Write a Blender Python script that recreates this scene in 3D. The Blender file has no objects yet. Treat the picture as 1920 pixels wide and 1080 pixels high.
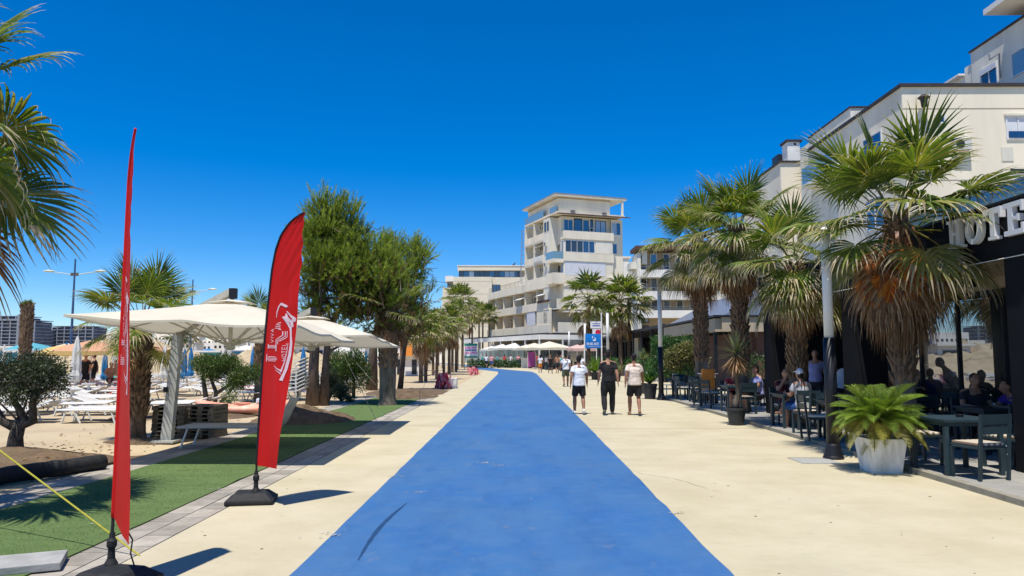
import bpy, bmesh, math, random
import numpy as np
from mathutils import Vector, Matrix, noise
random.seed(7); np.random.seed(7)
R = math.radians; PI = math.pi
S = bpy.context.scene
COL = S.collection
# ------------------------------------------------------------------ camera, sky, sun, exposure
cam_d = bpy.data.cameras.new('camera'); cam = bpy.data.objects.new('camera', cam_d); COL.objects.link(cam)
cam_d.sensor_width = 36; cam_d.lens = 1400 / 1920 * 36; cam_d.clip_end = 6000; cam_d.clip_start = 0.05
PITCH = math.atan(125 / 1400); YAW = math.atan(11 * math.cos(PITCH) / 1400); HC = 1.7
cam.location = (0, 0, HC); cam.rotation_euler = (PI / 2 + PITCH, 0, YAW)
S.camera = cam
SUN = Vector((-.12, -.33, 1)).normalized()
EL = math.asin(SUN.z); AZ = math.atan2(SUN.x, SUN.y)
w = bpy.data.worlds.new('World'); S.world = w; w.use_nodes = True
nt = w.node_tree; nt.nodes.clear()
sky = nt.nodes.new('ShaderNodeTexSky'); sky.sky_type = 'NISHITA'; sky.sun_disc = False
sky.sun_elevation = EL; sky.sun_rotation = AZ; sky.altitude = 0; sky.air_density = 0.9; sky.dust_density = 0.0; sky.ozone_density = 10.0
bg = nt.nodes.new('ShaderNodeBackground'); bg.inputs['Strength'].default_value = 0.125
hs = nt.nodes.new('ShaderNodeHueSaturation'); hs.inputs['Saturation'].default_value = 1.32; hs.inputs['Hue'].default_value = 0.504
wo = nt.nodes.new('ShaderNodeOutputWorld')
nt.links.new(sky.outputs[0], hs.inputs['Color']); nt.links.new(hs.outputs[0], bg.inputs[0]); nt.links.new(bg.outputs[0], wo.inputs[0])
sd = bpy.data.lights.new('sun', 'SUN'); sd.energy = 4.8; sd.angle = R(.55); sd.color = (1, .945, .85)
so = bpy.data.objects.new('sun', sd); COL.objects.link(so); so.rotation_euler = SUN.to_track_quat('Z', 'Y').to_euler(); so.location = (0, 0, 60)
S.view_settings.view_transform = 'Standard'; S.view_settings.look = 'None'; S.view_settings.exposure = 0.28; S.view_settings.gamma = 1
S.cycles.max_bounces = 8; S.cycles.transparent_max_bounces = 8

def ray(px, py):
    x = (px - 960) / 1400; y = (540 - py) / 1400
    d = (x, math.cos(PITCH) - y * math.sin(PITCH), math.sin(PITCH) + y * math.cos(PITCH))
    c, s = math.cos(YAW), math.sin(YAW)
    return Vector((d[0] * c - d[1] * s, d[0] * s + d[1] * c, d[2]))
def G(px, py, z=0):
    d = ray(px, py); t = (z - HC) / d.z
    return Vector((d.x * t, d.y * t, z))
def P(px, py, Y):
    d = ray(px, py); t = Y / d.y
    return Vector((d.x * t, Y, HC + d.z * t))
def PX(px, py, X):
    d = ray(px, py); t = X / d.x
    return Vector((X, d.y * t, HC + d.z * t))

# ------------------------------------------------------------------ materials
def mat(name, c, rough=.7, var=.12, scale=4.0, bump=0.0, bscale=None, metal=0, spec=.35, c2=None, stretch=None, island=0, coat=0, detail=4):
    m = bpy.data.materials.new(name); m.use_nodes = True
    n = m.node_tree.nodes; l = m.node_tree.links; b = n['Principled BSDF']
    b.inputs['Roughness'].default_value = rough; b.inputs['Metallic'].default_value = metal
    b.inputs['Specular IOR Level'].default_value = spec
    if coat: b.inputs['Coat Weight'].default_value = coat
    c2 = c2 or tuple(x * (1 - 2.2 * var) for x in c)
    g = n.new('ShaderNodeNewGeometry'); mp = n.new('ShaderNodeMapping')
    if stretch: mp.inputs['Scale'].default_value = stretch
    l.new(g.outputs['Position'], mp.inputs[0])
    no = n.new('ShaderNodeTexNoise'); no.inputs['Scale'].default_value = scale; no.inputs['Detail'].default_value = detail; no.inputs['Roughness'].default_value = .62
    l.new(mp.outputs[0], no.inputs[0])
    mx = n.new('ShaderNodeMix'); mx.data_type = 'RGBA'
    mx.inputs[6].default_value = (*c2, 1); mx.inputs[7].default_value = (*c, 1)
    rp = n.new('ShaderNodeMapRange'); rp.inputs[1].default_value = .32; rp.inputs[2].default_value = .6
    l.new(no.outputs[0], rp.inputs[0]); l.new(rp.outputs[0], mx.inputs[0])
    out = mx.outputs[2]
    if island:
        oi = n.new('ShaderNodeObjectInfo'); hv = n.new('ShaderNodeHueSaturation')
        ma = n.new('ShaderNodeMapRange'); ma.inputs[3].default_value = 1 - island; ma.inputs[4].default_value = 1 + island
        l.new(oi.outputs['Random'], ma.inputs[0]); l.new(ma.outputs[0], hv.inputs['Value']); l.new(out, hv.inputs['Color']); out = hv.outputs[0]
    l.new(out, b.inputs['Base Color'])
    if bump:
        nb = n.new('ShaderNodeTexNoise'); nb.inputs['Scale'].default_value = bscale or scale * 6; nb.inputs['Detail'].default_value = 5
        l.new(mp.outputs[0], nb.inputs[0])
        bp = n.new('ShaderNodeBump'); bp.inputs['Strength'].default_value = 1; bp.inputs['Distance'].default_value = bump
        l.new(nb.outputs[0], bp.inputs['Height']); l.new(bp.outputs[0], b.inputs['Normal'])
    return m

def leaf_mat(name, trans=.45, rough=.45, spec=.4, tint=(1.25, 1.3, .5), vary=.25):
    """colour from the mesh's own colour attribute (green blade, dry tips), thin-leaf translucency"""
    m = bpy.data.materials.new(name); m.use_nodes = True
    n = m.node_tree.nodes; l = m.node_tree.links; b = n['Principled BSDF']
    b.inputs['Roughness'].default_value = rough; b.inputs['Specular IOR Level'].default_value = spec
    a = n.new('ShaderNodeAttribute'); a.attribute_name = 'Col'
    oi = n.new('ShaderNodeObjectInfo'); hv = n.new('ShaderNodeHueSaturation')
    ma = n.new('ShaderNodeMapRange'); ma.inputs[3].default_value = 1 - vary; ma.inputs[4].default_value = 1 + vary
    l.new(oi.outputs['Random'], ma.inputs[0]); l.new(ma.outputs[0], hv.inputs['Value']); l.new(a.outputs[0], hv.inputs['Color'])
    l.new(hv.outputs[0], b.inputs['Base Color'])
    t = n.new('ShaderNodeBsdfTranslucent'); mu = n.new('ShaderNodeMix'); mu.data_type = 'RGBA'; mu.blend_type = 'MULTIPLY'
    mu.inputs[0].default_value = 1; mu.inputs[7].default_value = (*tint, 1)
    l.new(hv.outputs[0], mu.inputs[6]); l.new(mu.outputs[2], t.inputs[0])
    ms = n.new('ShaderNodeMixShader'); ms.inputs[0].default_value = trans
    l.new(b.outputs[0], ms.inputs[1]); l.new(t.outputs[0], ms.inputs[2])
    l.new(ms.outputs[0], n['Material Output'].inputs[0])
    return m

def cloth_mat(name, c, trans=.3, rough=.8, var=.06, scale=3):
    m = mat(name, c, rough, var, scale, bump=.002, bscale=60)
    n = m.node_tree.nodes; l = m.node_tree.links
    t = n.new('ShaderNodeBsdfTranslucent'); t.inputs[0].default_value = (*c, 1)
    ms = n.new('ShaderNodeMixShader'); ms.inputs[0].default_value = trans
    l.new(n['Principled BSDF'].outputs[0], ms.inputs[1]); l.new(t.outputs[0], ms.inputs[2]); l.new(ms.outputs[0], n['Material Output'].inputs[0])
    return m

M = {}
M['sand'] = mat('sand', (.48, .385, .245), .95, .10, .6, bump=.03, bscale=3.5, c2=(.39, .305, .19), detail=8)
M['soil'] = mat('soil', (.16, .11, .065), .95, .2, 3, bump=.03, bscale=14, c2=(.09, .06, .035))
M['grass'] = mat('artificial_turf', (.115, .17, .06), .95, .1, 1.3, bump=.003, bscale=160, c2=(.09, .14, .048), spec=.1, stretch=(1, 3, 1))
M['tile'] = mat('paver', (.36, .325, .27), .85, .12, 5, bump=.003, bscale=60, island=.22)
M['tile_base'] = mat('paver_joint', (.2, .18, .15), .95, .1, 6)
M['deck'] = mat('deck_tile', (.36, .35, .32), .5, .08, 2, bump=.0015, bscale=40, island=.05)
M['kerb'] = mat('kerb_stone', (.3, .28, .22), .85, .12, 5, bump=.004)
M['white'] = mat('white_paint', (.76, .75, .72), .5, .06, 3)
M['plastic_white'] = mat('white_plastic', (.72, .71, .67), .42, .05, 4)
M['lounger_fab'] = cloth_mat('lounger_mesh', (.66, .63, .56), .15)
M['grey_fab'] = cloth_mat('grey_lounger_mesh', (.42, .4, .34), .1)
M['canopy'] = cloth_mat('canopy_canvas', (.74, .68, .55), .22, .85, .05, 1.5)
M['mast'] = mat('mast_paint', (.42, .43, .40), .55, .12, 3, bump=.002, bscale=30)
M['strut'] = mat('strut_paint', (.5, .47, .38), .5, .08, 5)
M['black'] = mat('black_metal', (.012, .013, .018), .45, .1, 3)
M['black_wall'] = mat('black_cladding', (.01, .011, .014), .75, .1, 2, spec=.15)
M['navy'] = mat('dark_blue_grey_metal', (.022, .042, .052), .45, .12, 4, island=.12)
M['red'] = cloth_mat('red_polyester', (.74, .012, .012), .35, .5, .05, 2)
M['print'] = cloth_mat('pink_white_print', (.82, .66, .74), .2, .6, .02, 5)
M['rubber'] = mat('black_rubber', (.02, .02, .021), .7, .25, 18, bump=.003, bscale=60)
M['concrete'] = mat('concrete', (.36, .36, .34), .85, .12, 4, bump=.004)
M['white_conc'] = mat('white_planter_concrete', (.84, .83, .79), .8, .14, 9, bump=.006, bscale=22, c2=(.6, .58, .52), stretch=(1, 1, .25))
M['pot'] = mat('dark_pot', (.035, .037, .04), .55, .15, 5)
M['trunk'] = mat('palm_bark', (.19, .13, .085), .95, .25, 9, bump=.02, bscale=40, c2=(.06, .04, .025), stretch=(1, 1, .5))
M['trunk_grey'] = mat('smooth_palm_bark', (.2, .165, .125), .95, .2, 7, bump=.014, bscale=26, c2=(.09, .07, .05), stretch=(1, 1, .3))
M['pine_bark'] = mat('pine_bark', (.17, .12, .09), .95, .25, 8, bump=.02, bscale=30, c2=(.07, .05, .035), stretch=(1, 1, .3))
M['olive_bark'] = mat('olive_bark', (.10, .085, .07), .95, .25, 12, bump=.015, c2=(.035, .03, .025))
M['boot'] = mat('leaf_base', (.24, .155, .09), .9, .25, 8, bump=.01, c2=(.075, .045, .03))
M['frond'] = leaf_mat('fan_frond', .42)
M['deadfrond'] = leaf_mat('dead_frond', .35, .8, .1, (1.2, 1.0, .8), .3)
M['pine'] = leaf_mat('pine_needles', .5, .6, .25, (1.2, 1.2, .5))
M['leaf'] = leaf_mat('leaves', .3, .5, .35, (1.2, 1.3, .5))
M['wall_cream'] = mat('cream_render', (.86, .77, .60), .85, .08, .5, stretch=(1, 1, .18), bump=.002, bscale=8, detail=6)
M['wall_grey'] = mat('grey_cream_render', (.80, .75, .63), .85, .09, .6, stretch=(1, 1, .18), bump=.002, bscale=8)
M['wall_beige'] = mat('beige_stone_cladding', (.78, .70, .54), .8, .05, .4)
M['wall_white'] = mat('white_render', (.82, .79, .72), .8, .05, .5)
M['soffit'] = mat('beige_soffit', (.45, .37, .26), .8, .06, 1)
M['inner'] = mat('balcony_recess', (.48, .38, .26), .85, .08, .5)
M['joint'] = mat('panel_joint', (.33, .28, .2), .9, .05, 1)
M['roof_dark'] = mat('dark_roof_edge', (.05, .04, .04), .6, .1, 2)
M['roof_brown'] = mat('brown_eaves', (.12, .06, .045), .7, .1, 2)
M['frame'] = mat('window_frame', (.72, .72, .72), .4, .03, 3)
M['frame_dark'] = mat('dark_window_frame', (.03, .03, .035), .4, .05, 3)
M['shutter'] = mat('roller_shutter', (.72, .72, .74), .5, .04, 3)
M['metal'] = mat('grey_metal', (.36, .37, .38), .4, .08, 4, metal=.6)
M['ac'] = mat('air_conditioner_case', (.62, .6, .55), .5, .06, 5)
M['scaf'] = mat('scaffold_building', (.13, .15, .19), .9, .15, .15)
M['scaf_line'] = mat('floor_slab', (.3, .33, .38), .8, .1, .3)
M['lamp_blue'] = mat('lamp_pole_paint', (.05, .1, .22), .5, .1, 1)
M['lamp_head'] = mat('lamp_head', (.55, .6, .52), .4, .05, 2)
M['rope'] = mat('yellow_strap', (.42, .38, .04), .7, .1, 30)
M['rope_w'] = mat('white_rope', (.6, .58, .5), .8, .1, 30)
M['kayak'] = mat('faded_orange_plastic', (.78, .32, .2), .5, .08, 3, c2=(.85, .5, .38))
M['orange'] = cloth_mat('orange_parasol', (.72, .40, .24), .3)
M['yellow'] = cloth_mat('yellow_parasol', (.72, .52, .2), .3)
M['pinkc'] = cloth_mat('pink_canopy', (.7, .5, .46), .3)
M['blue_cloth'] = cloth_mat('blue_parasol', (.03, .22, .5), .2)
M['teal'] = mat('teal_paint', (.1, .36, .42), .6, .05, 2)
M['whitec'] = cloth_mat('white_parasol_cloth', (.78, .77, .72), .2)
M['magenta'] = mat('magenta_fabric', (.4, .08, .3), .8, .1, 6)
M['tape_red'] = cloth_mat('red_tape', (.7, .07, .12), .3)
M['tape_pink'] = cloth_mat('pink_tape', (.85, .5, .52), .3)
M['sign_blue'] = mat('blue_banner', (.005, .2, .62), .5, .03, 1, c2=(.0, .12, .42), stretch=(.3, .3, 1.2))
M['sign_white'] = mat('sign_white', (.8, .78, .76), .5, .03, 3)
M['sign_red'] = mat('sign_red', (.6, .02, .05), .5, .03, 3)
M['sign_pink'] = mat('sign_pink', (.8, .2, .5), .5, .03, 3)
M['sign_navy'] = mat('sign_navy', (.03, .08, .35), .5, .03, 3)
M['sign_green'] = mat('sign_green', (.03, .3, .22), .5, .03, 3)
M['letter'] = mat('sign_letter', (.72, .72, .72), .35, .03, 5)
M['wood'] = mat('weathered_wood', (.2, .165, .12), .9, .2, 6, bump=.004, stretch=(1, 6, 6), island=.3, c2=(.1, .08, .055))
M['skin'] = mat('skin', (.42, .22, .14), .55, .06, 9, spec=.3)
M['skin2'] = mat('tanned_skin', (.27, .13, .08), .55, .06, 9, spec=.3)
M['hair'] = mat('dark_hair', (.012, .009, .008), .6, .2, 40, bump=.004, bscale=120)
M['hair_b'] = mat('brown_hair', (.12, .06, .03), .6, .2, 40, bump=.004, bscale=120)
def cl(n, c): M[n] = mat(n, c, .85, .07, 10, bump=.008, bscale=14)
cl('shirt_white', (.74, .76, .82)); cl('shirt_black', (.012, .012, .014)); cl('shirt_beige', (.7, .6, .52)); cl('cloth_black', (.014, .014, .016))
cl('cloth_olive', (.09, .1, .06)); cl('shirt_grey', (.42, .43, .46)); cl('shirt_red', (.5, .05, .06)); cl('shirt_maroon', (.1, .02, .025)); cl('shirt_purple', (.07, .03, .3))
cl('cloth_blue', (.02, .08, .25)); cl('shirt_lilac', (.32, .34, .62)); cl('cloth_dark', (.03, .03, .04)); cl('cloth_pink', (.8, .35, .4)); cl('cloth_orange', (.9, .3, .05)); cl('cloth_teal', (.02, .4, .45))
M['eye'] = mat('eye_dark', (.01, .008, .006), .3, .02, 5)
M['shoe_white'] = mat('shoe_white', (.75, .74, .7), .6, .05, 9); M['shoe_dark'] = mat('shoe_olive', (.1, .1, .08), .7, .1, 9); M['shoe_tan'] = mat('sandal_tan', (.35, .2, .13), .6, .05, 9)

def glass_mat(name, c=(.02, .04, .07), refl=.3, rough=.04):
    m = bpy.data.materials.new(name); m.use_nodes = True
    n = m.node_tree.nodes; l = m.node_tree.links; b = n['Principled BSDF']
    b.inputs['Base Color'].default_value = (*c, 1); b.inputs['Roughness'].default_value = .25
    g = n.new('ShaderNodeBsdfGlossy'); g.inputs['Roughness'].default_value = rough; g.inputs[0].default_value = (.85, .92, 1, 1)
    lw = n.new('ShaderNodeFresnel'); lw.inputs[0].default_value = 1.5
    ad = n.new('ShaderNodeMath'); ad.operation = 'ADD'; ad.use_clamp = True; ad.inputs[1].default_value = refl
    l.new(lw.outputs[0], ad.inputs[0])
    ms = n.new('ShaderNodeMixShader'); l.new(ad.outputs[0], ms.inputs[0])
    l.new(b.outputs[0], ms.inputs[1]); l.new(g.outputs[0], ms.inputs[2]); l.new(ms.outputs[0], n['Material Output'].inputs[0])
    return m
M['glass'] = glass_mat('window_glass', (.015, .03, .06), .12)
M['glass_dim'] = glass_mat('shaded_glass', (.03, .035, .04), .03, .15)
M['glass_rest'] = glass_mat('reflective_shopfront_glass', (.008, .012, .015), .30, .012)
M['glass_pale'] = glass_mat('pale_railing_glass', (.2, .3, .3), .1)
M['glass_white'] = glass_mat('curtained_glass', (.35, .4, .45), .08)

# promenade paving: pale cream screed with faint trowel marks
def cream_mat():
    m = mat('cream_screed', (.51, .455, .315), .88, .05, .8, bump=.003, bscale=25, c2=(.44, .385, .25), detail=8)
    n = m.node_tree.nodes; l = m.node_tree.links; b = n['Principled BSDF']
    src = b.inputs['Base Color'].links[0].from_socket
    g = n.new('ShaderNodeNewGeometry'); mp = n.new('ShaderNodeMapping'); mp.inputs['Scale'].default_value = (2.2, 9, 1)
    l.new(g.outputs['Position'], mp.inputs[0])
    no = n.new('ShaderNodeTexNoise'); no.inputs['Scale'].default_value = 1.6; no.inputs['Detail'].default_value = 9; no.inputs['Roughness'].default_value = .7
    l.new(mp.outputs[0], no.inputs[0])
    r = n.new('ShaderNodeMapRange'); r.inputs[1].default_value = .55; r.inputs[2].default_value = .75; l.new(no.outputs[0], r.inputs[0])
    mu = n.new('ShaderNodeMath'); mu.operation = 'MULTIPLY'; mu.inputs[1].default_value = .45; l.new(r.outputs[0], mu.inputs[0])
    mx = n.new('ShaderNodeMix'); mx.data_type = 'RGBA'; mx.inputs[7].default_value = (.36, .27, .17, 1)
    l.new(mu.outputs[0], mx.inputs[0]); l.new(src, mx.inputs[6])
    n2 = n.new('ShaderNodeTexNoise'); n2.inputs['Scale'].default_value = .55; n2.inputs['Detail'].default_value = 12; n2.inputs['Roughness'].default_value = .75; n2.inputs['Distortion'].default_value = .6
    l.new(g.outputs['Position'], n2.inputs[0]); r2 = n.new('ShaderNodeMapRange'); r2.inputs[1].default_value = .5; r2.inputs[2].default_value = .72; r2.inputs[4].default_value = .32; l.new(n2.outputs[0], r2.inputs[0])
    m2 = n.new('ShaderNodeMix'); m2.data_type = 'RGBA'; m2.inputs[7].default_value = (.34, .30, .225, 1); l.new(r2.outputs[0], m2.inputs[0]); l.new(mx.outputs[2], m2.inputs[6]); l.new(m2.outputs[2], b.inputs['Base Color'])
    return m
M['cream'] = cream_mat()
def blue_mat():
    m = mat('blue_track_coating', (.032, .125, .315), .62, .1, .7, bump=.002, bscale=70, c2=(.045, .14, .31), detail=9, spec=.3)
    n = m.node_tree.nodes; l = m.node_tree.links; b = n['Principled BSDF']
    src = b.inputs['Base Color'].links[0].from_socket
    g = n.new('ShaderNodeNewGeometry')
    def layer(src, scale, lo, hi, amt, col, nscale=1.0, dist=0):
        mp = n.new('ShaderNodeMapping'); mp.inputs['Scale'].default_value = scale; l.new(g.outputs['Position'], mp.inputs[0])
        no = n.new('ShaderNodeTexNoise'); no.inputs['Scale'].default_value = nscale; no.inputs['Detail'].default_value = 10; no.inputs['Roughness'].default_value = .68; no.inputs['Distortion'].default_value = dist
        l.new(mp.outputs[0], no.inputs[0])
        r = n.new('ShaderNodeMapRange'); r.inputs[1].default_value = lo; r.inputs[2].default_value = hi; r.inputs[4].default_value = amt; l.new(no.outputs[0], r.inputs[0])
        mx = n.new('ShaderNodeMix'); mx.data_type = 'RGBA'; mx.inputs[7].default_value = (*col, 1)
        l.new(r.outputs[0], mx.inputs[0]); l.new(src, mx.inputs[6]); return mx.outputs[2]
    s = layer(src, (2.0, .45, 1), .46, .66, .55, (.022, .088, .24))          # lengthwise wear tracks
    s = layer(s, (2.2, 3.0, 1), .48, .76, .38, (.10, .19, .34), 1.5)        # crosswise brush marks
    s = layer(s, (.9, .6, 1), .44, .76, .5, (.09, .165, .28), .8)
    s = layer(s, (2.3, 1.6, 1), .60, .76, .55, (.2, .21, .22), 1.3)           # dusty patches
    s = layer(s, (14, 22, 1), .62, .78, .5, (.022, .085, .22), 1.2)
    s = layer(s, (26, 30, 1), .60, .74, .35, (.13, .2, .33), 1.5)
    l.new(s, b.inputs['Base Color']); return m
M['blue'] = blue_mat()
def stripe_mat():
    m = bpy.data.materials.new('striped_cushion_fabric'); m.use_nodes = True
    n = m.node_tree.nodes; l = m.node_tree.links; b = n['Principled BSDF']; b.inputs['Roughness'].default_value = .9
    t = n.new('ShaderNodeTexCoord'); s = n.new('ShaderNodeSeparateXYZ'); l.new(t.outputs['Object'], s.inputs[0])
    a = n.new('ShaderNodeMath'); a.operation = 'MULTIPLY'; a.inputs[1].default_value = 70; l.new(s.outputs[0], a.inputs[0])
    c = n.new('ShaderNodeMath'); c.operation = 'SINE'; l.new(a.outputs[0], c.inputs[0])
    r = n.new('ShaderNodeValToRGB'); r.color_ramp.interpolation = 'CONSTANT'
    e = r.color_ramp.elements; e[0].position = 0; e[0].color = (.22, .15, .1, 1); e[1].position = .3; e[1].color = (.5, .42, .3, 1); x = e.new(.55); x.color = (.68, .64, .54, 1)
    mr = n.new('ShaderNodeMapRange'); mr.inputs[1].default_value = -1; l.new(c.outputs[0], mr.inputs[0])
    l.new(mr.outputs[0], r.inputs[0]); l.new(r.outputs[0], b.inputs['Base Color']); return m
M['stripe'] = stripe_mat()

# ------------------------------------------------------------------ object helpers
def tag(o, label=None, cat=None, group=None, kind=None):
    if label: o['label'] = label
    if cat: o['category'] = cat
    if group: o['group'] = group
    if kind: o['kind'] = kind
    return o
def empty(name, loc=(0, 0, 0), rz=0, label=None, cat=None, group=None):
    o = bpy.data.objects.new(name, None); COL.objects.link(o); o.location = loc; o.rotation_euler = (0, 0, rz); o.empty_display_size = .2
    return tag(o, label, cat, group)
def link(name, me, parent=None, loc=None, rot=None, sc=None):
    o = bpy.data.objects.new(name, me); COL.objects.link(o)
    if parent: o.parent = parent
    if loc is not None: o.location = loc
    if rot is not None: o.rotation_euler = rot
    if sc is not None: o.scale = sc if hasattr(sc, '__len__') else (sc, sc, sc)
    return o
def set_mat(me, *ms):
    me.materials.clear()
    for m in ms: me.materials.append(M[m] if isinstance(m, str) else m)
class MB:
    def __init__(s): s.v = []; s.f = []; s.mi = []; s.m = 0
    def box(s, x0, x1, y0, y1, z0, z1):
        b = len(s.v)
        s.v += [(x0, y0, z0), (x1, y0, z0), (x1, y1, z0), (x0, y1, z0), (x0, y0, z1), (x1, y0, z1), (x1, y1, z1), (x0, y1, z1)]
        for q in ((0, 3, 2, 1), (4, 5, 6, 7), (0, 1, 5, 4), (1, 2, 6, 5), (2, 3, 7, 6), (3, 0, 4, 7)): s.f.append(tuple(b + i for i in q)); s.mi.append(s.m)
        return s
    def poly(s, pts):
        b = len(s.v); s.v += [tuple(p) for p in pts]; s.f.append(tuple(range(b, b + len(pts)))); s.mi.append(s.m); return s
    def prism(s, pts, d):
        """closed polygon pts (3D, planar) extruded by vector d"""
        b = len(s.v); n = len(pts); d = Vector(d)
        s.v += [tuple(p) for p in pts] + [tuple(Vector(p) + d) for p in pts]
        s.f.append(tuple(reversed(range(b, b + n)))); s.f.append(tuple(range(b + n, b + 2 * n))); s.mi += [s.m] * 2
        for i in range(n):
            j = (i + 1) % n; s.f.append((b + i, b + j, b + n + j, b + n + i)); s.mi.append(s.m)
        return s
    def tube(s, pts, rad, n=8, cap=True, ell=None):
        pts = [Vector(p) for p in pts]; k = len(pts)
        if not hasattr(rad, '__len__'): rad = [rad] * k
        b = len(s.v); up = None
        for i, p in enumerate(pts):
            t = (pts[min(i + 1, k - 1)] - pts[max(i - 1, 0)]).normalized()
            if up is None:
                up = Vector((0, 0, 1)) if abs(t.z) < .9 else Vector((1, 0, 0))
            a = t.cross(up).normalized() if t.cross(up).length > 1e-4 else t.orthogonal().normalized()
            c = a.cross(t).normalized(); up = c
            r1 = r2 = rad[i]
            if ell: r2 *= ell
            for j in range(n):
                an = 2 * PI * j / n
                s.v.append(tuple(p + a * math.cos(an) * r1 + c * math.sin(an) * r2))
        for i in range(k - 1):
            for j in range(n):
                j2 = (j + 1) % n; s.f.append((b + i * n + j, b + i * n + j2, b + (i + 1) * n + j2, b + (i + 1) * n + j)); s.mi.append(s.m)
        if cap:
            s.f.append(tuple(reversed(range(b, b + n)))); s.f.append(tuple(range(b + (k - 1) * n, b + k * n))); s.mi += [s.m] * 2
        return s
    def lathe(s, prof, n=16, c=(0, 0)):
        b = len(s.v)
        for r, z in prof:
            for j in range(n): s.v.append((c[0] + r * math.cos(2 * PI * j / n), c[1] + r * math.sin(2 * PI * j / n), z))
        for i in range(len(prof) - 1):
            for j in range(n):
                j2 = (j + 1) % n; s.f.append((b + i * n + j, b + i * n + j2, b + (i + 1) * n + j2, b + (i + 1) * n + j)); s.mi.append(s.m)
        s.f.append(tuple(reversed(range(b, b + n)))); s.f.append(tuple(range(b + (len(prof) - 1) * n, b + len(prof) * n))); s.mi += [s.m] * 2
        return s
    def mesh(s, name, *ms, smooth=False, bevel=0):
        me = bpy.data.meshes.new(name); me.from_pydata(s.v, [], s.f); set_mat(me, *ms)
        if len(ms) > 1: me.polygons.foreach_set('material_index', s.mi)
        bm = bmesh.new(); bm.from_mesh(me); bmesh.ops.recalc_face_normals(bm, faces=bm.faces)
        if bevel:
            bmesh.ops.bevel(bm, geom=[e for e in bm.edges if len(e.link_faces) == 2 and e.calc_face_angle(0) > .5], offset=bevel, segments=2, affect='EDGES', profile=.6)
        bm.to_mesh(me); bm.free()
        if smooth: me.polygons.foreach_set('use_smooth', [True] * len(me.polygons))
        me.update(); return me
    def build(s, name, m, parent=None, loc=None, rot=None, smooth=False, bevel=0, label=None, cat=None, group=None, kind=None):
        ms = m if isinstance(m, (list, tuple)) else [m]
        o = link(name, s.mesh(name, *ms, smooth=smooth, bevel=bevel), parent, loc, rot)
        return tag(o, label, cat, group, kind)
def copy_tree(o, parent=None):
    c = o.copy(); COL.objects.link(c); c.parent = parent
    if parent: c.matrix_parent_inverse = o.matrix_parent_inverse.copy()
    for ch in list(o.children): copy_tree(ch, c)
    return c
def quad_mesh(name, V, C=None, m='leaf', smooth=False):
    V = np.asarray(V, dtype=np.float32).reshape(-1, 4, 3); n = len(V)
    me = bpy.data.meshes.new(name); me.vertices.add(4 * n); me.vertices.foreach_set('co', V.ravel())
    me.loops.add(4 * n); me.loops.foreach_set('vertex_index', np.arange(4 * n, dtype=np.int32))
    me.polygons.add(n); me.polygons.foreach_set('loop_start', np.arange(0, 4 * n, 4, dtype=np.int32))
    me.update(calc_edges=True)
    if C is not None:
        a = me.color_attributes.new('Col', 'FLOAT_COLOR', 'CORNER')
        C = np.asarray(C, dtype=np.float32).reshape(n, 3); CC = np.ones((n, 4, 4), dtype=np.float32); CC[:, :, :3] = C[:, None, :]
        a.data.foreach_set('color', CC.ravel())
    set_mat(me, m); return me
ORD = ['first', 'second', 'third', 'fourth', 'fifth', 'sixth', 'seventh', 'eighth', 'ninth', 'tenth', 'eleventh', 'twelfth', 'thirteenth', 'fourteenth', 'fifteenth', 'sixteenth']

# ------------------------------------------------------------------ ground
def sheet(name, pts, z, m, th=0, **kw):
    b = MB()
    if th: b.prism([(x, y, z - th) for x, y in pts], (0, 0, th))
    else: b.poly([(x, y, z) for x, y in pts])
    return b.build(name, m, kind='structure', **kw)
def rag(x, y0, y1, step=.35, amp=.012, seed=0):
    out = []; y = y0
    while y < y1:
        out.append((x + amp * (noise.noise(Vector((y * 1.7, seed, 0))) * 1.6 + random.uniform(-.35, .35)), y)); y += step * (1 + y * .03)
    return out
def sand_ground():
    b = MB(); xs = [-2500, -900, -300, -120, -60] + [-40 + i * .6 for i in range(57)] + [-6.0]; ys = [-30, -5, 2] + [3 + i * .6 for i in range(80)] + [60, 80, 120, 200, 400, 1000, 2600]
    for y in ys:
        for x in xs:
            z = -.035
            if -40 < x < -6.5 and 3 < y < 52:
                k = min(1, (-6.5 - x) / 1.2)
                z += k * (.05 * noise.noise(Vector((x * .6, y * .6, 0))) + .035 * noise.noise(Vector((x * 2.3, y * 2.3, 5))) + .02)
            b.v.append((x, y, z))
    nx = len(xs)
    for i in range(len(ys) - 1):
        for j in range(nx - 1):
            a = i * nx + j; b.f.append((a, a + 1, a + nx + 1, a + nx)); b.mi.append(0)
    return b.build('ground', 'sand', smooth=True, kind='structure', label='pale trampled beach sand beside the promenade')
sand_ground()
sheet('pavement', [(-3.24, -12), (60, -12), (60, 30), (200, 260), (-60, 260), (-22, 160), (-9, 112), (-4.3, 84), (-3.4, 74), (-3.24, 31.6)], 0, 'cream', .12, label='pale cream promenade paving on both sides of the blue track')
sheet('far_ground', [(60, -30), (2500, -30), (2500, 2600), (-2500, 2600), (-2500, 1000), (-60, 260), (200, 260)], -.05, 'concrete')
sheet('sand_edge', [(-6.1, 31.6), (-3.24, 31.6), (-3.4, 74), (-4.3, 84), (-9, 112), (-22, 160), (-60, 260), (-80, 260), (-6.1, 60)], -.03, 'sand')
sheet('sand_verge', [(-6.1, -30), (-3.3, -30), (-3.3, -12.1), (-6.1, -12.1)], -.04, 'sand')
path = rag(-1.76, -6, 68, seed=1)[:] + [(-2.0, 75), (-3.2, 80.5), (-4.9, 88), (-8.2, 113), (-16, 146), (-60, 250), (-50, 250), (-12.5, 142), (-10.2, 131), (-3.5, 96), (-.4, 82), (1.4, 75)] + rag(1.66, -6, 68, seed=9)[::-1]
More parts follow.
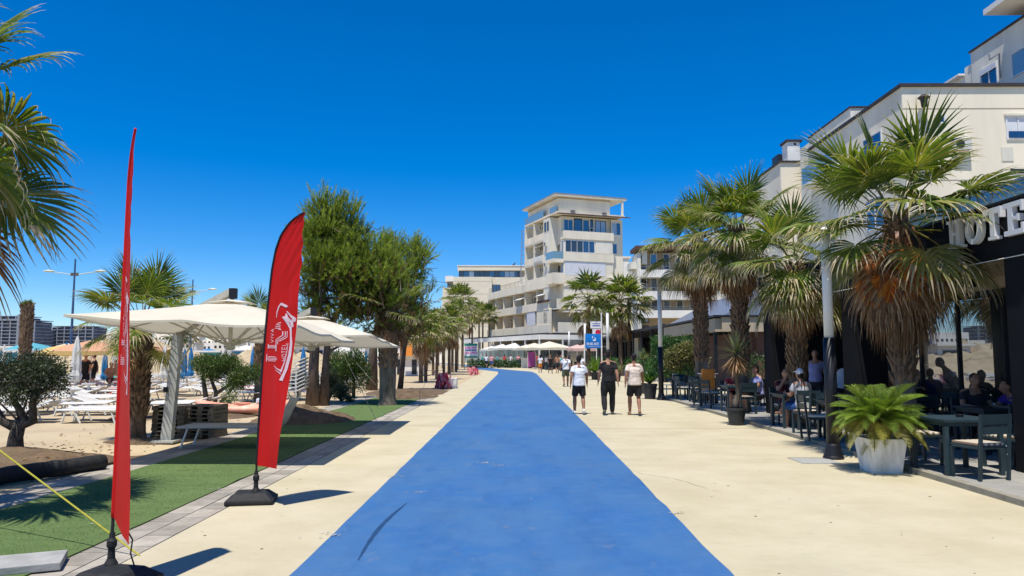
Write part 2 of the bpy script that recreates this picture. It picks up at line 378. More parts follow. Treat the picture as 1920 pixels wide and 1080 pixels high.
sheet('blue_path', path, .004, 'blue', label='wide blue coated cycle path running down the promenade')
# tyre scuff and sandy smears on the track
def smear(cx, cy, L, W, ang, m, name, n=26, seed=0, z=.008):
    b = MB(); rnd = random.Random(seed); u = Vector((math.cos(ang), math.sin(ang), 0)); v = Vector((-u.y, u.x, 0)); c = Vector((cx, cy, z))
    up, lo = [], []
    for i in range(n + 1):
        t = i / n; ww = W * math.sin(PI * min(max(t, .02), .98)) ** .6 * (.7 + .3 * rnd.random())
        bend = .025 * L * math.sin(PI * t)
        up.append(c + u * (t - .5) * L + v * (bend + ww / 2)); lo.append(c + u * (t - .5) * L + v * (bend - ww / 2))
    for i in range(n): b.poly([lo[i], lo[i + 1], up[i + 1], up[i]])
    return b.build(name, m, kind='structure')
M['scuff'] = mat('dark_tyre_scuff', (.012, .06, .16), .7, .2, 20)
a_, b_ = G(766, 944), G(676, 1052)
smear((a_.x + b_.x) / 2 - .02, (a_.y + b_.y) / 2, (a_ - b_).length, .05, math.atan2(a_.y - b_.y, a_.x - b_.x), 'scuff', 'tyre_mark', seed=3)['label'] = 'dark curved tyre scuff on the near part of the blue track'
# sand spots: many small irregular grains patches
def spots(name, pts, m, z=.0075):
    b = MB()
    for (x, y, r, k) in pts:
        for i in range(k):
            rr = abs(random.gauss(0, r)); an = random.uniform(0, 2 * PI); cx, cy = x + rr * math.cos(an) * 1.5, y + rr * math.sin(an) * .8; s = random.uniform(.004, .013)
            n = 6; b.poly([(cx + s * random.uniform(.5, 1.3) * math.cos(2 * PI * j / n) * 1.6, cy + s * random.uniform(.5, 1.3) * math.sin(2 * PI * j / n), z + i * 1e-6) for j in range(n)])
    return b.build(name, m, kind='stuff')
M['sandspot'] = mat('dry_sand_spill', (.42, .4, .36), .95, .1, 20)
def sp(px, py, r, k): g = G(px, py); return (g.x, g.y, r, k)
spots('sand_spill', [sp(912, 868, .07, 45), sp(938, 873, .06, 22), sp(790, 923, .06, 14), sp(996, 937, .01, 2), sp(1070, 923, .008, 1)], 'sandspot')
tw = []
for i in range(90):
    x = random.choice([random.uniform(-3.1, -1.9), random.uniform(1.9, 5.4), random.uniform(1.9, 5.4)]); y = random.uniform(5, 22); tw.append((x, y, .005, 1))
spots('paving_litter', tw, M['soil'], .004)
# tiled footpath with the turf carpet laid on it
TL = sheet('tile_path', [(-6.32, -12), (-3.245, -12), (-3.245, 31.5), (-6.32, 31.5)], -.012, 'tile_base', .1, label='grey paved footpath strip under and beside the green turf')
tile_me = {}
def tile(wx, wy, th=.03):
    k = (round(wx, 3), round(wy, 3))
    if k not in tile_me:
        tile_me[k] = MB().box(-wx / 2, wx / 2, -wy / 2, wy / 2, 0, th).mesh('paver', 'tile', bevel=.004)
    return tile_me[k]
cnt = 0
for (x0, nx, wx) in ((-3.79, 2, .268), (-6.31, 2, .34)):
    for j in range(nx):
        y = 4.2 + j * .2
        while y < 31:
            wy = .4
            o = link('paver', tile(wx - .012, wy - .012), TL, (x0 + wx * (j + .5), y + wy / 2, -.0315 + random.uniform(-.0015, .0015))); y += wy; cnt += 1
turf = rag(-3.78, -8, 31.2, seed=4, amp=.02) + rag(-5.66, -8, 31.4, seed=6, amp=.03)[::-1]
sheet('turf_carpet', turf, .012, 'grass', .012, label='bright green artificial turf runner on the tiled footpath')
# turf pile: short blades near the camera
def turf_blades():
    n = 15000; y = 4.8 + (np.random.rand(n) ** 1.6) * 12; x = -3.82 - np.random.rand(n) * 1.78
    a = np.random.rand(n) * 2 * PI; h = .004 + .007 * np.random.rand(n); wd = .003 + .0004 * y
    dx, dy = np.cos(a) * wd, np.sin(a) * wd; lx, ly = (np.random.rand(n) - .5) * .02, (np.random.rand(n) - .5) * .02
    z0 = np.full(n, .010)
    V = np.stack([np.stack([x - dx, y - dy, z0], 1), np.stack([x + dx, y + dy, z0], 1), np.stack([x + dx * .3 + lx, y + dy * .3 + ly, z0 + h], 1), np.stack([x - dx * .3 + lx, y - dy * .3 + ly, z0 + h], 1)], 1)
    C = np.array([.14, .20, .075]) * (.85 + .35 * np.random.rand(n, 1)); return V, C
V_, C_ = turf_blades(); tag(link('grass', quad_mesh('turf_pile', V_, C_, 'leaf')), 'short plastic grass pile of the green turf', 'turf', kind='stuff')
# hairline cracks and pour joints in the screed
def crack(x0, y0, L, ang, seed, w_=.005):
    rs = random.Random(seed); p = Vector((x0, y0)); a = ang; pts = [p.copy()]
    for i in range(int(L / .09)):
        a += rs.gauss(0, .22) + (ang - a) * .2; p = p + Vector((math.cos(a), math.sin(a))) * .09; pts.append(p.copy())
    b = MB()
    for i in range(len(pts) - 1):
        d = (pts[i + 1] - pts[i]).normalized(); n_ = Vector((-d.y, d.x)) * w_ * rs.uniform(.4, 1.1) * (1 - abs(2 * i / len(pts) - 1) ** 3)
        b.poly([(*(pts[i] - n_), .0035), (*(pts[i + 1] - n_), .0035), (*(pts[i + 1] + n_), .0035), (*(pts[i] + n_), .0035)])
    return b.build('crack', 'crack', kind='structure', label='hairline crack in the cream paving')
M['crack'] = mat('crack_dirt', (.36, .31, .21), .95, .2, 20)
for i, (x, y, L, a_) in enumerate([(2.6, 9.4, 2.0, 2.2), (3.2, 14.5, 2.5, 2.6), (-2.9, 12.5, 1.2, .5), (4.9, 18.5, 2.2, 2.4)]): crack(x, y, L, a_, i)
for i, y in enumerate((17.5,)):
    tag(MB().box(1.72, 5.655, y, y + .008, .001, .0032).build('pour_joint', 'crack'), kind='structure'); tag(MB().box(-3.2, -1.82, y + .6, y + .608, .001, .0032).build('pour_joint', 'crack'), kind='structure')
tf = []
for i in range(46): tf.append((random.uniform(-5.5, -3.9), random.uniform(5.5, 16), .02, 1))
spots('turf_litter', tf, 'sandspot', .0185)
spots('sand_drift', [(-3.75, y_ + random.uniform(-.3, .3), .12, 26) for y_ in (9.4, 12.8, 17, 22)] + [(-1.75, y_, .1, 22) for y_ in (7.2, 10.6, 14.5, 19)] + [(1.68, y_, .09, 20) for y_ in (8.2, 12.4, 17.0)], 'sandspot', .0145)
# restaurant terrace: light grey tiles behind a stone kerb
DZ = .07
D = sheet('terrace', [(5.78, 4), (18, 4), (18, 32.5), (5.78, 30.5)], DZ - .012, 'tile_base', .1, label='light grey tiled restaurant terrace slightly above the promenade')
dt = MB().box(-.3 + .003, .3 - .003, -.3 + .003, .3 - .003, 0, .012).mesh('terrace_tile', 'deck')
for i in range(6):
    for j in range(40):
        link('tile', dt, D, (6.085 + i * .6, 5 + j * .6, DZ - .012 + random.uniform(-.0006, .0006)))
kb = MB()
tag(sheet('kerb', [(5.66, -5), (5.78, -5), (5.78, 30.5), (5.66, 30.5)], DZ + .004, 'kerb', .1), 'narrow stone kerb along the terrace edge')
tag(MB().box(0, .62, 0, .62, 0, .012).build('manhole_cover', 'concrete', loc=(4.45, 11.9, -.0035)), 'square flush manhole cover in the cream paving beside the white planter', 'manhole cover')
tag(MB().box(0, .62, 0, .03, 0, .012).build('slab_joint', 'kerb', loc=(4.45, 12.55, -.004)), kind='structure')

# ------------------------------------------------------------------ mounds
def mound(name, cx, cy, rx, ry, h, m, seed=0, n=44, label=None, rough=.12):
    b = MB()
    for i in range(n + 1):
        for j in range(n + 1):
            u, v = i / n * 2 - 1, j / n * 2 - 1; d = math.hypot(u, v)
            hh = max(0, 1 - d) ** .8 if d < 1 else 0
            q = Vector((u * rx * 3 + seed, v * ry * 3, seed))
            z = h * hh * (1 + .35 * noise.noise(q * .5)) + (rough * h * (noise.noise(q * 1.6) + .6 * noise.noise(q * 4)) * (min(1, 4 * (1 - d)) if d < 1 else 0)) - .02 * (d > .96)
            b.v.append((cx + u * rx, cy + v * ry, z - .015))
    for i in range(n):
        for j in range(n):
            a = i * (n + 1) + j; b.f.append((a, a + n + 1, a + n + 2, a + 1)); b.mi.append(0)
    return b.build(name, m, kind='stuff', label=label)
mound('soil_mound', -5.55, 19.6, 1.35, 1.5, .42, 'soil', 3, label='heap of dug brown soil on the turf beside the pine trunks')
mound('soil_mound', -4.5, 30.6, 1.3, 2.2, .32, 'soil', 8, label='low soil heap beyond the stout palm')
mound('soil_mound', -8.0, 12.0, 1.6, 1.2, .22, 'soil', 5, label='dark soil ring round the olive tree by the turf')
mound('soil_mound', -7.4, 14.9, .8, .5, .12, 'soil', 11, label='dug earth at the foot of the beach palm')
mound('soil_mound', -9.3, 21.0, 2.0, 1.5, .16, 'soil', 13, label='rough earth under the two-lobed shrub')
mound('soil_mound', -5.0, 34.5, 1.9, 3.5, .14, 'soil', 17, label='thin scatter of earth beside the paving edge')
def pebbles(n=700):
    V = []; C = []
    for i in range(n):
        k = random.random()
        if k < .4: cx, cy = random.gauss(-8, .9), random.gauss(12.1, .6)
        elif k < .7: cx, cy = random.gauss(-5.6, .8), random.gauss(19.3, .7)
        else: cx, cy = random.uniform(-10, -6.3), random.uniform(9.5, 24)
        s = random.uniform(.01, .05); a = random.uniform(0, PI); z = .02 + (.1 if k < .4 else .0) + (.25 * random.random() if .4 <= k < .7 else 0)
        dx, dy = s * math.cos(a), s * math.sin(a)
        V.append([(cx - dx, cy - dy, z), (cx + dy * .4, cy - dx * .4, z + s * .3), (cx + dx, cy + dy, z + .01), (cx - dy * .4, cy + dx * .4, z + s * .5)]); C.append(random.choice([(.22, .13, .07), (.35, .25, .14), (.12, .08, .05)]))
    tag(link('leaf_litter', quad_mesh('leaf_litter', V, C, 'deadfrond')), 'dry leaf litter round the tree feet', 'litter', kind='stuff')
pebbles()

# ------------------------------------------------------------------ palms
GREEN = [(.16, .21, .032), (.12, .18, .03), (.21, .25, .045), (.10, .15, .028)]
YEL = [(.26, .25, .07), (.33, .30, .10), (.19, .21, .05)]
TAN = [(.50, .42, .28), (.40, .31, .19), (.58, .50, .36)]
DEAD = [(.30, .165, .08), (.36, .22, .115), (.20, .105, .055), (.44, .31, .19)]
RUST = [(.66, .20, .035), (.50, .13, .03), (.75, .32, .05)]
def pick(l, rnd): c = rnd.choice(l); k = rnd.uniform(.8, 1.2); return (c[0] * k, c[1] * k, c[2] * k)
def fan(elev, seed, Rb=.95, pet=.95, nseg=36, spread=128, drop=.35, pal='green', st=(.04, .28, .5, .68, .84, .94, 1.0), tipdroop=.5, fold=.16):
    rnd = random.Random(seed); V = []; C = []
    e = R(elev); d = Vector((math.cos(e), 0, math.sin(e))); p = Vector((0, 0, 0)); pts = [p.copy()]
    for i in range(6):
        d = (d + Vector((0, 0, -drop * .16))).normalized(); p = p + d * pet / 6; pts.append(p.copy())
    pc = {'green': (.17, .17, .05), 'yellow': (.33, .29, .1), 'dead': (.25, .16, .09), 'rust': (.35, .13, .05)}[pal]
    for i in range(6):
        w0 = .022 * (1 - i / 8); w1 = .022 * (1 - (i + 1) / 8); q0, q1 = pts[i], pts[i + 1]; s = Vector((0, 1, 0)); nz = Vector((0, 0, .012))
        V.append([q0 - s * w0, q0 + s * w0, q1 + s * w1, q1 - s * w1]); C.append(pc)
        V.append([q0 - s * w0 - nz, q0 + s * w0 * .2 - nz * 2, q1 + s * w1 * .2 - nz * 2, q1 - s * w1]); C.append(pc)
        V.append([q0 + s * w0, q0 - nz * 2, q1 - nz * 2, q1 + s * w1]); C.append(pc)
    f = d; s = Vector((0, 1, 0)); s = (s + Vector((0, 0, rnd.uniform(-.35, .35)))).normalized(); s = (s - f * s.dot(f)).normalized(); n = s.cross(f).normalized() * -1
    if n.z < 0 and elev < 75: n = -n
    E_ = pts[-1]; sp = R(spread); dth = 2 * sp / nseg
    for k in range(nseg):
        th = -sp + (k + .5) * dth; a = abs(th) / sp
        L = Rb * (1 - .30 * a ** 1.5) * rnd.uniform(.93, 1.05)
        thj = th + rnd.uniform(-.3, .3) * dth
        dirv = f * math.cos(thj) + s * math.sin(thj) + n * (.18 * a + rnd.uniform(-.03, .03)); dirv.normalize()
        tv = (-f * math.sin(th) + s * math.cos(th)).normalized(); nn = n
        base = pick({'green': GREEN, 'yellow': YEL, 'dead': DEAD, 'rust': RUST}[pal], rnd)
        if pal == 'green' and rnd.random() < (.08 if elev > 20 else .3): base = pick(YEL, rnd)
        dry = rnd.uniform(*((.85, .99) if elev > 40 else (.76, .96) if elev > 5 else (.62, .9))) if pal in ('green', 'yellow') else (.55 if pal == 'rust' else 0)
        tw_ = rnd.uniform(-1, 1); dd = rnd.uniform(.6, 1.4) * tipdroop
        rows = []; pos = E_.copy(); dv = dirv.copy(); last = 0
        for i, t in enumerate(st):
            seg = (t - last) * L; last = t
            if t > .5: dv = (dv + Vector((0, 0, -1)) * dd * (t - .45) * 1.5 + tv * tw_ * .10 * (t - .5)).normalized()
            else: dv = (dv + Vector((0, 0, -1)) * .02).normalized()
            pos = pos + dv * seg
            full = t * L * math.tan(dth / 2) if t < .52 else .5 * L * math.tan(dth / 2) * max(.05, (1.02 - t) / .52) * .85
            tvp = (tv - dv * tv.dot(dv)).normalized(); nr = tvp.cross(dv)
            rows.append((pos - tvp * full, pos - nr * full * fold * 4.0 * (1 if n.z > 0 else 1), pos + tvp * full, t))
        for i in range(len(rows) - 1):
            a0, c0, b0, t0 = rows[i]; a1, c1, b1, t1 = rows[i + 1]
            col = base
            if pal in ('green', 'yellow'):
                if t1 > dry: col = pick(TAN, rnd)
                elif t1 < .3: col = tuple(x * y for x, y in zip(base, (1.5, 1.35, 1.2)))
            elif pal == 'rust' and t1 > dry: col = pick(DEAD, rnd)
            sh = rnd.uniform(.92, 1.08); col = tuple(x * sh for x in col)
            V.append([a0, c0, c1, a1]); C.append(col); V.append([c0, b0, b1, c1]); C.append(tuple(x * .93 for x in col))
    return [[tuple(x) for x in q] for q in V], C
FANS = {}
def fan_me(kind, i):
    k = (kind, i)
    if k in FANS: return FANS[k]
    sd_ = hash(kind) % 7 if False else {'up': 1, 'mid': 2, 'flat': 3, 'low': 4, 'yel': 5, 'old': 6, 'hang': 7, 'rust': 8}[kind]
    rr = random.Random(i * 10 + sd_)
    A = {'up': dict(elev=78 - 9 * i, drop=.12, tipdroop=.18, pal='green', pet=.85, fold=.2),
         'mid': dict(elev=52 - 9 * i, drop=.35, tipdroop=.42, pal='green'),
         'flat': dict(elev=24 - 10 * i, drop=.45, tipdroop=.7, pal='green'),
         'low': dict(elev=-4 - 9 * i, drop=.4, tipdroop=.75, pal='green', spread=115),
         'yel': dict(elev=-20 - 9 * i, drop=.6, tipdroop=.9, pal='yellow', spread=105),
         'old': dict(elev=-56 - 8 * i, drop=.8, tipdroop=1.1, pal='dead', spread=72, pet=.62, nseg=30, Rb=.85),
         'hang': dict(elev=-76 - 5 * i, drop=.8, tipdroop=1.3, pal='dead', spread=46, pet=.42, nseg=30, Rb=1.1),
         'rust': dict(elev=-48 - 8 * i, drop=.9, tipdroop=1.2, pal='rust', spread=64, pet=.5, nseg=34, Rb=1.0)}[kind]
    V, C = fan(seed=i * 13 + sd_, **A)
    FANS[k] = quad_mesh('fan_' + kind, V, C, 'deadfrond' if kind in ('old', 'hang') else 'frond'); return FANS[k]

def trunk_mesh(h, r0, r1, smooth_to=.4, lean=(0, 0), seed=0, boots=True, flare=1.25, n=26, rings=60, bark='trunk_grey'):
    rnd = random.Random(seed); b = MB()
    for i in range(rings + 1):
        t = i / rings; z = t * h; r = r0 + (r1 - r0) * t
        if z < .35: r *= 1 + (flare - 1) * (1 - z / .35) ** 2
        cx = lean[0] * t ** 1.5; cy = lean[1] * t ** 1.5
        for j in range(n):
            an = 2 * PI * j / n
            rr = r * (1 + .05 * noise.noise(Vector((math.cos(an) * 2, math.sin(an) * 2, z * 3 + seed))) + .015 * math.sin(z * 60 + 2 * noise.noise(Vector((an, z, seed)))))
            b.v.append((cx + rr * math.cos(an), cy + rr * math.sin(an), z))
    for i in range(rings):
        for j in range(n):
            j2 = (j + 1) % n; b.f.append((i * n + j, i * n + j2, (i + 1) * n + j2, (i + 1) * n + j)); b.mi.append(0)
    b.f.append(tuple(range(rings * n, rings * n + n))); b.mi.append(0)
    tm = b.mesh('palm_trunk', bark, smooth=True)
    bm = None
    if boots:
        q = MB(); z = smooth_to * h; k = 0; per = 11 if r0 > .2 else 8
        while z < h:
            t = z / h; r = (r0 + (r1 - r0) * t); cx = lean[0] * t ** 1.5; cy = lean[1] * t ** 1.5
            for j in range(per):
                an = 2 * PI * (j + .5 * (k % 2)) / per + rnd.uniform(-.12, .12); zz = z + rnd.uniform(-.02, .02); wd = r * 2.6 / per * rnd.uniform(.8, 1.15); hh = .13 * rnd.uniform(.7, 1.5); o = rnd.uniform(.03, .10)
                u = Vector((math.cos(an), math.sin(an), 0)); s = Vector((-u.y, u.x, 0)); c = Vector((cx, cy, zz)) + u * (r * .96)
                A_ = c - s * wd; B_ = c + s * wd; T = c + u * o + Vector((0, 0, hh)); D1 = T - s * wd * .45 + Vector((0, 0, rnd.uniform(-.02, .02))); D2 = T + s * wd * .45; I = c + Vector((0, 0, hh * .9)) - u * .02; Cc = c + u * .025 - Vector((0, 0, .05))
                q.poly([A_, Cc, T + u * .01, D1]); q.poly([Cc, B_, D2, T + u * .01]); q.poly([D1, T + u * .01, D2, I]); q.poly([A_, D1, I]); q.poly([B_, I, D2])
            z += .085; k += 1
        bm = q.mesh('leaf_base_stubs', 'boot')
    return tm, bm

def palm(name, x, y, h, r0, r1, plan, sc=1.0, label=None, group=None, seed=0, lean=(0, 0), smooth_to=.35, z0=0, bark='trunk_grey', boots=True, az0=0):
    root = empty(name, (x, y, z0), 0, label, 'palm tree', group); rnd = random.Random(seed)
    tm, bm = trunk_mesh(h, r0, r1, smooth_to, lean, seed, boots, bark=bark); link('trunk', tm, root)
    if bm: tag(link('leaf_bases', bm, root), kind='stuff')
    top = Vector((lean[0], lean[1], h)); a = az0
    for kind, cnt, dz, amp in plan:
        nv = {'up': 4, 'mid': 3, 'flat': 3, 'low': 3, 'yel': 3, 'old': 3, 'hang': 3, 'rust': 3}[kind]
        for i in range(cnt):
            a += 2.39996 + rnd.uniform(-.25, .25); rr = r1 * .6
            me = fan_me(kind, i % nv)
            link('frond', me, root, top + Vector((rr * math.cos(a), rr * math.sin(a), dz + rnd.uniform(-amp, amp))), (rnd.uniform(-.12, .12), rnd.uniform(-.07, .07), a), sc * rnd.uniform(.85, 1.12))
    return root
FULL = [('up', 6, .05, .05), ('mid', 8, -.03, .08), ('flat', 8, -.1, .1), ('low', 6, -.2, .1), ('yel', 8, -.2, .12), ('old', 18, -.15, .2), ('hang', 30, -.45, .35), ('rust', 6, -.25, .15)]
PG = 'palms along the terrace edge'
g1 = G(1704, 857, DZ); palm('fan_palm', 6.42, 12.55, 3.95, .175, .15, [('up', 5, .05, .05), ('mid', 8, -.05, .08), ('flat', 9, -.15, .12), ('low', 3, -.15, .08), ('yel', 5, -.1, .08), ('old', 16, -.08, .15), ('hang', 40, -.4, .3), ('rust', 12, -.15, .12)], 1.12, 'nearest fan palm with a big brown skirt, behind the white planter', PG, 11, smooth_to=.3, z0=DZ, az0=.3)
palm('fan_palm', 6.5, 17.5, 3.75, .21, .17, [('up', 3, .1, .05), ('mid', 4, .03, .05), ('flat', 5, -.05, .08), ('low', 3, -.12, .08), ('yel', 7, -.2, .1), ('old', 3, -.35, .15), ('hang', 7, -.35, .2), ('rust', 4, -.25, .1)], .92, 'short yellowing fan palm between the seated guests and the white and black post', PG, 23, smooth_to=.3, z0=DZ, az0=2)
palm('fan_palm', 6.55, 22.1, 5.35, .23, .19, FULL, 1.12, 'tall shaggy fan palm behind the spiky potted yucca', PG, 31, smooth_to=.25, z0=DZ, az0=1)
palm('fan_palm', 6.6, 27.0, 5.65, .24, .2, FULL, 1.2, 'tall shaggy fan palm farthest along the terrace, beside the second post', PG, 47, smooth_to=.25, z0=DZ, az0=4)
palm('fan_palm', -7.62, 15.1, 2.4, .145, .15, [('up', 7, .05, .05), ('mid', 8, 0, .05), ('flat', 5, -.05, .05), ('low', 5, -.1, .05), ('yel', 2, -.15, .05), ('old', 1, -.25, .1)], .74, 'fan palm on the sand behind the edge-on red flag', 'palms on the beach side', 53, smooth_to=.2, az0=.6, bark='trunk')
palm('fan_palm', -6.6, 7.7, 4.25, .24, .2, [('up', 4, .1, .05), ('mid', 7, .03, .05), ('flat', 7, -.05, .08), ('low', 7, -.12, .08), ('yel', 2, -.2, .1), ('old', 7, -.3, .12), ('hang', 6, -.5, .1)], 1.0, 'near fan palm whose crown enters at the upper left', 'palms on the beach side', 61, smooth_to=.3, az0=0)
palm('fan_palm', -4.42, 25.5, 3.1, .27, .3, [('up', 2, .1, .05), ('mid', 4, .03, .05), ('flat', 2, -.05, .08), ('low', 1, -.1, .05), ('old', 8, .0, .1)], .9, 'stout palm with diamond patterned trunk standing in the turf', 'palms on the beach side', 71, smooth_to=.42, az0=5)
palm('fan_palm', -9.45, 27.5, 2.75, .2, .2, [('up', 3, .1, .05), ('mid', 5, .03, .05), ('flat', 4, -.05, .08), ('low', 3, -.1, .05)], .85, 'fan palm peeping out left of the wide flag above the canopies', 'palms on the beach side', 75, smooth_to=.4, az0=2)
for o_ in [o for o in bpy.data.objects if o.get('group') == PG]:
    hz = max(c.location.z for c in o_.children if c.name.startswith('frond')) - .05; ra = random.Random(int(o_.location.y))
    for kind, i, az, roll in (('mid', 1, -125, .3), ('flat', 0, -104, -.25), ('flat', 1, -140, .2), ('low', 0, -117, .1), ('low', 1, -95, -.2), ('yel', 0, -130, .2), ('yel', 1, -108, -.1), ('old', 0, -120, .1), ('rust', 1, -135, .2), ('rust', 0, -88, 0)):
        if o_.location.y < 14 and kind in ('low', 'yel'): continue
        link('frond', fan_me(kind, i), o_, (.12 * math.cos(R(az)), .12 * math.sin(R(az)), hz - .12 - .2 * (kind in ('old', 'rust')) - .1 * (kind == 'yel')), (roll, 0, R(az + ra.uniform(-12, 12))), ra.uniform(.95, 1.15))
TLP = [o for o in bpy.data.objects if o.get('label', '').startswith('near fan palm')][0]
for kind, i, az, roll, k_ in (('flat', 1, 6, -.7, 1.0), ('low', 0, 0, -.8, 1.05), ('low', 2, -12, .7, 1.1), ('old', 0, 10, .5, 1.5), ('old', 1, -14, -.3, 1.6)):
    link('frond', fan_me(kind, i), TLP, (.15, 0, 4.1 - .25 * (kind in ('low', 'old'))), (roll, 0, R(az)), k_)
P1_ = [o for o in bpy.data.objects if o.get('label', '').startswith('nearest fan palm')][0]
for i, az, dz_, k_ in ((0, -118, -.28, 1.3), (1, -62, -.2, 1.25), (2, -95, -.4, 1.3), (0, -150, -.35, 1.25), (1, -20, -.25, 1.2), (2, 175, -.3, 1.2)):
    link('frond', fan_me('rust', i), P1_, (.28 * math.cos(R(az)), .28 * math.sin(R(az)), 3.95 + dz_), (0, R(8), R(az)), k_)
# stub palm far left with cropped leaves
r_ = empty('stub_palm', (-19.3, 29.2, 0), 0, 'bare stub palm with a small tuft of cropped leaves above the olive tree', 'palm tree')
tm, bm_ = trunk_mesh(3.6, .17, .19, 0.0, seed=5, bark='trunk'); link('trunk', tm, r_); tag(link('leaf_bases', bm_, r_), kind='stuff')
for i in range(9):
    link('frond', fan_me('up', i % 4), r_, (0, 0, 3.45), (0, 0, i * 2.4), .27)

# far palms: one crown mesh each
def crown_far(seed, dead=True, nf=26, st=(.05, .45, .75, 1.0), nseg=13, green=1.0):
    V = []; C = []; rnd = random.Random(seed); a = 0
    specs = [(75, .1, 'green')] * 4 + [(50, .3, 'green')] * 6 + [(25, .4, 'green')] * 6 + [(0, .5, 'green')] * 5 + ([(-35, .6, 'yellow')] * 3 + [(-60, .8, 'dead')] * 9 if dead else [(-25, .6, 'green')] * 4)
    for el, dr, pal in specs:
        v, c = fan(el + rnd.uniform(-6, 6), rnd.random(), nseg=nseg, st=st, drop=dr, pal=pal, tipdroop=.6 + .4 * (el < 0), spread=120 if el > -50 else 60)
        a += 2.4 + rnd.uniform(-.3, .3); ca, sa = math.cos(a), math.sin(a); z0 = -.3 * (el < -50) * rnd.random() * 3
        A = np.array(v, dtype=np.float32).reshape(-1, 3); B = A.copy(); B[:, 0] = A[:, 0] * ca - A[:, 1] * sa; B[:, 1] = A[:, 0] * sa + A[:, 1] * ca; B[:, 2] += z0
        V.append(B.reshape(-1, 4, 3)); C += c
    return quad_mesh('palm_crown', np.concatenate(V), C, 'frond')
CF = [crown_far(1), crown_far(2, False), crown_far(3), crown_far(4)]
TMF = [trunk_mesh(1, .5, .45, .5, seed=i, boots=False, n=10, rings=8, bark='trunk', flare=1.1)[0] for i in range(2)]
def fpalm(x, y, h, r, sc, k, label, group):
    root = empty('palm', (x, y, 0), random.uniform(0, 6), label, 'palm tree', group)
    link('trunk', TMF[k % 2], root, sc=(1.35 * r, 1.35 * r, h)); link('crown', CF[k % 4], root, (0, 0, h), (0, 0, random.uniform(0, 6)), sc); return root
def fp(px, py, topy, r, sc, k, label, group, Y=None):
    g = G(px, py) if Y is None else P(px, py, Y); h = P(px, topy, g.y).z - .75 * sc; return fpalm(g.x, g.y, h, r, sc, k, label, group)
GB = 'row of palms between beach and promenade'
for i, (px, py, ty, r, sc, k) in enumerate([(789, 717, 592, .19, .95, 0), (798, 715, 618, .16, .8, 2), (819, 711, 597, .17, .9, 0), (812, 703, 595, .17, .9, 2), (832, 701, 600, .17, .9, 0), (842, 702, 590, .2, 1.05, 3), (848, 698, 600, .2, 1, 2), (855, 697, 575, .2, 1, 0), (857, 693, 548, .24, 1.35, 3), (867, 689, 549, .26, 1.5, 2),
                                          (830, 690, 605, .18, 1.0, 1), (800, 695, 600, .18, 1.0, 2), (775, 690, 598, .2, 1.1, 0), (752, 688, 605, .2, 1.1, 1), (822, 686, 590, .2, 1.2, 0)]):
    fp(px, py, ty, r, sc, k, f'{ORD[i]} nearest palm of the row beyond the stout palm', GB)
GH = 'tall palms by the beige hotel'
for i, (px, ty, Y, sc, k) in enumerate([(885, 574, 122, 1.4, 1), (898, 577, 126, 1.35, 1), (905, 580, 130, 1.3, 1), (917, 580, 118, 1.25, 1), (880, 592, 135, 1.2, 0)]):
    fp(px, 680, ty, .22, sc, k, f'slim green palm in front of the beige hotel, {ORD[i]} from its left' if i < 4 else 'lower slim palm at the left of the hotel palms', GH, Y)
GA = 'palms in front of the tall apartment block'
for i, (px, ty, Y, r, sc, k, l) in enumerate([(1104, 537, 60, .24, 1.5, 3, 'bushy palm left of the pair before the apartment block'), (1165, 541, 60, .26, 1.45, 3, 'left of two palms side by side before the apartment block'), (1181, 545, 60.5, .27, 1.35, 1, 'right of two palms side by side before the apartment block'), (1128, 572, 72, .2, 1.2, 1, 'smaller palm behind and between those before the apartment block')]):
    fp(px, 700, ty, r, sc, k, l, GA, Y)

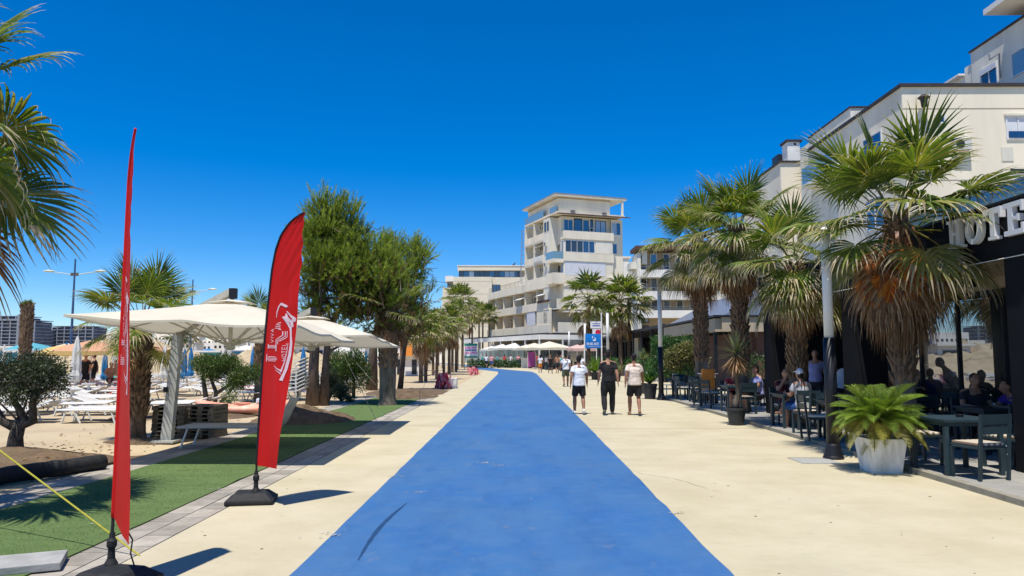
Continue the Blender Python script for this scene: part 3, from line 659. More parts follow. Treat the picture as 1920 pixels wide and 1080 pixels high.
# ------------------------------------------------------------------ pines
def needle_crown(name, lobes, n_shoots, seed, cone=(1, 1), ln=.42, nd=26, green=((.27, .36, .06), (.20, .29, .05), (.34, .42, .085)), up=.75, thin=.0085):
    rs = np.random.RandomState(seed); V = []; C = []; pos = []
    zmid = sum(l[2] for l in lobes) / len(lobes); brown = .3
    for (cx, cy, cz, rx, ry, rz, den) in lobes:
        k = int(n_shoots * den * (rx * ry * rz) ** .8 / sum(q[6] * (q[3] * q[4] * q[5]) ** .8 for q in lobes))
        nsub = max(3, int(k / 16)); subs = []
        for i in range(nsub):
            u = rs.normal(size=3); u /= np.linalg.norm(u); r = rs.rand() ** .33 * rs.uniform(.8, 1.12); subs.append((np.array([cx + u[0] * rx * r, cy + u[1] * ry * r, cz + u[2] * rz * r]), u, rs.uniform(.75, 1.3), rs.uniform(.16, .34)))
        for i in range(k):
            sc_, u0, br, sr = subs[rs.randint(nsub)]; u = rs.normal(size=3); u /= np.linalg.norm(u)
            p = sc_ + u * sr * rs.rand() ** .5 * np.array([1.2, 1.2, .75]); pos.append(p); u = u * .5 + u0 * .5
            d = u * .7 + np.array([0, 0, up]) + rs.normal(size=3) * .28; d /= np.linalg.norm(d)
            L = ln * rs.uniform(.5, 1.3) * (1.25 if p[2] > zmid + .8 else 1); base = np.array(green[rs.randint(len(green))]) * rs.uniform(.8, 1.2) * br
            if rs.rand() < brown * max(0, (zmid - p[2])): base = np.array([.22, .14, .08]) * rs.uniform(.7, 1.2)
            a = np.cross(d, [0, 0, 1.01]); a /= np.linalg.norm(a) + 1e-6; b = np.cross(d, a)
            m = nd; t = rs.rand(m); ph = rs.rand(m) * 2 * PI; base_p = p + d * (t * L)[:, None]
            rad = np.cos(ph)[:, None] * a + np.sin(ph)[:, None] * b
            dirn = d * .9 + rad * .55; dirn /= np.linalg.norm(dirn, axis=1)[:, None]
            tip = base_p + dirn * (.13 * rs.uniform(.7, 1.2, m))[:, None]
            sd2 = np.cross(dirn, rad); sd2 /= np.linalg.norm(sd2, axis=1)[:, None] + 1e-6; sd2 *= thin
            V.append(np.stack([base_p - sd2, base_p + sd2, tip + sd2 * .4, tip - sd2 * .4], 1)); C.append(np.tile(base, (m, 1)) * rs.uniform(.8, 1.2, (m, 1)))
            V.append(np.array([[p, p + a * .008, p + d * L + a * .003, p + d * L]])); C.append(np.array([[.16, .11, .06]]))
    return quad_mesh(name, np.concatenate(V), np.concatenate(C), 'pine'), pos
def lob(px, py, rx, ry, Y, dep=None, den=1.0):
    p = P(px, py, Y); k = Y / 1400; return (p.x, p.y, p.z, rx * k, dep or rx * k, ry * k, den)
def pine(name, root, trunks, lobes, n, seed, label, nb=26, **kw):
    o = empty(name, (root[0], root[1], 0), 0, label, 'pine tree', 'pines on the beach side'); org = Vector((root[0], root[1], 0))
    me, pos = needle_crown('pine_crown', lobes, n, seed, **kw)
    c = link('crown', me, o); c.location = -org
    rnd = random.Random(seed)
    for pts, r in trunks:
        link('trunk', MB().tube([Vector(p) - org for p in pts], [r * (1.25 if i == 0 else 1 - .75 * i / len(pts)) for i in range(len(pts))], 12).mesh('pine_trunk', 'pine_bark', smooth=True), o)
    bb = MB()
    for i in range(nb):
        pts, r = rnd.choice(trunks); t = rnd.uniform(.35, .98); k = t * (len(pts) - 1); i0 = min(int(k), len(pts) - 2)
        s = Vector(pts[i0]).lerp(Vector(pts[i0 + 1]), k - i0); e = Vector(pos[rnd.randrange(len(pos))]); m_ = s.lerp(e, .5) + Vector((rnd.uniform(-.2, .2), rnd.uniform(-.2, .2), -.15))
        bb.tube([s - org, m_ - org, e - org], [r * .35, r * .2, .012], 5)
    for i in range(nb * 6):
        s = Vector(pos[rnd.randrange(len(pos))]); e = s + Vector((rnd.gauss(0, .5), rnd.gauss(0, .5), rnd.uniform(-.7, -.1))); bb.tube([s - org, e - org], [.006, .016], 3, cap=False)
    tag(bb.build('branches', 'pine_bark', o), kind='stuff'); return o
t0 = Vector((-6.98, 25.6, 0)); t1 = Vector((-6.62, 25.7, 0))
pine('pine_tree', (-6.8, 25.6), [([t0, t0 + Vector((.0, 0, 1.2)), t0 + Vector((.05, 0, 2.6)), t0 + Vector((.0, 0, 4.2)), t0 + Vector((.3, 0, 6.2))], .21), ([t1, t1 + Vector((.02, 0, 1.2)), t1 + Vector((.1, 0, 2.5)), t1 + Vector((.8, 0, 4.0)), t1 + Vector((1.6, -.2, 5.0))], .15)],
     [lob(612, 440, 42, 58, 25.6), lob(652, 452, 44, 50, 25.8), lob(598, 500, 42, 50, 25.0), lob(650, 520, 58, 60, 25.2), lob(700, 500, 44, 52, 25.4), lob(722, 545, 30, 48, 25.0), lob(690, 575, 45, 45, 25.2), lob(585, 560, 38, 45, 25.5, den=.5), lob(630, 590, 48, 38, 25.3, den=.45), lob(575, 470, 22, 50, 25.6, den=.7), lob(615, 405, 30, 26, 25.6, den=.7), lob(648, 415, 24, 20, 25.6, den=.6), lob(722, 600, 26, 40, 25.3, den=.6)], 4700, 3,
     'large twin-trunked pine with a dense green crown behind the wide red flag')
t2 = Vector((-7.1, 36.5, 0))
pine('pine_tree', (-7.1, 36.5), [([t2, t2 + Vector((.05, 0, 2)), t2 + Vector((.4, 0, 4)), t2 + Vector((1.2, 0, 5.8))], .24), ([t2 + Vector((1.3, .5, 0)), t2 + Vector((1.5, .5, 2)), t2 + Vector((2.0, .5, 4))], .12)],
     [lob(760, 500, 30, 46, 36), lob(778, 475, 24, 22, 36), lob(750, 560, 36, 50, 35.5), lob(795, 500, 16, 32, 36, den=.55), lob(785, 560, 26, 40, 36, den=.35), lob(770, 610, 40, 32, 36, den=.3), lob(730, 480, 24, 40, 36)], 1900, 9,
     'smaller pine with a thin ragged crown right of the large pine', ln=.5)

# ------------------------------------------------------------------ broad-leaved shrubs and small trees
def leaf_cloud(name, lobes, n, ls, cols, seed, m='leaf', shell=.45, asp=.38, up=0.0):
    rs = np.random.RandomState(seed); wts = np.array([l[3] * l[4] * l[5] * l[6] for l in lobes]) ** .75; wts /= wts.sum(); V = []; C = []
    for l, wt in zip(lobes, wts):
        k = int(n * wt); u = rs.normal(size=(k, 3)); u /= np.linalg.norm(u, axis=1)[:, None]; r = rs.rand(k) ** shell
        cl_ = np.array([.82 + .42 * noise.noise(Vector(x * 3.1 + l[0])) for x in u])
        c = np.array(l[:3]) + u * (np.array(l[3:6]))[None] * (r * cl_)[:, None]
        d = u * .6 + rs.normal(size=(k, 3)) * .6 + np.array([0, 0, up]); d /= np.linalg.norm(d, axis=1)[:, None]
        a = np.cross(d, rs.normal(size=(k, 3))); a /= np.linalg.norm(a, axis=1)[:, None]; s = ls * rs.uniform(.6, 1.3, k)[:, None]
        V.append(np.stack([c, c + d * s * .5 + a * s * asp * .5, c + d * s, c + d * s * .5 - a * s * asp * .5], 1))
        cc = np.array(cols)[rs.randint(len(cols), size=k)] * rs.uniform(.7, 1.3, (k, 1)); C.append(cc)
    return quad_mesh(name, np.concatenate(V), np.concatenate(C), m)
def shrub(name, org, lobes, n, ls, cols, seed, label, cat='shrub', stems=(), bark='olive_bark', group=None, **kw):
    o = empty(name, org, 0, label, cat, group); O = Vector(org)
    link('foliage', leaf_cloud('foliage', lobes, n, ls, cols, seed, **kw), o).location = -O
    for pts, r in stems:
        link('stem', MB().tube([Vector(p) - O for p in pts], r, 9).mesh('stem', bark, smooth=True), o)
    rnd = random.Random(seed); b = MB()
    for i in range(26):
        l = rnd.choice(lobes); c = Vector(l[:3]); st_ = Vector(rnd.choice(stems)[0][-1]) if stems else Vector((l[0], l[1], O.z)); e = c + Vector((rnd.uniform(-.8, .8) * l[3], rnd.uniform(-.8, .8) * l[4], rnd.uniform(-.6, .8) * l[5]))
        b.tube([st_ - O, st_.lerp(e, .5) + Vector((0, 0, .05)) - O, e - O], [.022, .012, .004], 4, cap=False)
    tag(b.build('twigs', bark, o), kind='stuff'); return o
OLV = [(.045, .06, .03), (.07, .09, .05), (.03, .045, .022), (.12, .14, .09)]
q = Vector((-8.2, 12.3, 0))
shrub('olive_tree', q, [lob(60, 705, 52, 42, 12.3), lob(10, 700, 50, 46, 12.4), lob(95, 700, 42, 40, 12.2), lob(40, 740, 55, 28, 12.2, den=.6), lob(-40, 700, 50, 50, 12.4), lob(70, 680, 40, 28, 12.5), lob(112, 725, 24, 26, 12.2, den=.5)], 15000, .06, OLV, 4,
      'low olive tree with dark forked trunk on the sand at the left', 'tree',
      [([q, q + Vector((.0, 0, .35)), q + Vector((.05, 0, .6))], [.15, .11, .10]), ([q + Vector((.03, 0, .5)), P(5, 790, 12.3), P(-20, 745, 12.3)], [.09, .07, .045]), ([q + Vector((.05, 0, .55)), P(50, 790, 12.3), P(25, 750, 12.3), P(30, 720, 12.3)], [.09, .06, .05, .03]), ([q + Vector((.05, 0, .55)), P(62, 790, 12.3), P(62, 745, 12.2), P(90, 725, 12.2)], [.09, .07, .05, .03])], asp=.3, shell=.5)
q = Vector((-10.6, 25.8, 0)); GR = [(.09, .15, .03), (.06, .11, .025), (.04, .07, .02), (.12, .17, .04)]
shrub('topiary_shrub', q, [lob(400, 690, 34, 30, 25.8), lob(425, 680, 34, 22, 25.8), lob(452, 705, 28, 26, 25.6), lob(378, 682, 24, 22, 25.8), lob(440, 720, 24, 18, 25.6, den=.7), lob(475, 700, 20, 24, 25.8, den=.6)], 16000, .075, GR, 6,
      'round-headed dark green shrub on bare stems under the nearest cream canopy', 'shrub',
      [([P(388, 757, 25.8), P(384, 730, 25.8), P(380, 705, 25.8)], [.09, .08, .06]), ([P(403, 757, 25.8), P(405, 735, 25.8), P(396, 712, 25.8)], [.08, .07, .05]), ([P(405, 738, 25.8), P(425, 725, 25.8), P(440, 708, 25.8)], [.07, .06, .04]), ([P(412, 757, 25.8), P(430, 735, 25.8), P(448, 712, 25.8)], [.06, .05, .04])])
shrub('bush', (-6.9, 30.5, 0), [lob(662, 680, 34, 34, 30), lob(640, 705, 30, 42, 30.5), lob(675, 700, 26, 40, 30), lob(628, 690, 28, 44, 31)], 15000, .085, [(.10, .17, .025), (.05, .10, .02), (.03, .06, .015)], 8, 'large rounded green bush right of the pine trunks', 'shrub', [([(-6.6, 30.2, 0), (-6.6, 30.2, 1.0)], [.08, .05])])
shrub('bush', (-8.0, 28.2, 0), [lob(618, 715, 26, 30, 28), lob(560, 715, 22, 26, 28)], 6000, .07, [(.09, .11, .06), (.05, .07, .035)], 12, 'low grey-green bush behind the pine trunks', 'shrub')
shrub('bush', (-6.2, 27.6, 0), [lob(640, 735, 24, 18, 27.6), lob(655, 748, 14, 12, 27, den=.5)], 3500, .06, [(.10, .13, .07), (.07, .09, .05)], 13, 'small grey-green weed patch beside the pine trunks', 'shrub')
shrub('bush', (-14, 33, 0), [lob(430, 745, 20, 14, 24), lob(720, 748, 10, 10, 29)], 900, .05, GR, 14, 'sparse beach weeds between shrub and canopy', 'shrub')
# terrace side greenery
HG = [(.035, .10, .02), (.02, .06, .015), (.06, .14, .03)]
def hedge(name, x0, x1, y0, y1, z0, z1, n, ls, cols, seed, label, cat='hedge'):
    rs = np.random.RandomState(seed); c = np.stack([rs.uniform(x0, x1, n), rs.uniform(y0, y1, n), z0 + (z1 - z0) * rs.rand(n)], 1)
    c[:, 2] += .12 * np.sin(c[:, 1] * 3 + c[:, 0] * 4) * (c[:, 2] > (z0 + z1) / 2); d = rs.normal(size=(n, 3)); d /= np.linalg.norm(d, axis=1)[:, None]
    a = np.cross(d, rs.normal(size=(n, 3))); a /= np.linalg.norm(a, axis=1)[:, None]; s = ls * rs.uniform(.6, 1.3, n)[:, None]
    V = np.stack([c, c + d * s * .5 + a * s * .25, c + d * s, c + d * s * .5 - a * s * .25], 1); C = np.array(cols)[rs.randint(len(cols), size=n)] * rs.uniform(.7, 1.3, (n, 1))
    o = link(name, quad_mesh(name, V, C)); return tag(o, label, cat)
hedge('hedge', 6.6, 9.2, 36.5, 37.6, .6, 2.55, 9000, .12, HG, 1, 'dark green climbing hedge under the long pergola roof')
shrub('variegated_bush', (7.3, 31.5, 0), [lob(1268, 668, 24, 22, 31.5), lob(1290, 660, 24, 24, 31.5), lob(1310, 675, 22, 24, 31.5), lob(1262, 682, 20, 14, 31.5)], 9000, .11, [(.22, .22, .07), (.12, .14, .04), (.3, .27, .12), (.1, .08, .04)], 21, 'yellow-green variegated bush behind the second white and black post', 'shrub', up=.4)
def bladeplant(name, x, y, z, n, L, cols, seed, label, elev=(20, 85), wd=.03, group=None, droop=.5, cat='plant', dead=0, thick=None):
    rs = random.Random(seed); V = []; C = []
    for i in range(n):
        e = R(rs.uniform(*elev)) if i < n - dead else R(rs.uniform(-70, -20)); a = rs.uniform(0, 2 * PI); l = L * rs.uniform(.75, 1.1); d = Vector((math.cos(e) * math.cos(a), math.cos(e) * math.sin(a), math.sin(e))); s = Vector((-math.sin(a), math.cos(a), 0)); p = Vector((0, 0, 0)); c = pick(cols, rs) if i < n - dead else pick(DEAD, rs)
        pr = None
        for k in range(5):
            w_ = wd * [.7, 1, .9, .6, .05][k]
            row = (p - s * w_, p + s * w_)
            if pr: V.append([pr[0], pr[1], row[1], row[0]]); C.append(tuple(x_ * (.9 + .25 * k / 4) for x_ in c))
            pr = row; d = (d + Vector((0, 0, -droop * .18))).normalized(); p = p + d * l / 4
    o = empty(name, (x, y, z), 0, label, cat, group)
    link('foliage', quad_mesh(name, [[tuple(v) for v in q_] for q_ in V], C), o); return o
def potm(r0, r1, h, m='pot', n=20):
    return MB().lathe([(r0, 0), (r1, h * .86), (r1 * 1.08, h * .87), (r1 * 1.08, h), (r1 * .96, h), (r1 * .93, h - .06)], n).mesh('plant_pot', m)
# yucca in dark pot
yg = G(1381, 797); YU = bladeplant('potted_yucca', yg.x, yg.y, 0, 5, .1, [(.1, .12, .05)], 1, 'spiky yucca with crooked pale stem in a dark round pot at the terrace kerb')
for c_ in list(YU.children): bpy.data.objects.remove(c_)
link('pot', potm(.17, .225, .42), YU); link('soil', MB().lathe([(.2, .34), (.2, .36)], 16).mesh('soil', 'soil'), YU)
link('stem', MB().tube([(0, 0, .3), (.0, 0, .6), (.07, 0, .75), (.05, 0, .95), (.04, 0, 1.75)], [.085, .075, .06, .055, .05], 10).mesh('stem', 'trunk_grey', smooth=True), YU)
def blades(n, L, cols, seed, elev, wd, droop, dead, me_name):
    t = bladeplant('tmp', 0, 0, 0, n, L, cols, seed, 'x', elev, wd, None, droop, 'x', dead); ch = t.children[0]; me = ch.data; bpy.data.objects.remove(ch); bpy.data.objects.remove(t); me.name = me_name; return me
link('leaves', blades(120, .62, [(.10, .13, .06), (.14, .17, .09), (.2, .2, .12)], 5, (-12, 88), .016, .12, 45, 'yucca_leaves'), YU, (.04, 0, 1.72))
bm2 = blades(60, .5, [(.2, .14, .08)], 6, (-88, -60), .02, .3, 60, 'yucca_dead_leaves'); link('dead_leaves', bm2, YU, (.04, 0, 1.6))
# pots by the second post
def potplant(px, py, Ls, cols, label, seed, pr=.26, ph=.5, n=90, elev=(25, 88), wd=.02, stem=None):
    g = G(px, py); o = empty('potted_plant', (g.x, g.y, 0), 0, label, 'potted plant', 'potted plants between promenade and terrace')
    link('pot', potm(pr * .75, pr, ph), o); link('foliage', blades(n, Ls, cols, seed, elev, wd, .35, 0, 'pot_leaves'), o, (0, 0, ph + (stem or 0)))
    if stem: link('stem', MB().tube([(0, 0, ph - .1), (.05, 0, ph + stem * .5), (0, 0, ph + stem)], .03, 7).mesh('stem', 'olive_bark'), o)
    return o
potplant(1219, 748, .62, [(.08, .16, .03), (.05, .11, .02)], 'dark pot with bushy green leaves left of the second post', 3, .27, .58, 150, wd=.03)
potplant(1206, 738, .55, [(.14, .17, .08), (.1, .13, .06)], 'tall bare-stemmed yucca in a pot beyond the man in the beige shirt', 4, .25, .45, 90, (0, 88), stem=1.0)
potplant(1156, 715, .9, [(.2, .2, .11), (.13, .16, .07)], 'pale spiky potted plant beside the man in black', 5, .3, .5, 110, (10, 88), .03)
potplant(1116, 712, 1.0, [(.16, .24, .04), (.1, .18, .03)], 'bright green potted shrub right of the man in white', 6, .3, .5, 160, (15, 88), .04)
potplant(1186, 724, .7, [(.1, .12, .06), (.07, .1, .05)], 'dull green plant in a terracotta box behind the strollers', 7, .3, .4, 120, (10, 80), .03)
# sago palm in the white square planter
cg = G(1652, 884); CY = empty('potted_sago_palm', (cg.x, cg.y, 0), R(2), 'glossy sago palm in a stained white square tapered planter beside the first post', 'potted plant')
b = MB(); t_, bt = .265, .205; H_ = .49
outer = [[(-bt, -bt), (bt, -bt), (bt, bt), (-bt, bt)], [(-t_, -t_), (t_, -t_), (t_, t_), (-t_, t_)]]
for i in range(4):
    j = (i + 1) % 4; A_, B_ = outer[0][i], outer[0][j]; C1, D1 = outer[1][i], outer[1][j]
    b.prism([(A_[0], A_[1], 0), (B_[0], B_[1], 0), (D1[0], D1[1], H_), (C1[0], C1[1], H_)], (0, 0, 0)) if False else None
bmx = bmesh.new(); vs = [bmx.verts.new(v) for v in [(-bt, -bt, 0), (bt, -bt, 0), (bt, bt, 0), (-bt, bt, 0), (-t_, -t_, H_), (t_, -t_, H_), (t_, t_, H_), (-t_, t_, H_), (-t_ + .04, -t_ + .04, H_), (t_ - .04, -t_ + .04, H_), (t_ - .04, t_ - .04, H_), (-t_ + .04, t_ - .04, H_), (-t_ + .06, -t_ + .06, H_ - .06), (t_ - .06, -t_ + .06, H_ - .06), (t_ - .06, t_ - .06, H_ - .06), (-t_ + .06, t_ - .06, H_ - .06)]]
bmx.faces.new([vs[3], vs[2], vs[1], vs[0]])
for lv in (0, 4, 8):
    for i in range(4): j = (i + 1) % 4; bmx.faces.new([vs[lv + i], vs[lv + j], vs[lv + 4 + j], vs[lv + 4 + i]])
bmx.faces.new(vs[12:16]); bmesh.ops.bevel(bmx, geom=[e for e in bmx.edges if e.calc_face_angle(0) > .8], offset=.022, segments=3, affect='EDGES')
me = bpy.data.meshes.new('planter'); bmx.to_mesh(me); bmx.free(); set_mat(me, 'white_conc'); link('planter', me, CY)
link('soil', MB().box(-t_ + .06, t_ - .06, -t_ + .06, t_ - .06, H_ - .1, H_ - .045).mesh('soil', 'soil'), CY)
link('stem', MB().lathe([(.12, .4), (.15, .5), (.15, .68), (.09, .76)], 12).mesh('stem', 'boot', smooth=True), CY)
def sago_frond(elev, seed, L=.85, cols=((.12, .19, .03), (.09, .16, .025), (.18, .23, .04)), droop=.45):
    rs = random.Random(seed); V = []; C = []; e = R(elev); d = Vector((math.cos(e), 0, math.sin(e))); p = Vector((0, 0, 0)); n = 44; s = Vector((0, 1, 0)); prev = None
    for i in range(n):
        t = i / (n - 1); d = (d + Vector((0, 0, -droop * .05))).normalized(); p2 = p + d * L / n; nn = s.cross(d) * -1
        V.append([p - s * .007, p + s * .007, p2 + s * .007, p2 - s * .007]); C.append((.2, .2, .06))
        if i > 2:
            ll = .17 * math.sin(PI * min(1, .18 + t * .86)) ** .6 + .01
            for sg in (-1, 1):
                dr = (s * sg * .8 + d * .65 + nn * .5).normalized(); q0 = p2; q1 = q0 + dr * ll * .6; q2 = q1 + (dr + Vector((0, 0, -.35))).normalized() * ll * .4; w_ = d * .0055; c = pick(cols, rs)
                V.append([q0 - w_, q0 + w_, q1 + w_ * .8, q1 - w_ * .8]); V.append([q1 - w_ * .8, q1 + w_ * .8, q2 + w_ * .1, q2 - w_ * .1]); C += [c, tuple(x_ * 1.05 for x_ in c)]
        p = p2
    return [[tuple(v) for v in q_] for q_ in V], C
SG = []
for i, el in enumerate([66, 54, 42, 30, 19, 7, -8]):
    V_, C_ = sago_frond(el, i, .70, cols=((.15, .24, .03), (.12, .2, .025), (.2, .27, .04)) if el > 10 else ((.3, .26, .05), (.22, .22, .04))); SG.append(quad_mesh('sago_frond', V_, C_))
a = 0
for i in range(84):
    a += 2.39996; k = min(6, int(i / 84 * 7.0)); link('frond', SG[k], CY, (.05 * math.cos(a), .05 * math.sin(a), .73), (random.uniform(-.15, .15), 0, a), random.uniform(.85, 1.08))
link('frond', SG[6], CY, (-.05, -.05, .5), (0, .1, R(200)), .6)

# ------------------------------------------------------------------ stroke lettering
FONT = {'H': [[(0, 0), (0, 1)], [(.7, 0), (.7, 1)], [(0, .5), (.7, .5)]], 'O': [[(.38 + .38 * math.cos(a * PI / 8), .5 + .5 * math.sin(a * PI / 8)) for a in range(17)]], 'T': [[(0, 1), (.7, 1)], [(.35, 0), (.35, 1)]],
        'E': [[(.6, 0), (0, 0), (0, 1), (.6, 1)], [(0, .5), (.5, .5)]], 'L': [[(0, 1), (0, 0), (.6, 0)]], 'V': [[(0, 1), (.35, 0), (.7, 1)]], 'I': [[(.1, 0), (.1, 1)]], 'A': [[(0, 0), (.35, 1), (.7, 0)], [(.15, .4), (.55, .4)]],
        'B': [[(0, 0), (0, 1), (.5, 1), (.6, .75), (.5, .52), (0, .52)], [(.5, .52), (.68, .26), (.5, 0), (0, 0)]], 'U': [[(0, 1), (0, .2), (.2, 0), (.5, 0), (.7, .2), (.7, 1)]], 'R': [[(0, 0), (0, 1), (.5, 1), (.65, .75), (.5, .5), (0, .5)], [(.3, .5), (.7, 0)]],
        'S': [[(.65, .85), (.5, 1), (.15, 1), (0, .8), (.12, .55), (.5, .45), (.65, .22), (.5, 0), (.15, 0), (0, .15)]], 'Z': [[(0, 1), (.65, 1), (0, 0), (.65, 0)]], 'D': [[(0, 0), (0, 1), (.4, 1), (.7, .7), (.7, .3), (.4, 0), (0, 0)]], 'C': [[(.65, .8), (.4, 1), (.1, .8), (0, .5), (.1, .2), (.4, 0), (.65, .2)]], ' ': []}
def text_strokes(txt):
    out = []; x = 0
    for ch in txt:
        for st in FONT[ch]: out.append([(x + a, b) for a, b in st])
        x += {'I': .45, ' ': .5}.get(ch, 1.02)
    return out, x - .3
def stroke_quads(b, pts, wd, F, sub=3):
    """2-D polyline of width wd(s) mapped by F(u,v)->3D"""
    fine = []; 
    for i in range(len(pts) - 1):
        for k in range(sub): t = k / sub; fine.append((pts[i][0] * (1 - t) + pts[i + 1][0] * t, pts[i][1] * (1 - t) + pts[i + 1][1] * t))
    fine.append(pts[-1]); n = len(fine); L = []; Rr = []
    for i, (x, y) in enumerate(fine):
        a = fine[max(i - 1, 0)]; c = fine[min(i + 1, n - 1)]; dx, dy = c[0] - a[0], c[1] - a[1]; l = math.hypot(dx, dy) or 1; w_ = (wd(i / (n - 1)) if callable(wd) else wd) / 2
        L.append(F(x - dy / l * w_, y + dx / l * w_)); Rr.append(F(x + dy / l * w_, y - dx / l * w_))
    for i in range(n - 1): b.poly([L[i], L[i + 1], Rr[i + 1], Rr[i]])

# ------------------------------------------------------------------ feather flags
def interp(pts, z, ax=0):
    for (u0, z0), (u1, z1) in zip(pts, pts[1:]):
        if z0 <= z <= z1: return u0 + (u1 - u0) * (z - z0) / max(z1 - z0, 1e-6)
    return pts[-1][0] if z > pts[-1][1] else pts[0][0]
def flag(x, y, pole, free, dirf, label, rip, blk, seed, sleeve='black', amp=1.0):
    o = empty('feather_flag', (x, y, 0), 0, label, 'flag', 'red hotel feather flags on weighted feet')
    def D3(u, z, off=0):
        a = dirf(z); n = Vector((-math.sin(a), math.cos(a), 0)) * -1
        if n.dot(Vector((x, y, 0))) > 0: n = -n
        return Vector((math.cos(a) * u, math.sin(a) * u, z)) + n * off
    zt = pole[-1][1]; z0 = free[0][1]
    def W(t, z): return amp * (.010 * t * (1 if z > 2.35 else 0) * math.sin(46 * (t * .45 - (z - 2.4) * .62)) * min(1, max(0, (z - 2.35) * 3)) + .007 * t * math.sin(19 * t + 2.3 * z)) + amp * (.018 * math.sin(3.0 * z + 5 * t + seed) * t * (1.2 - .3 * z) + .03 * t * t * math.sin(1.4 * z + seed) + .006 * math.sin(14 * (z * .6 - t * .5) + seed) * t * (1 if z > 2.2 else .35))
    def F(t, z, off=0):
        ul = interp(pole, z); ur = interp(free, z); u = ul + (ur - ul) * t; return D3(u, z, off + W(t, z))
    b = MB(); N, K = 90, 14; zs = [z0 + (zt - z0) * (1 - (1 - i / N) ** 1.25) for i in range(N + 1)]
    for i, z in enumerate(zs):
        for k in range(K + 1):
            t = .035 + .965 * k / K; zz = z + (rip * (t - .1) * (1 - i / 6) if i < 6 else 0); b.v.append(tuple(F(t, min(zz, zt)) if zz > z0 - .01 else F(t, z) + Vector((0, 0, zz - z))))
    for i in range(N):
        for k in range(K): a = i * (K + 1) + k; b.f.append((a, a + 1, a + K + 2, a + K + 1)); b.mi.append(0)
    b.build('sail', 'red', o, smooth=True)
    s = MB(); zz = [z0 + (zt - z0) * i / 60 for i in range(61)]
    s.tube([D3(interp(pole, z), z) for z in zz], [.016] * 55 + [.015, .014, .013, .012, .011, .01], 8); s.build('pole_sleeve', sleeve, o, smooth=True)
    MB().tube([D3(interp(pole, z), z) for z in [.1, .2, .3, z0]], .012, 8).build('pole', 'black', o)
    MB().lathe([(.045, .10), (.05, .13), (.028, .17), (.024, .24), (.036, .26), (.036, .30), (.022, .32), (.02, .36)], 12).build('pole_socket', 'rubber', o)
    # print
    zoom = lambda px, py: (px, py)
    def FZ(px, py):
        yy = 540 + py / 5.4; z = P(510, yy, 8.6).z; xl = 128 - py * .0655; xr = 357 - py * .072; return F((px - xl) / (xr - xl), z, .006)
    pb = MB(); ST = lambda pts, wd: stroke_quads(pb, pts, wd, FZ)
    ST([(188, 300), (193, 240), (205, 190), (224, 160)], lambda t: 4 + 10 * t); ST([(218, 158), (266, 196)], 22)
    ST([(262, 240), (288, 275), (318, 318), (308, 345)], lambda t: 8 + 22 * t); ST([(246, 290), (268, 350), (292, 405), (296, 470)], lambda t: 34 - 26 * t); ST([(258, 262), (262, 300), (300, 350), (305, 400)], lambda t: 10 + 12 * math.sin(PI * t))
    ST([(293, 440), (297, 560), (290, 680), (268, 820), (232, 935)], lambda t: 9 + 19 * t); ST([(276, 560), (268, 660), (250, 760), (226, 850)], lambda t: 4 + 7 * t)
    ST([(174, 784), (200, 815), (236, 842)], lambda t: 3 + 10 * t); ST([(188, 826), (214, 852), (228, 870)], lambda t: 3 + 5 * t)
    for i in range(3): ST([(178 + i * 5, 405 - i * 20), (222, 385 - i * 16 + 26)], 7)
    ST([(200, 358), (226, 352)], 8); ST([(205, 420), (228, 424)], 6)
    ST([(236, 440), (236, 480), (190, 525), (190, 580)], 7); ST([(252, 440), (252, 490), (203, 535), (203, 570)], 6); ST([(266, 440), (266, 498), (216, 540)], 6)
    for i in range(3): ST([(130, 582 + i * 11), (196, 584 + i * 12)], 6)
    ST([(128, 568), (128, 612)], 8); ST([(190, 575), (190, 640)], 8)
    for i in range(4): ST([(118 if i % 3 else 128, 694 + i * 14), (200 - 10 * (i in (0, 3)), 698 + i * 14)], 6)
    ST([(116, 670), (112, 745)], 7)
    pb.build('emblem', 'print', o, kind='stuff'); pb = MB()
    for txt, bx, by, h, ln_ in (('VIVA', 170, 552, 22, 138), ('HOTEL', 262, 735, 30, 178)):
        sts, wd_ = text_strokes(txt)
        for st in sts: ST([(bx - h + h * 0 - (b_ - 1) * h * -1 * 0 + (1 - b_) * h, by - a_ / wd_ * ln_) for a_, b_ in st], 4.2)
    tag(pb.build('lettering', 'print', o), kind='stuff')
    # weighted foot
    bx = MB(); bx.box(-.265, .265, -.23, .23, 0, .055); bb = bx.mesh('foot', 'rubber', bevel=.02)
    f = link('foot', bb, o, (blk[0], blk[1], .002), (0, 0, blk[2]))
    m2 = MB(); p1 = [(-.255, -.22, .05), (.255, -.22, .05), (.255, .22, .05), (-.255, .22, .05)]; m2.v += p1 + [(x_ * .66, y_ * .6, .125) for x_, y_, _ in p1]; m2.f += [(0, 1, 5, 4), (1, 2, 6, 5), (2, 3, 7, 6), (3, 0, 4, 7), (4, 5, 6, 7), (3, 2, 1, 0)]; m2.mi += [0] * 6
    link('foot_top', m2.mesh('foot_top', 'rubber', bevel=.015), f)
    return o
flag(-3.03, 8.78, [(0, .1), (.0, .45), (.02, .9), (.06, 1.6), (.12, 2.2), (.19, 2.7), (.25, 2.92), (.34, 3.09), (.48, 3.21), (.60, 3.27), (.735, 3.31)], [(.44, .42), (.62, 2.0), (.70, 2.9), (.735, 3.31)], lambda z: math.atan2(-.58, .81), 'wide red feather flag with pale logo, farther of the two', -.0, (-.05, .02, R(10)), 1)
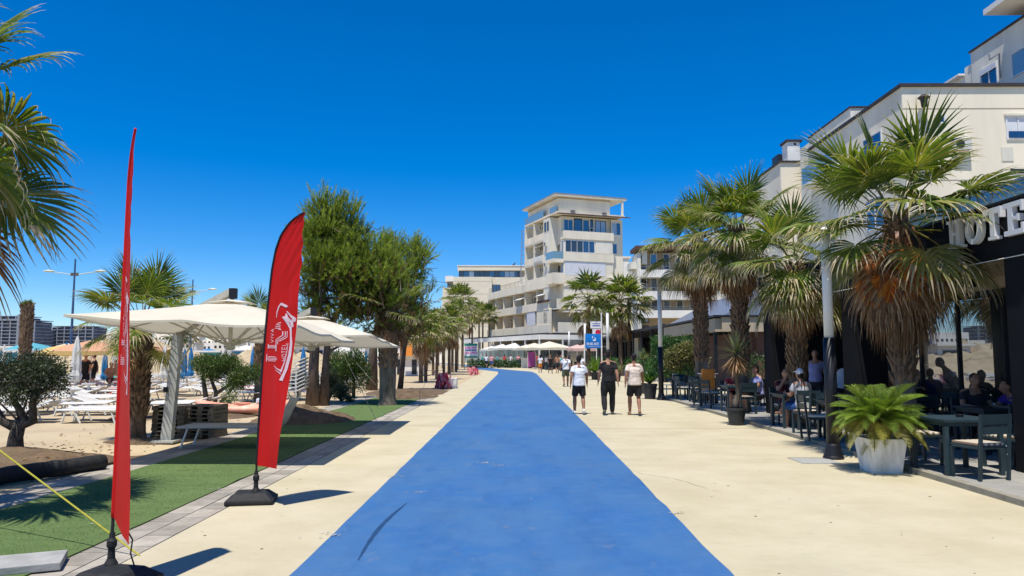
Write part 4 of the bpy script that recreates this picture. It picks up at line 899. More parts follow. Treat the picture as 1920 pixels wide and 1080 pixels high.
flag(-3.07, 5.77, [(0, .1), (0, .4), (.0, 1.2), (.01, 2.2), (.02, 2.8), (.04, 3.05), (.10, 3.22), (.17, 3.31), (.26, 3.37), (.33, 3.40)], [(.43, .47), (.43, 1.6), (.38, 2.7), (.33, 3.40)], lambda z: math.radians(-49 - 8 * min(1, max(0, (z - .4) / 2.2))), 'red feather flag seen almost edge-on, nearest the viewer', -.14, (.08, -.12, R(-12)), 4, 'red', .35)
# strap staked beside the nearest flag
ga, gb = G(262, 1042), P(0, 845, 7.0)
gc = ga + (gb - ga) * 1.5
tag(MB().tube([ga, gc], .008, 6).build('tie_strap', 'rope'), 'yellow-green strap tied from a ground peg beside the nearest flag', 'strap')
F1_ = [o for o in bpy.data.objects if o.name.startswith('feather_flag')][-1]
ck = MB(); ck.tube([Vector((-2.98, 5.76, .42)), Vector((-2.93, 5.8, .30)), Vector((-2.93, 5.78, .2)), Vector((-2.88, 5.74, .13))], .006, 5); tc_ = ck.build('tie_cord', 'black', F1_); tc_.location = -F1_.location
for (a_, b_, l) in ((G(706, 789), P(636, 648, 18.0), 'pale rope from the second canopy down to the turf edge'), (G(800, 705), P(769, 640, 27.0), 'thin pale rope slanting beyond the stout palm'), (P(705, 722, 25.0), P(668, 680, 24), 'thin rope tied between bush and stout palm')):
    tag(MB().tube([a_, b_], .008, 4).build('rope', 'rope_w'), l, 'rope')
# paving slab and black roll at the near left
sl = MB().box(-.25, .25, -.2, .2, 0, .06).build('loose_slab', 'concrete', loc=(*G(52, 1066)[:2], .014), rot=(R(1), 0, R(24)), bevel=.006); tag(sl, 'loose grey paving slab lying on the turf in the near left corner', 'paving slab')
rl = MB(); A_, B_ = Vector((-7.3, 9.15, .10)), Vector((-6.2, 11.3, .10)); rl.tube([A_.lerp(B_, i / 20) + Vector((.03 * noise.noise(Vector((i * .5, 0, 0))), 0, .02 * noise.noise(Vector((i * .7, 3, 0))))) for i in range(21)], [.115 + .015 * noise.noise(Vector((i * .9, 1, 1))) for i in range(21)], 14)
tag(rl.build('rolled_sheet', 'rubber', smooth=True), 'long black rolled sheeting lying along the turf edge', 'roll')

# ------------------------------------------------------------------ side-post canopies
def canopy(cx, cy, hx, hy, ze, zp, tx, ty, mx, my, label, lean):
    o = empty('side_post_canopy', (cx, cy, 0), 0, label, 'parasol', 'cream square canopies over the turf')
    def Z(u, v): r = max(abs(u), abs(v)); return zp - (zp - ze) * r ** 1.12 + tx * u * hx * r + ty * v * hy * r
    b = MB(); N = 32
    for i in range(N + 1):
        for j in range(N + 1):
            u, v = i / N * 2 - 1, j / N * 2 - 1; r = max(abs(u), abs(v)); an = math.atan2(v, u); sag = .045 * (abs(math.sin(4 * an)) ** 1.5) * r * r; pull = 1 - .03 * abs(math.sin(2 * an)) ** 0 * abs(math.cos(2 * an)) ** 2 * 0
            b.v.append((u * hx, v * hy, Z(u, v) - sag + .006 * noise.noise(Vector((u * 6, v * 6, cx)))))
    for i in range(N):
        for j in range(N): a = i * (N + 1) + j; b.f.append((a, a + N + 1, a + N + 2, a + 1)); b.mi.append(0)
    # hanging hem
    rim = [(i, 0) for i in range(N)] + [(N, j) for j in range(N)] + [(N - i, N) for i in range(N)] + [(0, N - j) for j in range(N)]
    for k in range(len(rim)):
        (i0, j0), (i1, j1) = rim[k], rim[(k + 1) % len(rim)]; p0 = b.v[i0 * (N + 1) + j0]; p1 = b.v[i1 * (N + 1) + j1]
        b.poly([p0, p1, (p1[0], p1[1], p1[2] - .035), (p0[0], p0[1], p0[2] - .035)])
    b.build('canvas', 'canopy', o, smooth=True)
    c = MB(); s = .34; zc = zp + .045; zq = Z(.2, 0) + .05
    for i in range(4):
        q = [(-s, -s), (s, -s), (s, s), (-s, s)]; a0, a1 = q[i], q[(i + 1) % 4]; m_ = ((a0[0] + a1[0]) / 2, (a0[1] + a1[1]) / 2, zq + .025); c.poly([(*a0, zq), m_, (0, 0, zc)]); c.poly([m_, (*a1, zq), (0, 0, zc)])
    c.build('vent_cap', 'canopy', o)
    hub = Vector((0, 0, 1.84)); MB().tube([(0, 0, 1.78), (0, 0, zp + .12)], .035, 10).build('hub_pole', 'strut', o); MB().lathe([(.06, 1.78), (.085, 1.80), (.085, 1.88), (.05, 1.9)], 12).build('hub', 'strut', o)
    for k, (u, v) in enumerate([(-1, -1), (0, -1), (1, -1), (1, 0), (1, 1), (0, 1), (-1, 1), (-1, 0)]):
        MB().tube([(0, 0, zp - .04), (u * hx * .5, v * hy * .5, Z(u * .5, v * .5) - .03), (u * hx * .985, v * hy * .985, Z(u * .985, v * .985) - .035)], .014, 6).build('rib', 'strut', o)
        MB().tube([hub, (u * hx * .55, v * hy * .55, Z(u * .55, v * .55) - .045)], .014, 6).build('strut', 'strut', o)
    mb = MB(); w0 = .105; base = Vector((mx - cx, my - cy, 0)); top = base + Vector((lean[0], lean[1], zp - .22))
    mb.v += [tuple(base + Vector((sx * w0, sy * w0 * .75, 0))) for sx, sy in ((-1, -1), (1, -1), (1, 1), (-1, 1))] + [tuple(top + Vector((sx * .085, sy * .065, 0))) for sx, sy in ((-1, -1), (1, -1), (1, 1), (-1, 1))]
    mb.f += [(3, 2, 1, 0), (4, 5, 6, 7), (0, 1, 5, 4), (1, 2, 6, 5), (2, 3, 7, 6), (3, 0, 4, 7)]; mb.mi += [0] * 6
    mm = mb.build('mast', 'mast', o, bevel=.01); MB().box(-.03, .05, -.08, .0, -.05, .05).build('crank_box', 'black', mm, loc=base + Vector((-.09 + lean[0] * .4, -.05 + lean[1] * .4, 1.02)))
    MB().box(-.22, .22, -.22, .22, 0, .04).build('base_plate', 'mast', o, loc=base)
    e1 = Vector((0, 0, zp + .16)); tt = top + Vector((0, 0, .0)); ab = MB(); d = (e1 - tt); s_ = d.cross(Vector((0, 0, 1))).normalized() * .05
    ab.prism([tt - s_ + Vector((0, 0, -.05)), tt + s_ + Vector((0, 0, -.05)), tt + s_ + Vector((0, 0, .07)), tt - s_ + Vector((0, 0, .07))], d); ab.build('arm', 'strut', o)
    MB().box(-.05, .06, -.06, .06, -.09, .09).build('arm_end', 'black', o, loc=e1 + Vector((.03, -.03, -.02)))
    MB().tube([base + Vector((lean[0] * .6, lean[1] * .6, 1.35)), (-(hx) * .45, hy * .45, Z(-.45, .45) - .05)], .016, 6).build('brace', 'strut', o)
    return o
canopy(-4.99, 12.95, 1.74, 1.95, 2.13, 2.62, -.046, -.045, -6.86, 14.75, 'nearest cream square canopy on a grey side mast, left of the wide flag', (.16, .0))
canopy(-4.72, 17.1, 1.74, 1.7, 2.06, 2.55, -.03, -.06, -6.25, 18.95, 'second cream square canopy, behind the wide red flag', (.1, 0))
# stacks of slatted walkway mats
def mat_stack(cx, cy, n, rz, wname, first):
    proto = None
    for k in range(n):
        if proto is None and k == 0 and first is None:
            o = empty('slatted_mat', (0, 0, 0)); sm = MB().box(-.3, .3, -.048, .048, 0, .022).mesh('slat', 'wood'); bt_ = MB().box(-.06, .06, -.3, .3, 0, .058).mesh('batten', 'wood')
            for j in range(6): link('slat', sm, o, (0, -.26 + j * .104, .058))
            for j in (-.25, 0, .25): link('batten', bt_, o, (j, 0, 0))
            first = o
        else: o = copy_tree(first)
        o.location = (cx + random.uniform(-.02, .02), cy + random.uniform(-.02, .02), .0 + k * .082); o.rotation_euler = (0, 0, rz + random.uniform(-.04, .04))
        pos = 'bottom' if k == 0 else 'topmost' if k == n - 1 else ORD[k] + ' from the bottom'
        tag(o, f'walkway mat, {pos} of the stack {wname}', 'wooden mat', 'stacked slatted walkway mats')
    return first
F1 = mat_stack(-7.15, 15.6, 8, .12, 'behind the grey mast', None)
mat_stack(-6.52, 15.8, 8, -.1, 'beside the pink kayak', F1)
# grey sun lounger with raised scooped back under the canopy
def grey_lounger():
    o = empty('sun_lounger', (*G(450, 838)[:2], .012), R(2), 'grey sun lounger with raised shell back on the turf under the nearest canopy', 'sun lounger')
    MB().box(-1.0, .55, -.33, .33, .37, .40).build('bed', 'grey_fab', o, bevel=.01)
    fb = MB(); fb.tube([(-1.02, -.34, .375), (.6, -.34, .375)], .02, 8); fb.tube([(-1.02, .34, .375), (.6, .34, .375)], .02, 8); fb.tube([(-1.02, -.34, .375), (-1.02, .34, .375)], .02, 8); fb.build('frame', 'mast', o)
    for sx in (-.85, .45):
        for sy in (-.3, .3): MB().tube([(sx, sy, .37), (sx - .12 if sx < 0 else sx + .12, sy, .0)], .017, 7).build('leg', 'white', o)
    bb = MB(); n = 12
    for i in range(n + 1):
        t = i / n; x = .55 + .50 * t + .06 * math.sin(PI * t); z = .34 - .1 * math.sin(PI * min(1, t * 1.5)) * (t < .66) + .55 * t ** 1.35
        for j in range(9): v = j / 8 * 2 - 1; bb.v.append((x - .05 * v * v, v * (.34 - .04 * t), z + .03 * v * v))
    for i in range(n):
        for j in range(8): a = i * 9 + j; bb.f.append((a, a + 1, a + 10, a + 9)); bb.mi.append(0)
    me = bb.mesh('backrest', 'strut', smooth=True); bo = link('backrest', me, o); md = bo.modifiers.new('s', 'SOLIDIFY'); md.thickness = .02
    return o
grey_lounger()
# kayak
kk = empty('kayak', (-7.75, 21.4, .0), R(8), 'faded orange-pink plastic kayak resting on the sand behind the wide flag', 'kayak')
b = MB(); n = 26
for i in range(n + 1):
    t = i / n; w_ = .36 * math.sin(PI * (.03 + .94 * t)) ** .6; zb = .02 + .26 * (2 * t - 1) ** 4; zt_ = .30 + .16 * (2 * t - 1) ** 2
    for j in range(12):
        an = 2 * PI * j / 12; y_ = math.cos(an) * w_; z_ = (zt_ + zb) / 2 + math.sin(an) * (zt_ - zb) / 2; b.v.append((-1.35 + 2.7 * t, y_, z_))
for i in range(n):
    for j in range(12): j2 = (j + 1) % 12; b.f.append((i * 12 + j, i * 12 + j2, (i + 1) * 12 + j2, (i + 1) * 12 + j)); b.mi.append(0)
b.f.append(tuple(range(12))); b.f.append(tuple(range(n * 12, n * 12 + 12))); b.mi += [0, 0]
b.build('hull', 'kayak', kk, smooth=True)
MB().lathe([(.22, .29), (.24, .335), (.2, .335), (.19, .30)], 18).build('cockpit_rim', 'kayak', kk, loc=(-.1, 0, 0)); MB().box(-.25, .05, -.12, .12, .31, .46).build('seat', 'shirt_white', kk, loc=(.55, 0, 0), bevel=.04)

# ------------------------------------------------------------------ beach furniture
def lounger_proto():
    o = empty('beach_lounger', (0, 0, 0)); b = MB(); b.box(-.95, .45, -.30, .30, .315, .335); b.prism([(.45, -.30, .315), (.45, .30, .315), (.45, .30, .335), (.45, -.30, .335)], (.5, 0, .16))
    b.build('bed', 'lounger_fab', o)
    f = MB(); 
    for sy in (-.32, .32): f.tube([(-.97, sy, .325), (.46, sy, .325), (.96, sy, .485)], .024, 6)
    f.tube([(-.97, -.32, .325), (-.97, .32, .325)], .024, 6); f.build('frame', 'plastic_white', o)
    lm = {}
    for sx, dx in ((-.75, -.1), (-.55, .16), (.35, .12)):
        for sy in (-.3, .3):
            if sx == -.55 and sy > 0: continue
            k = (sx,); lm.setdefault(k, MB().tube([(0, 0, .32), (dx, 0, 0)], .022, 6).mesh('leg', 'plastic_white')); link('leg', lm[k], o, (sx, sy, 0))
    return o
LP = lounger_proto(); lone = None
b = MB(); b.box(-.95, .45, -.3, .3, .30, .335); b.prism([(.45, -.3, .3), (.45, .3, .3), (.45, .3, .335), (.45, -.3, .335)], (.5, 0, .16))
for sx in (-.8, .4):
    for sy in (-.28, .28): b.tube([(sx, sy, .3), (sx + .12 * (1 if sx > 0 else -1), sy, 0)], .022, 5)
LONE = b.mesh('beach_lounger', 'plastic_white')
first = True; rows = [18.9, 19.75, 21.4, 22.25, 24.4, 25.3, 27.6, 28.5, 31, 32, 34.5, 35.5, 38, 39.2, 42, 43.2, 47]
nl = 0
for ri, Y in enumerate(rows):
    xr = -10.3 if Y < 20 else -9.4 if Y < 24 else -9.0; x = xr - random.uniform(0, .5); ci = 0
    while x > -.70 * Y - 1.2:
        if not (abs(x + 10.6) < 1.4 and 24 < Y < 27.9):
            rz = R(random.uniform(-7, 7) + (180 if random.random() < .25 else 0) + 6)
            if Y < 33:
                o = LP if first else copy_tree(LP); first = False; o.location = (x, Y + random.uniform(-.12, .12), 0); o.rotation_euler = (0, 0, rz)
            else: o = link('beach_lounger', LONE, None, (x, Y + random.uniform(-.12, .12), 0), (0, 0, rz))
            tag(o, f'white sun lounger, {ORD[ci]} from the right in the {ORD[ri] if ri < 16 else "farthest"} row back', 'sun lounger', 'white sun loungers set out on the sand'); nl += 1
        x -= random.uniform(2.15, 2.6); ci += 1
# far rows of loungers past counting
b = MB()
for i in range(420):
    Y = random.uniform(49, 120); x = random.uniform(-.72 * Y, -9 - .05 * Y); b.box(x - .9, x + .9, Y - .28, Y + .28, .25, .33 + .1 * random.random()); b.box(x - .8, x - .7, Y - .2, Y + .2, 0, .26); b.box(x + .6, x + .7, Y - .2, Y + .2, 0, .26)
tag(b.build('far_loungers', 'plastic_white'), 'far rows of white sun loungers on the beach', 'sun loungers', kind='stuff')
# lounger stack by the pine
stk0 = None
for k in range(9):
    g = P(538, 735, 24.0); o = link('beach_lounger', LONE, None, (g.x + .1, 24.0, .30 + k * .115), (0, 0, R(2 + random.uniform(-1.5, 1.5))), (.55, 1, .8))
    tag(o, f'stacked white lounger behind the wide flag, {"bottom" if k == 0 else "topmost" if k == 8 else ORD[k] + " from the bottom"} of its stack', 'sun lounger', 'loungers stacked in a pile')
for i, (m_, nm) in enumerate([('cloth_pink', 'pink'), ('cloth_teal', 'teal'), ('cloth_orange', 'orange'), ('shirt_white', 'white'), ('cloth_blue', 'navy'), ('shirt_red', 'red'), ('yellow', 'yellow'), ('shirt_lilac', 'lilac')]):
    ls_ = [o for o in bpy.data.objects if o.get('category') == 'sun lounger' and o.name.startswith('beach_lounger') and 19 < o.location.y < 38 and o.location.z == 0]
    o = random.choice(ls_); b = MB(); b.box(-.8, .35, -.27, .27, .338, .35); b.box(-.3, .3, -.315, -.30, .12, .345)
    tag(b.build('towel', m_, None, loc=(o.location.x, o.location.y, 0), rot=(0, 0, o.rotation_euler.z)), f'{nm} beach towel spread over a white sun lounger', 'towel')
# little round beach tables / parasol feet
tb = MB().lathe([(.16, 0), (.14, .04), (.05, .1), (.045, .5), (.24, .56), (.25, .6), (.22, .6)], 14).mesh('beach_table', 'plastic_white')
for i, (px, py) in enumerate([(135, 765), (330, 740), (270, 755), (165, 748), (222, 742), (350, 728), (95, 745), (440, 730)]):
    g = G(px, py); tag(link('beach_table', tb, None, g), f'small white pedestal table among the loungers, {ORD[i]} of eight', 'side table', 'pedestal tables among the loungers')
# parasols
def closed_parasol(me_mat):
    b = MB(); b.lathe([(.02, .55), (.17, .62), (.2, .8), (.14, 1.0), (.16, 1.25), (.12, 1.9), (.05, 2.25), (.015, 2.35)], 12)
    for i, v in enumerate(b.v):
        a = i % 12; k = 1 + .18 * (a % 2 * 2 - 1); b.v[i] = (v[0] * k, v[1] * k, v[2])
    return b.mesh('closed_canopy', me_mat)
CW = closed_parasol('whitec'); CB = closed_parasol('blue_cloth'); pole_me = MB().tube([(0, 0, 0), (0, 0, .7)], .025, 7).mesh('pole', 'plastic_white')
def cpar(px, y_base, Y, me, label, sc=1.0, group='closed white parasols on the beach'):
    p = P(px, y_base, Y); o = empty('closed_parasol', (p.x, Y, 0), random.uniform(0, 3), label, 'parasol', group); link('closed_canopy', me, o, sc=sc); link('pole', pole_me, o, sc=sc); return o
cpar(141, 720, 31, CW, 'closed white parasol in front of the orange one', 1.05)
cpar(307, 712, 36, CW, 'closed white parasol between the two orange ones and the grey mast', .92)
cpar(493, 712, 34, CW, 'closed white parasol partly behind the wide flag', .95); cpar(38, 700, 42, CW, 'closed white parasol above the olive crown', 1.1)
cpar(196, 700, 37, CB, 'closed blue parasol under the orange one', .8, 'closed blue parasols'); cpar(345, 700, 38, CB, 'closed blue parasol right of the grey mast', .85, 'closed blue parasols'); cpar(357, 702, 41, CB, 'second closed blue parasol right of the grey mast', .9, 'closed blue parasols'); cpar(474, 700, 39, CB, 'closed blue parasol left of the wide flag', .9, 'closed blue parasols'); cpar(568, 700, 40, CB, 'closed blue parasol right of the wide flag', .9, 'closed blue parasols')
def open_par(x, y, r, h, m, label, group, val='yellow', n=16):
    o = empty('open_parasol', (x, y, 0), random.uniform(0, 1), label, 'parasol', group); b = MB(); b.lathe([(r, h - .42 * r / 1.4), (r * .6, h - .18 * r / 1.4), (.03, h)], n)
    b.f = b.f[:-2]; b.mi = b.mi[:-2]; b.build('canopy', m, o)
    v = MB(); 
    for i in range(n * 2):
        a0, a1 = 2 * PI * i / (n * 2), 2 * PI * (i + 1) / (n * 2); z = h - .42 * r / 1.4; v.poly([(r * math.cos(a0), r * math.sin(a0), z), (r * math.cos(a1), r * math.sin(a1), z), (r * math.cos(a1), r * math.sin(a1), z - .16 - .03 * (i % 2)), (r * math.cos(a0), r * math.sin(a0), z - .16 - .03 * ((i + 1) % 2))])
    v.build('valance', val, o); MB().tube([(0, 0, 0), (0, 0, h)], .025, 7).build('pole', 'plastic_white', o); return o
p = P(172, 650, 34); open_par(p.x, 34, 1.65, 2.35, 'orange', 'open orange parasol with yellow fringe left of the edge-on flag', 'orange parasols')
p = P(122, 655, 37); open_par(p.x, 37, 1.3, 2.2, 'yellow', 'open yellow parasol behind the closed white one', 'orange parasols')
p = P(272, 655, 37); open_par(p.x, 37, 1.3, 2.25, 'orange', 'open orange parasol right of the edge-on flag', 'orange parasols')
p = P(60, 655, 50); open_par(p.x, 50, 1.6, 2.5, 'teal', 'open blue and white parasol above the olive tree', 'far blue parasols', 'whitec')
rnd = random.Random(5)
fw = MB().lathe([(1.3, 2.0), (.7, 2.25), (.02, 2.42)], 10); fw.f = fw.f[:-2]; fw.mi = fw.mi[:-2]; fw.tube([(0, 0, 0), (0, 0, 2.3)], .04, 5); FW = {k: fw.mesh('far_parasol', k) for k in ('whitec', 'blue_cloth', 'teal')}
for i in range(70):
    Y = rnd.uniform(52, 125); x = rnd.uniform(-.72 * Y, -.12 * Y - 8); kk_ = rnd.choice(['whitec', 'whitec', 'whitec', 'blue_cloth', 'teal'])
    if rnd.random() < .5: o = link('far_parasol', FW[kk_], None, (x, Y, 0), (0, 0, rnd.random()), rnd.uniform(.9, 1.1))
    else: o = link('far_parasol', CB if kk_ == 'blue_cloth' else CW, None, (x, Y, 0), (0, 0, rnd.random()), rnd.uniform(.95, 1.2))
    tag(o, f'small distant {"blue" if kk_ != "whitec" else "white"} parasol far down the beach', 'parasol', 'distant parasols on the beach')
# beige straw mound and beach huts
mound('sand_dune', -29.5, 56, 11, 5, 3.0, 'sand', 31, label='low beige dune behind the orange parasols', rough=.05)
mound('sand_dune', -18.5, 60, 9, 5, 2.7, 'sand', 35, label='low beige dune behind the grey mast', rough=.05)
def hut(px0, px1, Y, h, m, label, stripe=None):
    a, b_ = P(px0, 660, Y), P(px1, 660, Y); o = empty('beach_hut', ((a.x + b_.x) / 2, Y, 0), 0, label, 'beach hut', 'beach huts along the shore'); w_ = (b_.x - a.x) / 2
    MB().box(-w_, w_, -1, 1, 0, h).build('wall', m, o); MB().box(-w_ - .2, w_ + .2, -1.3, 1.2, h, h + .15).build('roof', 'wall_white', o)
    if stripe: MB().box(-w_ * .7, w_ * .7, -1.05, -1.0, h * .35, h * .85).build('hatch', stripe, o)
    return o
hut(-20, 60, 66, 2.3, 'wall_white', 'white beach hut with blue hatch at the far left', 'teal'); hut(62, 105, 70, 2.1, 'wall_white', 'second white beach hut above the olive tree', 'frame_dark'); hut(290, 420, 64, 1.9, 'teal', 'long low blue beach bar behind the grey mast', 'wall_white'); hut(436, 480, 68, 2.3, 'wall_white', 'white beach hut left of the wide flag', 'teal')
hut(560, 620, 60, 2.4, 'wall_white', 'white beach hut behind the pine trunks', 'frame_dark')
k_ = hut(742, 796, 62, 1.6, 'wall_white', 'low white kiosk wall with two dark doors behind the wooden post'); MB().box(-.9, -.5, -1.04, -1.0, .1, 1.3).build('door', 'frame_dark', k_); MB().box(.3, .7, -1.04, -1.0, .1, 1.3).build('door', 'frame_dark', k_)
tag(MB().box(-.5, .5, -.2, .2, 0, 1.2).build('notice_board', 'cloth_orange', loc=(P(762, 660, 60).x, 60, 1.6)), 'orange board above the low white kiosk wall', 'board')
g = G(753, 717); tag(MB().tube([(0, 0, 0), (0, 0, 3.4)], .115, 10).build('wooden_post', 'wood', loc=g), 'plain brown wooden post beyond the stout palm', 'post')
# bundle of red and white barrier tape on a concrete block
g = G(832, 728); blk = tag(MB().box(-.2, .2, -.35, .35, 0, .5).build('concrete_block', 'white_conc', loc=(g.x + .45, g.y + .3, 0), bevel=.02), 'pale concrete block behind the pink tape bundle', 'block')
def tape(x, y, r, h, n, label, seed):
    rs = random.Random(seed); o = empty('tape_bundle', (x, y, 0), 0, label, 'barrier tape', 'barrier tape bundles'); 
    for nm, m_ in (('red_strips', 'tape_red'), ('pink_strips', 'tape_pink')):
        b = MB()
        for i in range(n):
            p = Vector((rs.gauss(0, r * .4), rs.gauss(0, r * .4), h * rs.uniform(.3, 1))); pts = [p.copy()]
            for k in range(6): p = p + Vector((rs.gauss(0, .06), rs.gauss(0, .06), rs.uniform(-h * .22, .03))); p.z = max(.01, p.z); pts.append(p.copy())
            s = Vector((rs.uniform(-1, 1), rs.uniform(-1, 1), .3)).normalized() * .035
            for k in range(6): b.poly([pts[k] - s, pts[k + 1] - s, pts[k + 1] + s, pts[k] + s])
        tag(b.build(nm, m_, o), kind='stuff')
    MB().tube([(0, 0, 0), (0, 0, h * .8)], .03, 6).build('stake', 'wood', o); return o
tape(g.x, g.y, .38, .82, 80, 'heap of red and white barrier tape at the left paving edge', 1)
g = G(887, 703); tape(g.x, g.y, .35, .7, 40, 'smaller far heap of red barrier tape near the path bend', 2)

# ------------------------------------------------------------------ lamps, posts, signs
def street_lamp(x, y, h, label):
    o = empty('street_lamp', (x, y, 0), 0, label, 'street lamp', 'double-armed lamps on the beach'); MB().tube([(0, 0, 0), (0, 0, h + 1.1)], [.12, .06], 8).build('pole', 'lamp_blue', o)
    b = MB(); 
    for s in (-1, 1):
        MB().tube([(0, 0, h - .15), (s * 1.0, 0, h), (s * 1.9, 0, h + .12)], .04, 6).build('arm', 'lamp_head', o)
        hd = MB(); hd.lathe([(.02, .12), (.30, .05), (.34, 0), (.25, -.06), (.03, -.09)], 12); hh = hd.build('lamp_head', 'lamp_head', o, loc=(s * 2.0, 0, h + .15)); hh.scale = (1.3, .8, 1)
    MB().box(-.3, .3, -.04, .04, -.12, .12).build('bracket', 'wood', o, loc=(0, 0, h - .1)); return o
for px, ty, Y, l in ((140, 512, 57, 'nearest double-armed lamp above the olive tree and orange parasol'), (361, 545, 73, 'second double-armed lamp above the nearest canopy'), (469, 575, 95, 'far double-armed lamp just left of the wide flag')):
    p = P(px, ty, Y); street_lamp(p.x, Y, p.z, l)
def post(x, y, h, label):
    o = empty('promenade_post', (x, y, 0), 0, label, 'post', 'white and black promenade posts')
    MB().lathe([(.165, 0), (.165, .03), (.15, .06), (.115, .22), (.10, .25)], 20).build('foot', 'black', o, smooth=False); MB().tube([(0, 0, .24), (0, 0, 1.98)], .098, 18).build('lower_sleeve', 'black', o, smooth=True)
    MB().tube([(0, 0, 1.98), (0, 0, h)], .078, 18).build('shaft', 'white', o, smooth=True); MB().tube([(0, 0, h), (0, 0, h + .04)], .083, 18).build('cap', 'mast', o); return o
g = G(1563, 860); post(g.x, g.y, 3.85, 'nearest white and black post, by the white planter')
g = G(1240, 750); post(g.x, g.y, 4.1, 'second white and black post, at the far end of the terrace')
post(5.2, 43.4, 4.1, 'third white and black post, behind the man in black'); post(5.15, 57.5, 4.1, 'fourth white and black post, touching the blue banner'); post(5.2, 76, 4.1, 'farthest white and black post, left of the blue banner')
# blue banner
bp = P(1112, 653, 56.5); o = empty('blue_banner', (bp.x, 56.5, 0), 0, 'square blue banner with white droplet mark and lettering on a white frame', 'sign')
zb, zt_ = P(1112, 653, 56.5).z, P(1112, 626, 56.5).z; hw = 14.5 / 1400 * 56.5
MB().box(-hw, hw, -.02, .02, zb, zt_).build('panel', 'sign_blue', o); MB().box(hw + .02, hw + .1, -.04, .04, 0, zt_ + 1.6).build('frame_post', 'white', o); MB().box(-hw - .1, -hw - .02, -.04, .04, 0, zt_ + .05).build('frame_post', 'white', o)
tb_ = MB(); sts, wd_ = text_strokes('DI BLUZE'); Fm = lambda u, v: (u, -.026, v)
for st in sts: stroke_quads(tb_, [(-hw * .78 + a_ / wd_ * hw * 1.56, zb + .25 + b_ * .17) for a_, b_ in st], .035, Fm, 1)
for i in range(9): stroke_quads(tb_, [(-hw * .6 + i * .15, zb + .12), (-hw * .6 + i * .15 + .08, zb + .12)], .03, Fm, 1)
stroke_quads(tb_, [(0, zb + .62), (.16, zb + .58), (.18, zb + .72), (.1, zb + .82)], lambda t: .12 - .08 * t, Fm); stroke_quads(tb_, [(-.05, zb + .75), (-.02, zb + .92)], .06, Fm)
tb_.build('lettering', 'sign_white', o)
bp = P(1118, 618, 58); o = empty('small_sign', (bp.x, 58, 0), 0, 'white and red signboard above the blue banner', 'sign'); z0, z1, z2 = P(0, 626, 58).z, P(0, 616, 58).z, P(0, 603, 58).z
MB().box(-.45, .45, -.03, .03, z1, z2).build('upper_board', 'sign_white', o); MB().box(-.3, .3, -.03, .03, z0 - .05, z1 - .05).build('lower_board', 'sign_white', o, ); MB().lathe([(.2, -.02), (.2, .02)], 16).build('red_disc', 'sign_red', o, loc=(.12, -.06, z0 + .12), rot=(PI / 2, 0, 0)); MB().box(-.03, .03, -.03, .03, 0, z0).build('post', 'white', o)
tl = MB(); stroke_quads(tl, [(-.3, z1 + .2), (.3, z1 + .2)], .08, lambda u, v: (u, -.035, v), 1); stroke_quads(tl, [(-.3, z1 + .36), (.3, z1 + .36)], .05, lambda u, v: (u, -.035, v), 1); tl.build('lettering', 'sign_navy', o)
# striped billboard at the bend
bp = P(883, 657, 88); o = empty('billboard', (bp.x, 88, 0), 0, 'billboard with pink, blue and white lettering bands and green top at the path bend', 'sign'); zb, zt_ = P(0, 671, 88).z, P(0, 644, 88).z; hw = .78
MB().box(-hw, hw, -.03, .03, zb, zt_).build('panel', 'sign_white', o); MB().box(-hw, hw, -.05, -.031, zt_ - .28, zt_).build('top_band', 'sign_green', o); MB().box(-hw, hw, -.05, -.031, zb, zb + .2).build('bottom_band', 'sign_green', o)
for i, m_ in enumerate(('sign_pink', 'sign_navy', 'sign_pink')):
    stt = MB(); z = zt_ - .5 - i * .3; rs = random.Random(i); xx = -hw + .1
    while xx < hw - .2: l = rs.uniform(.08, .2); stt.box(xx, xx + l, -.05, -.031, z - .09, z + .09); xx += l + .05
    stt.build('lettering', m_, o)
for sx in (-hw + .05, hw - .05): MB().box(sx - .04, sx + .04, -.03, .03, 0, zb).build('post', 'black', o)
# magenta sign board & white box near the white canopies
p = G(997, 692); o = empty('display_board', (p.x, p.y, 0), 0, 'magenta display board by the far restaurant', 'display board'); MB().box(-.45, .45, -.1, .1, .25, 2.0).build('panel', 'magenta', o); MB().box(-.5, -.44, -.1, .1, 0, 2.0).build('leg', 'white', o); MB().box(.44, .5, -.1, .1, 0, 2.0).build('leg', 'white', o)
p = G(983, 690); tag(MB().box(-.4, .4, -.3, .3, 0, 1.3).build('serving_counter', 'wall_white', loc=(p.x, p.y, 0), bevel=.03), 'white counter box left of the magenta board', 'counter')

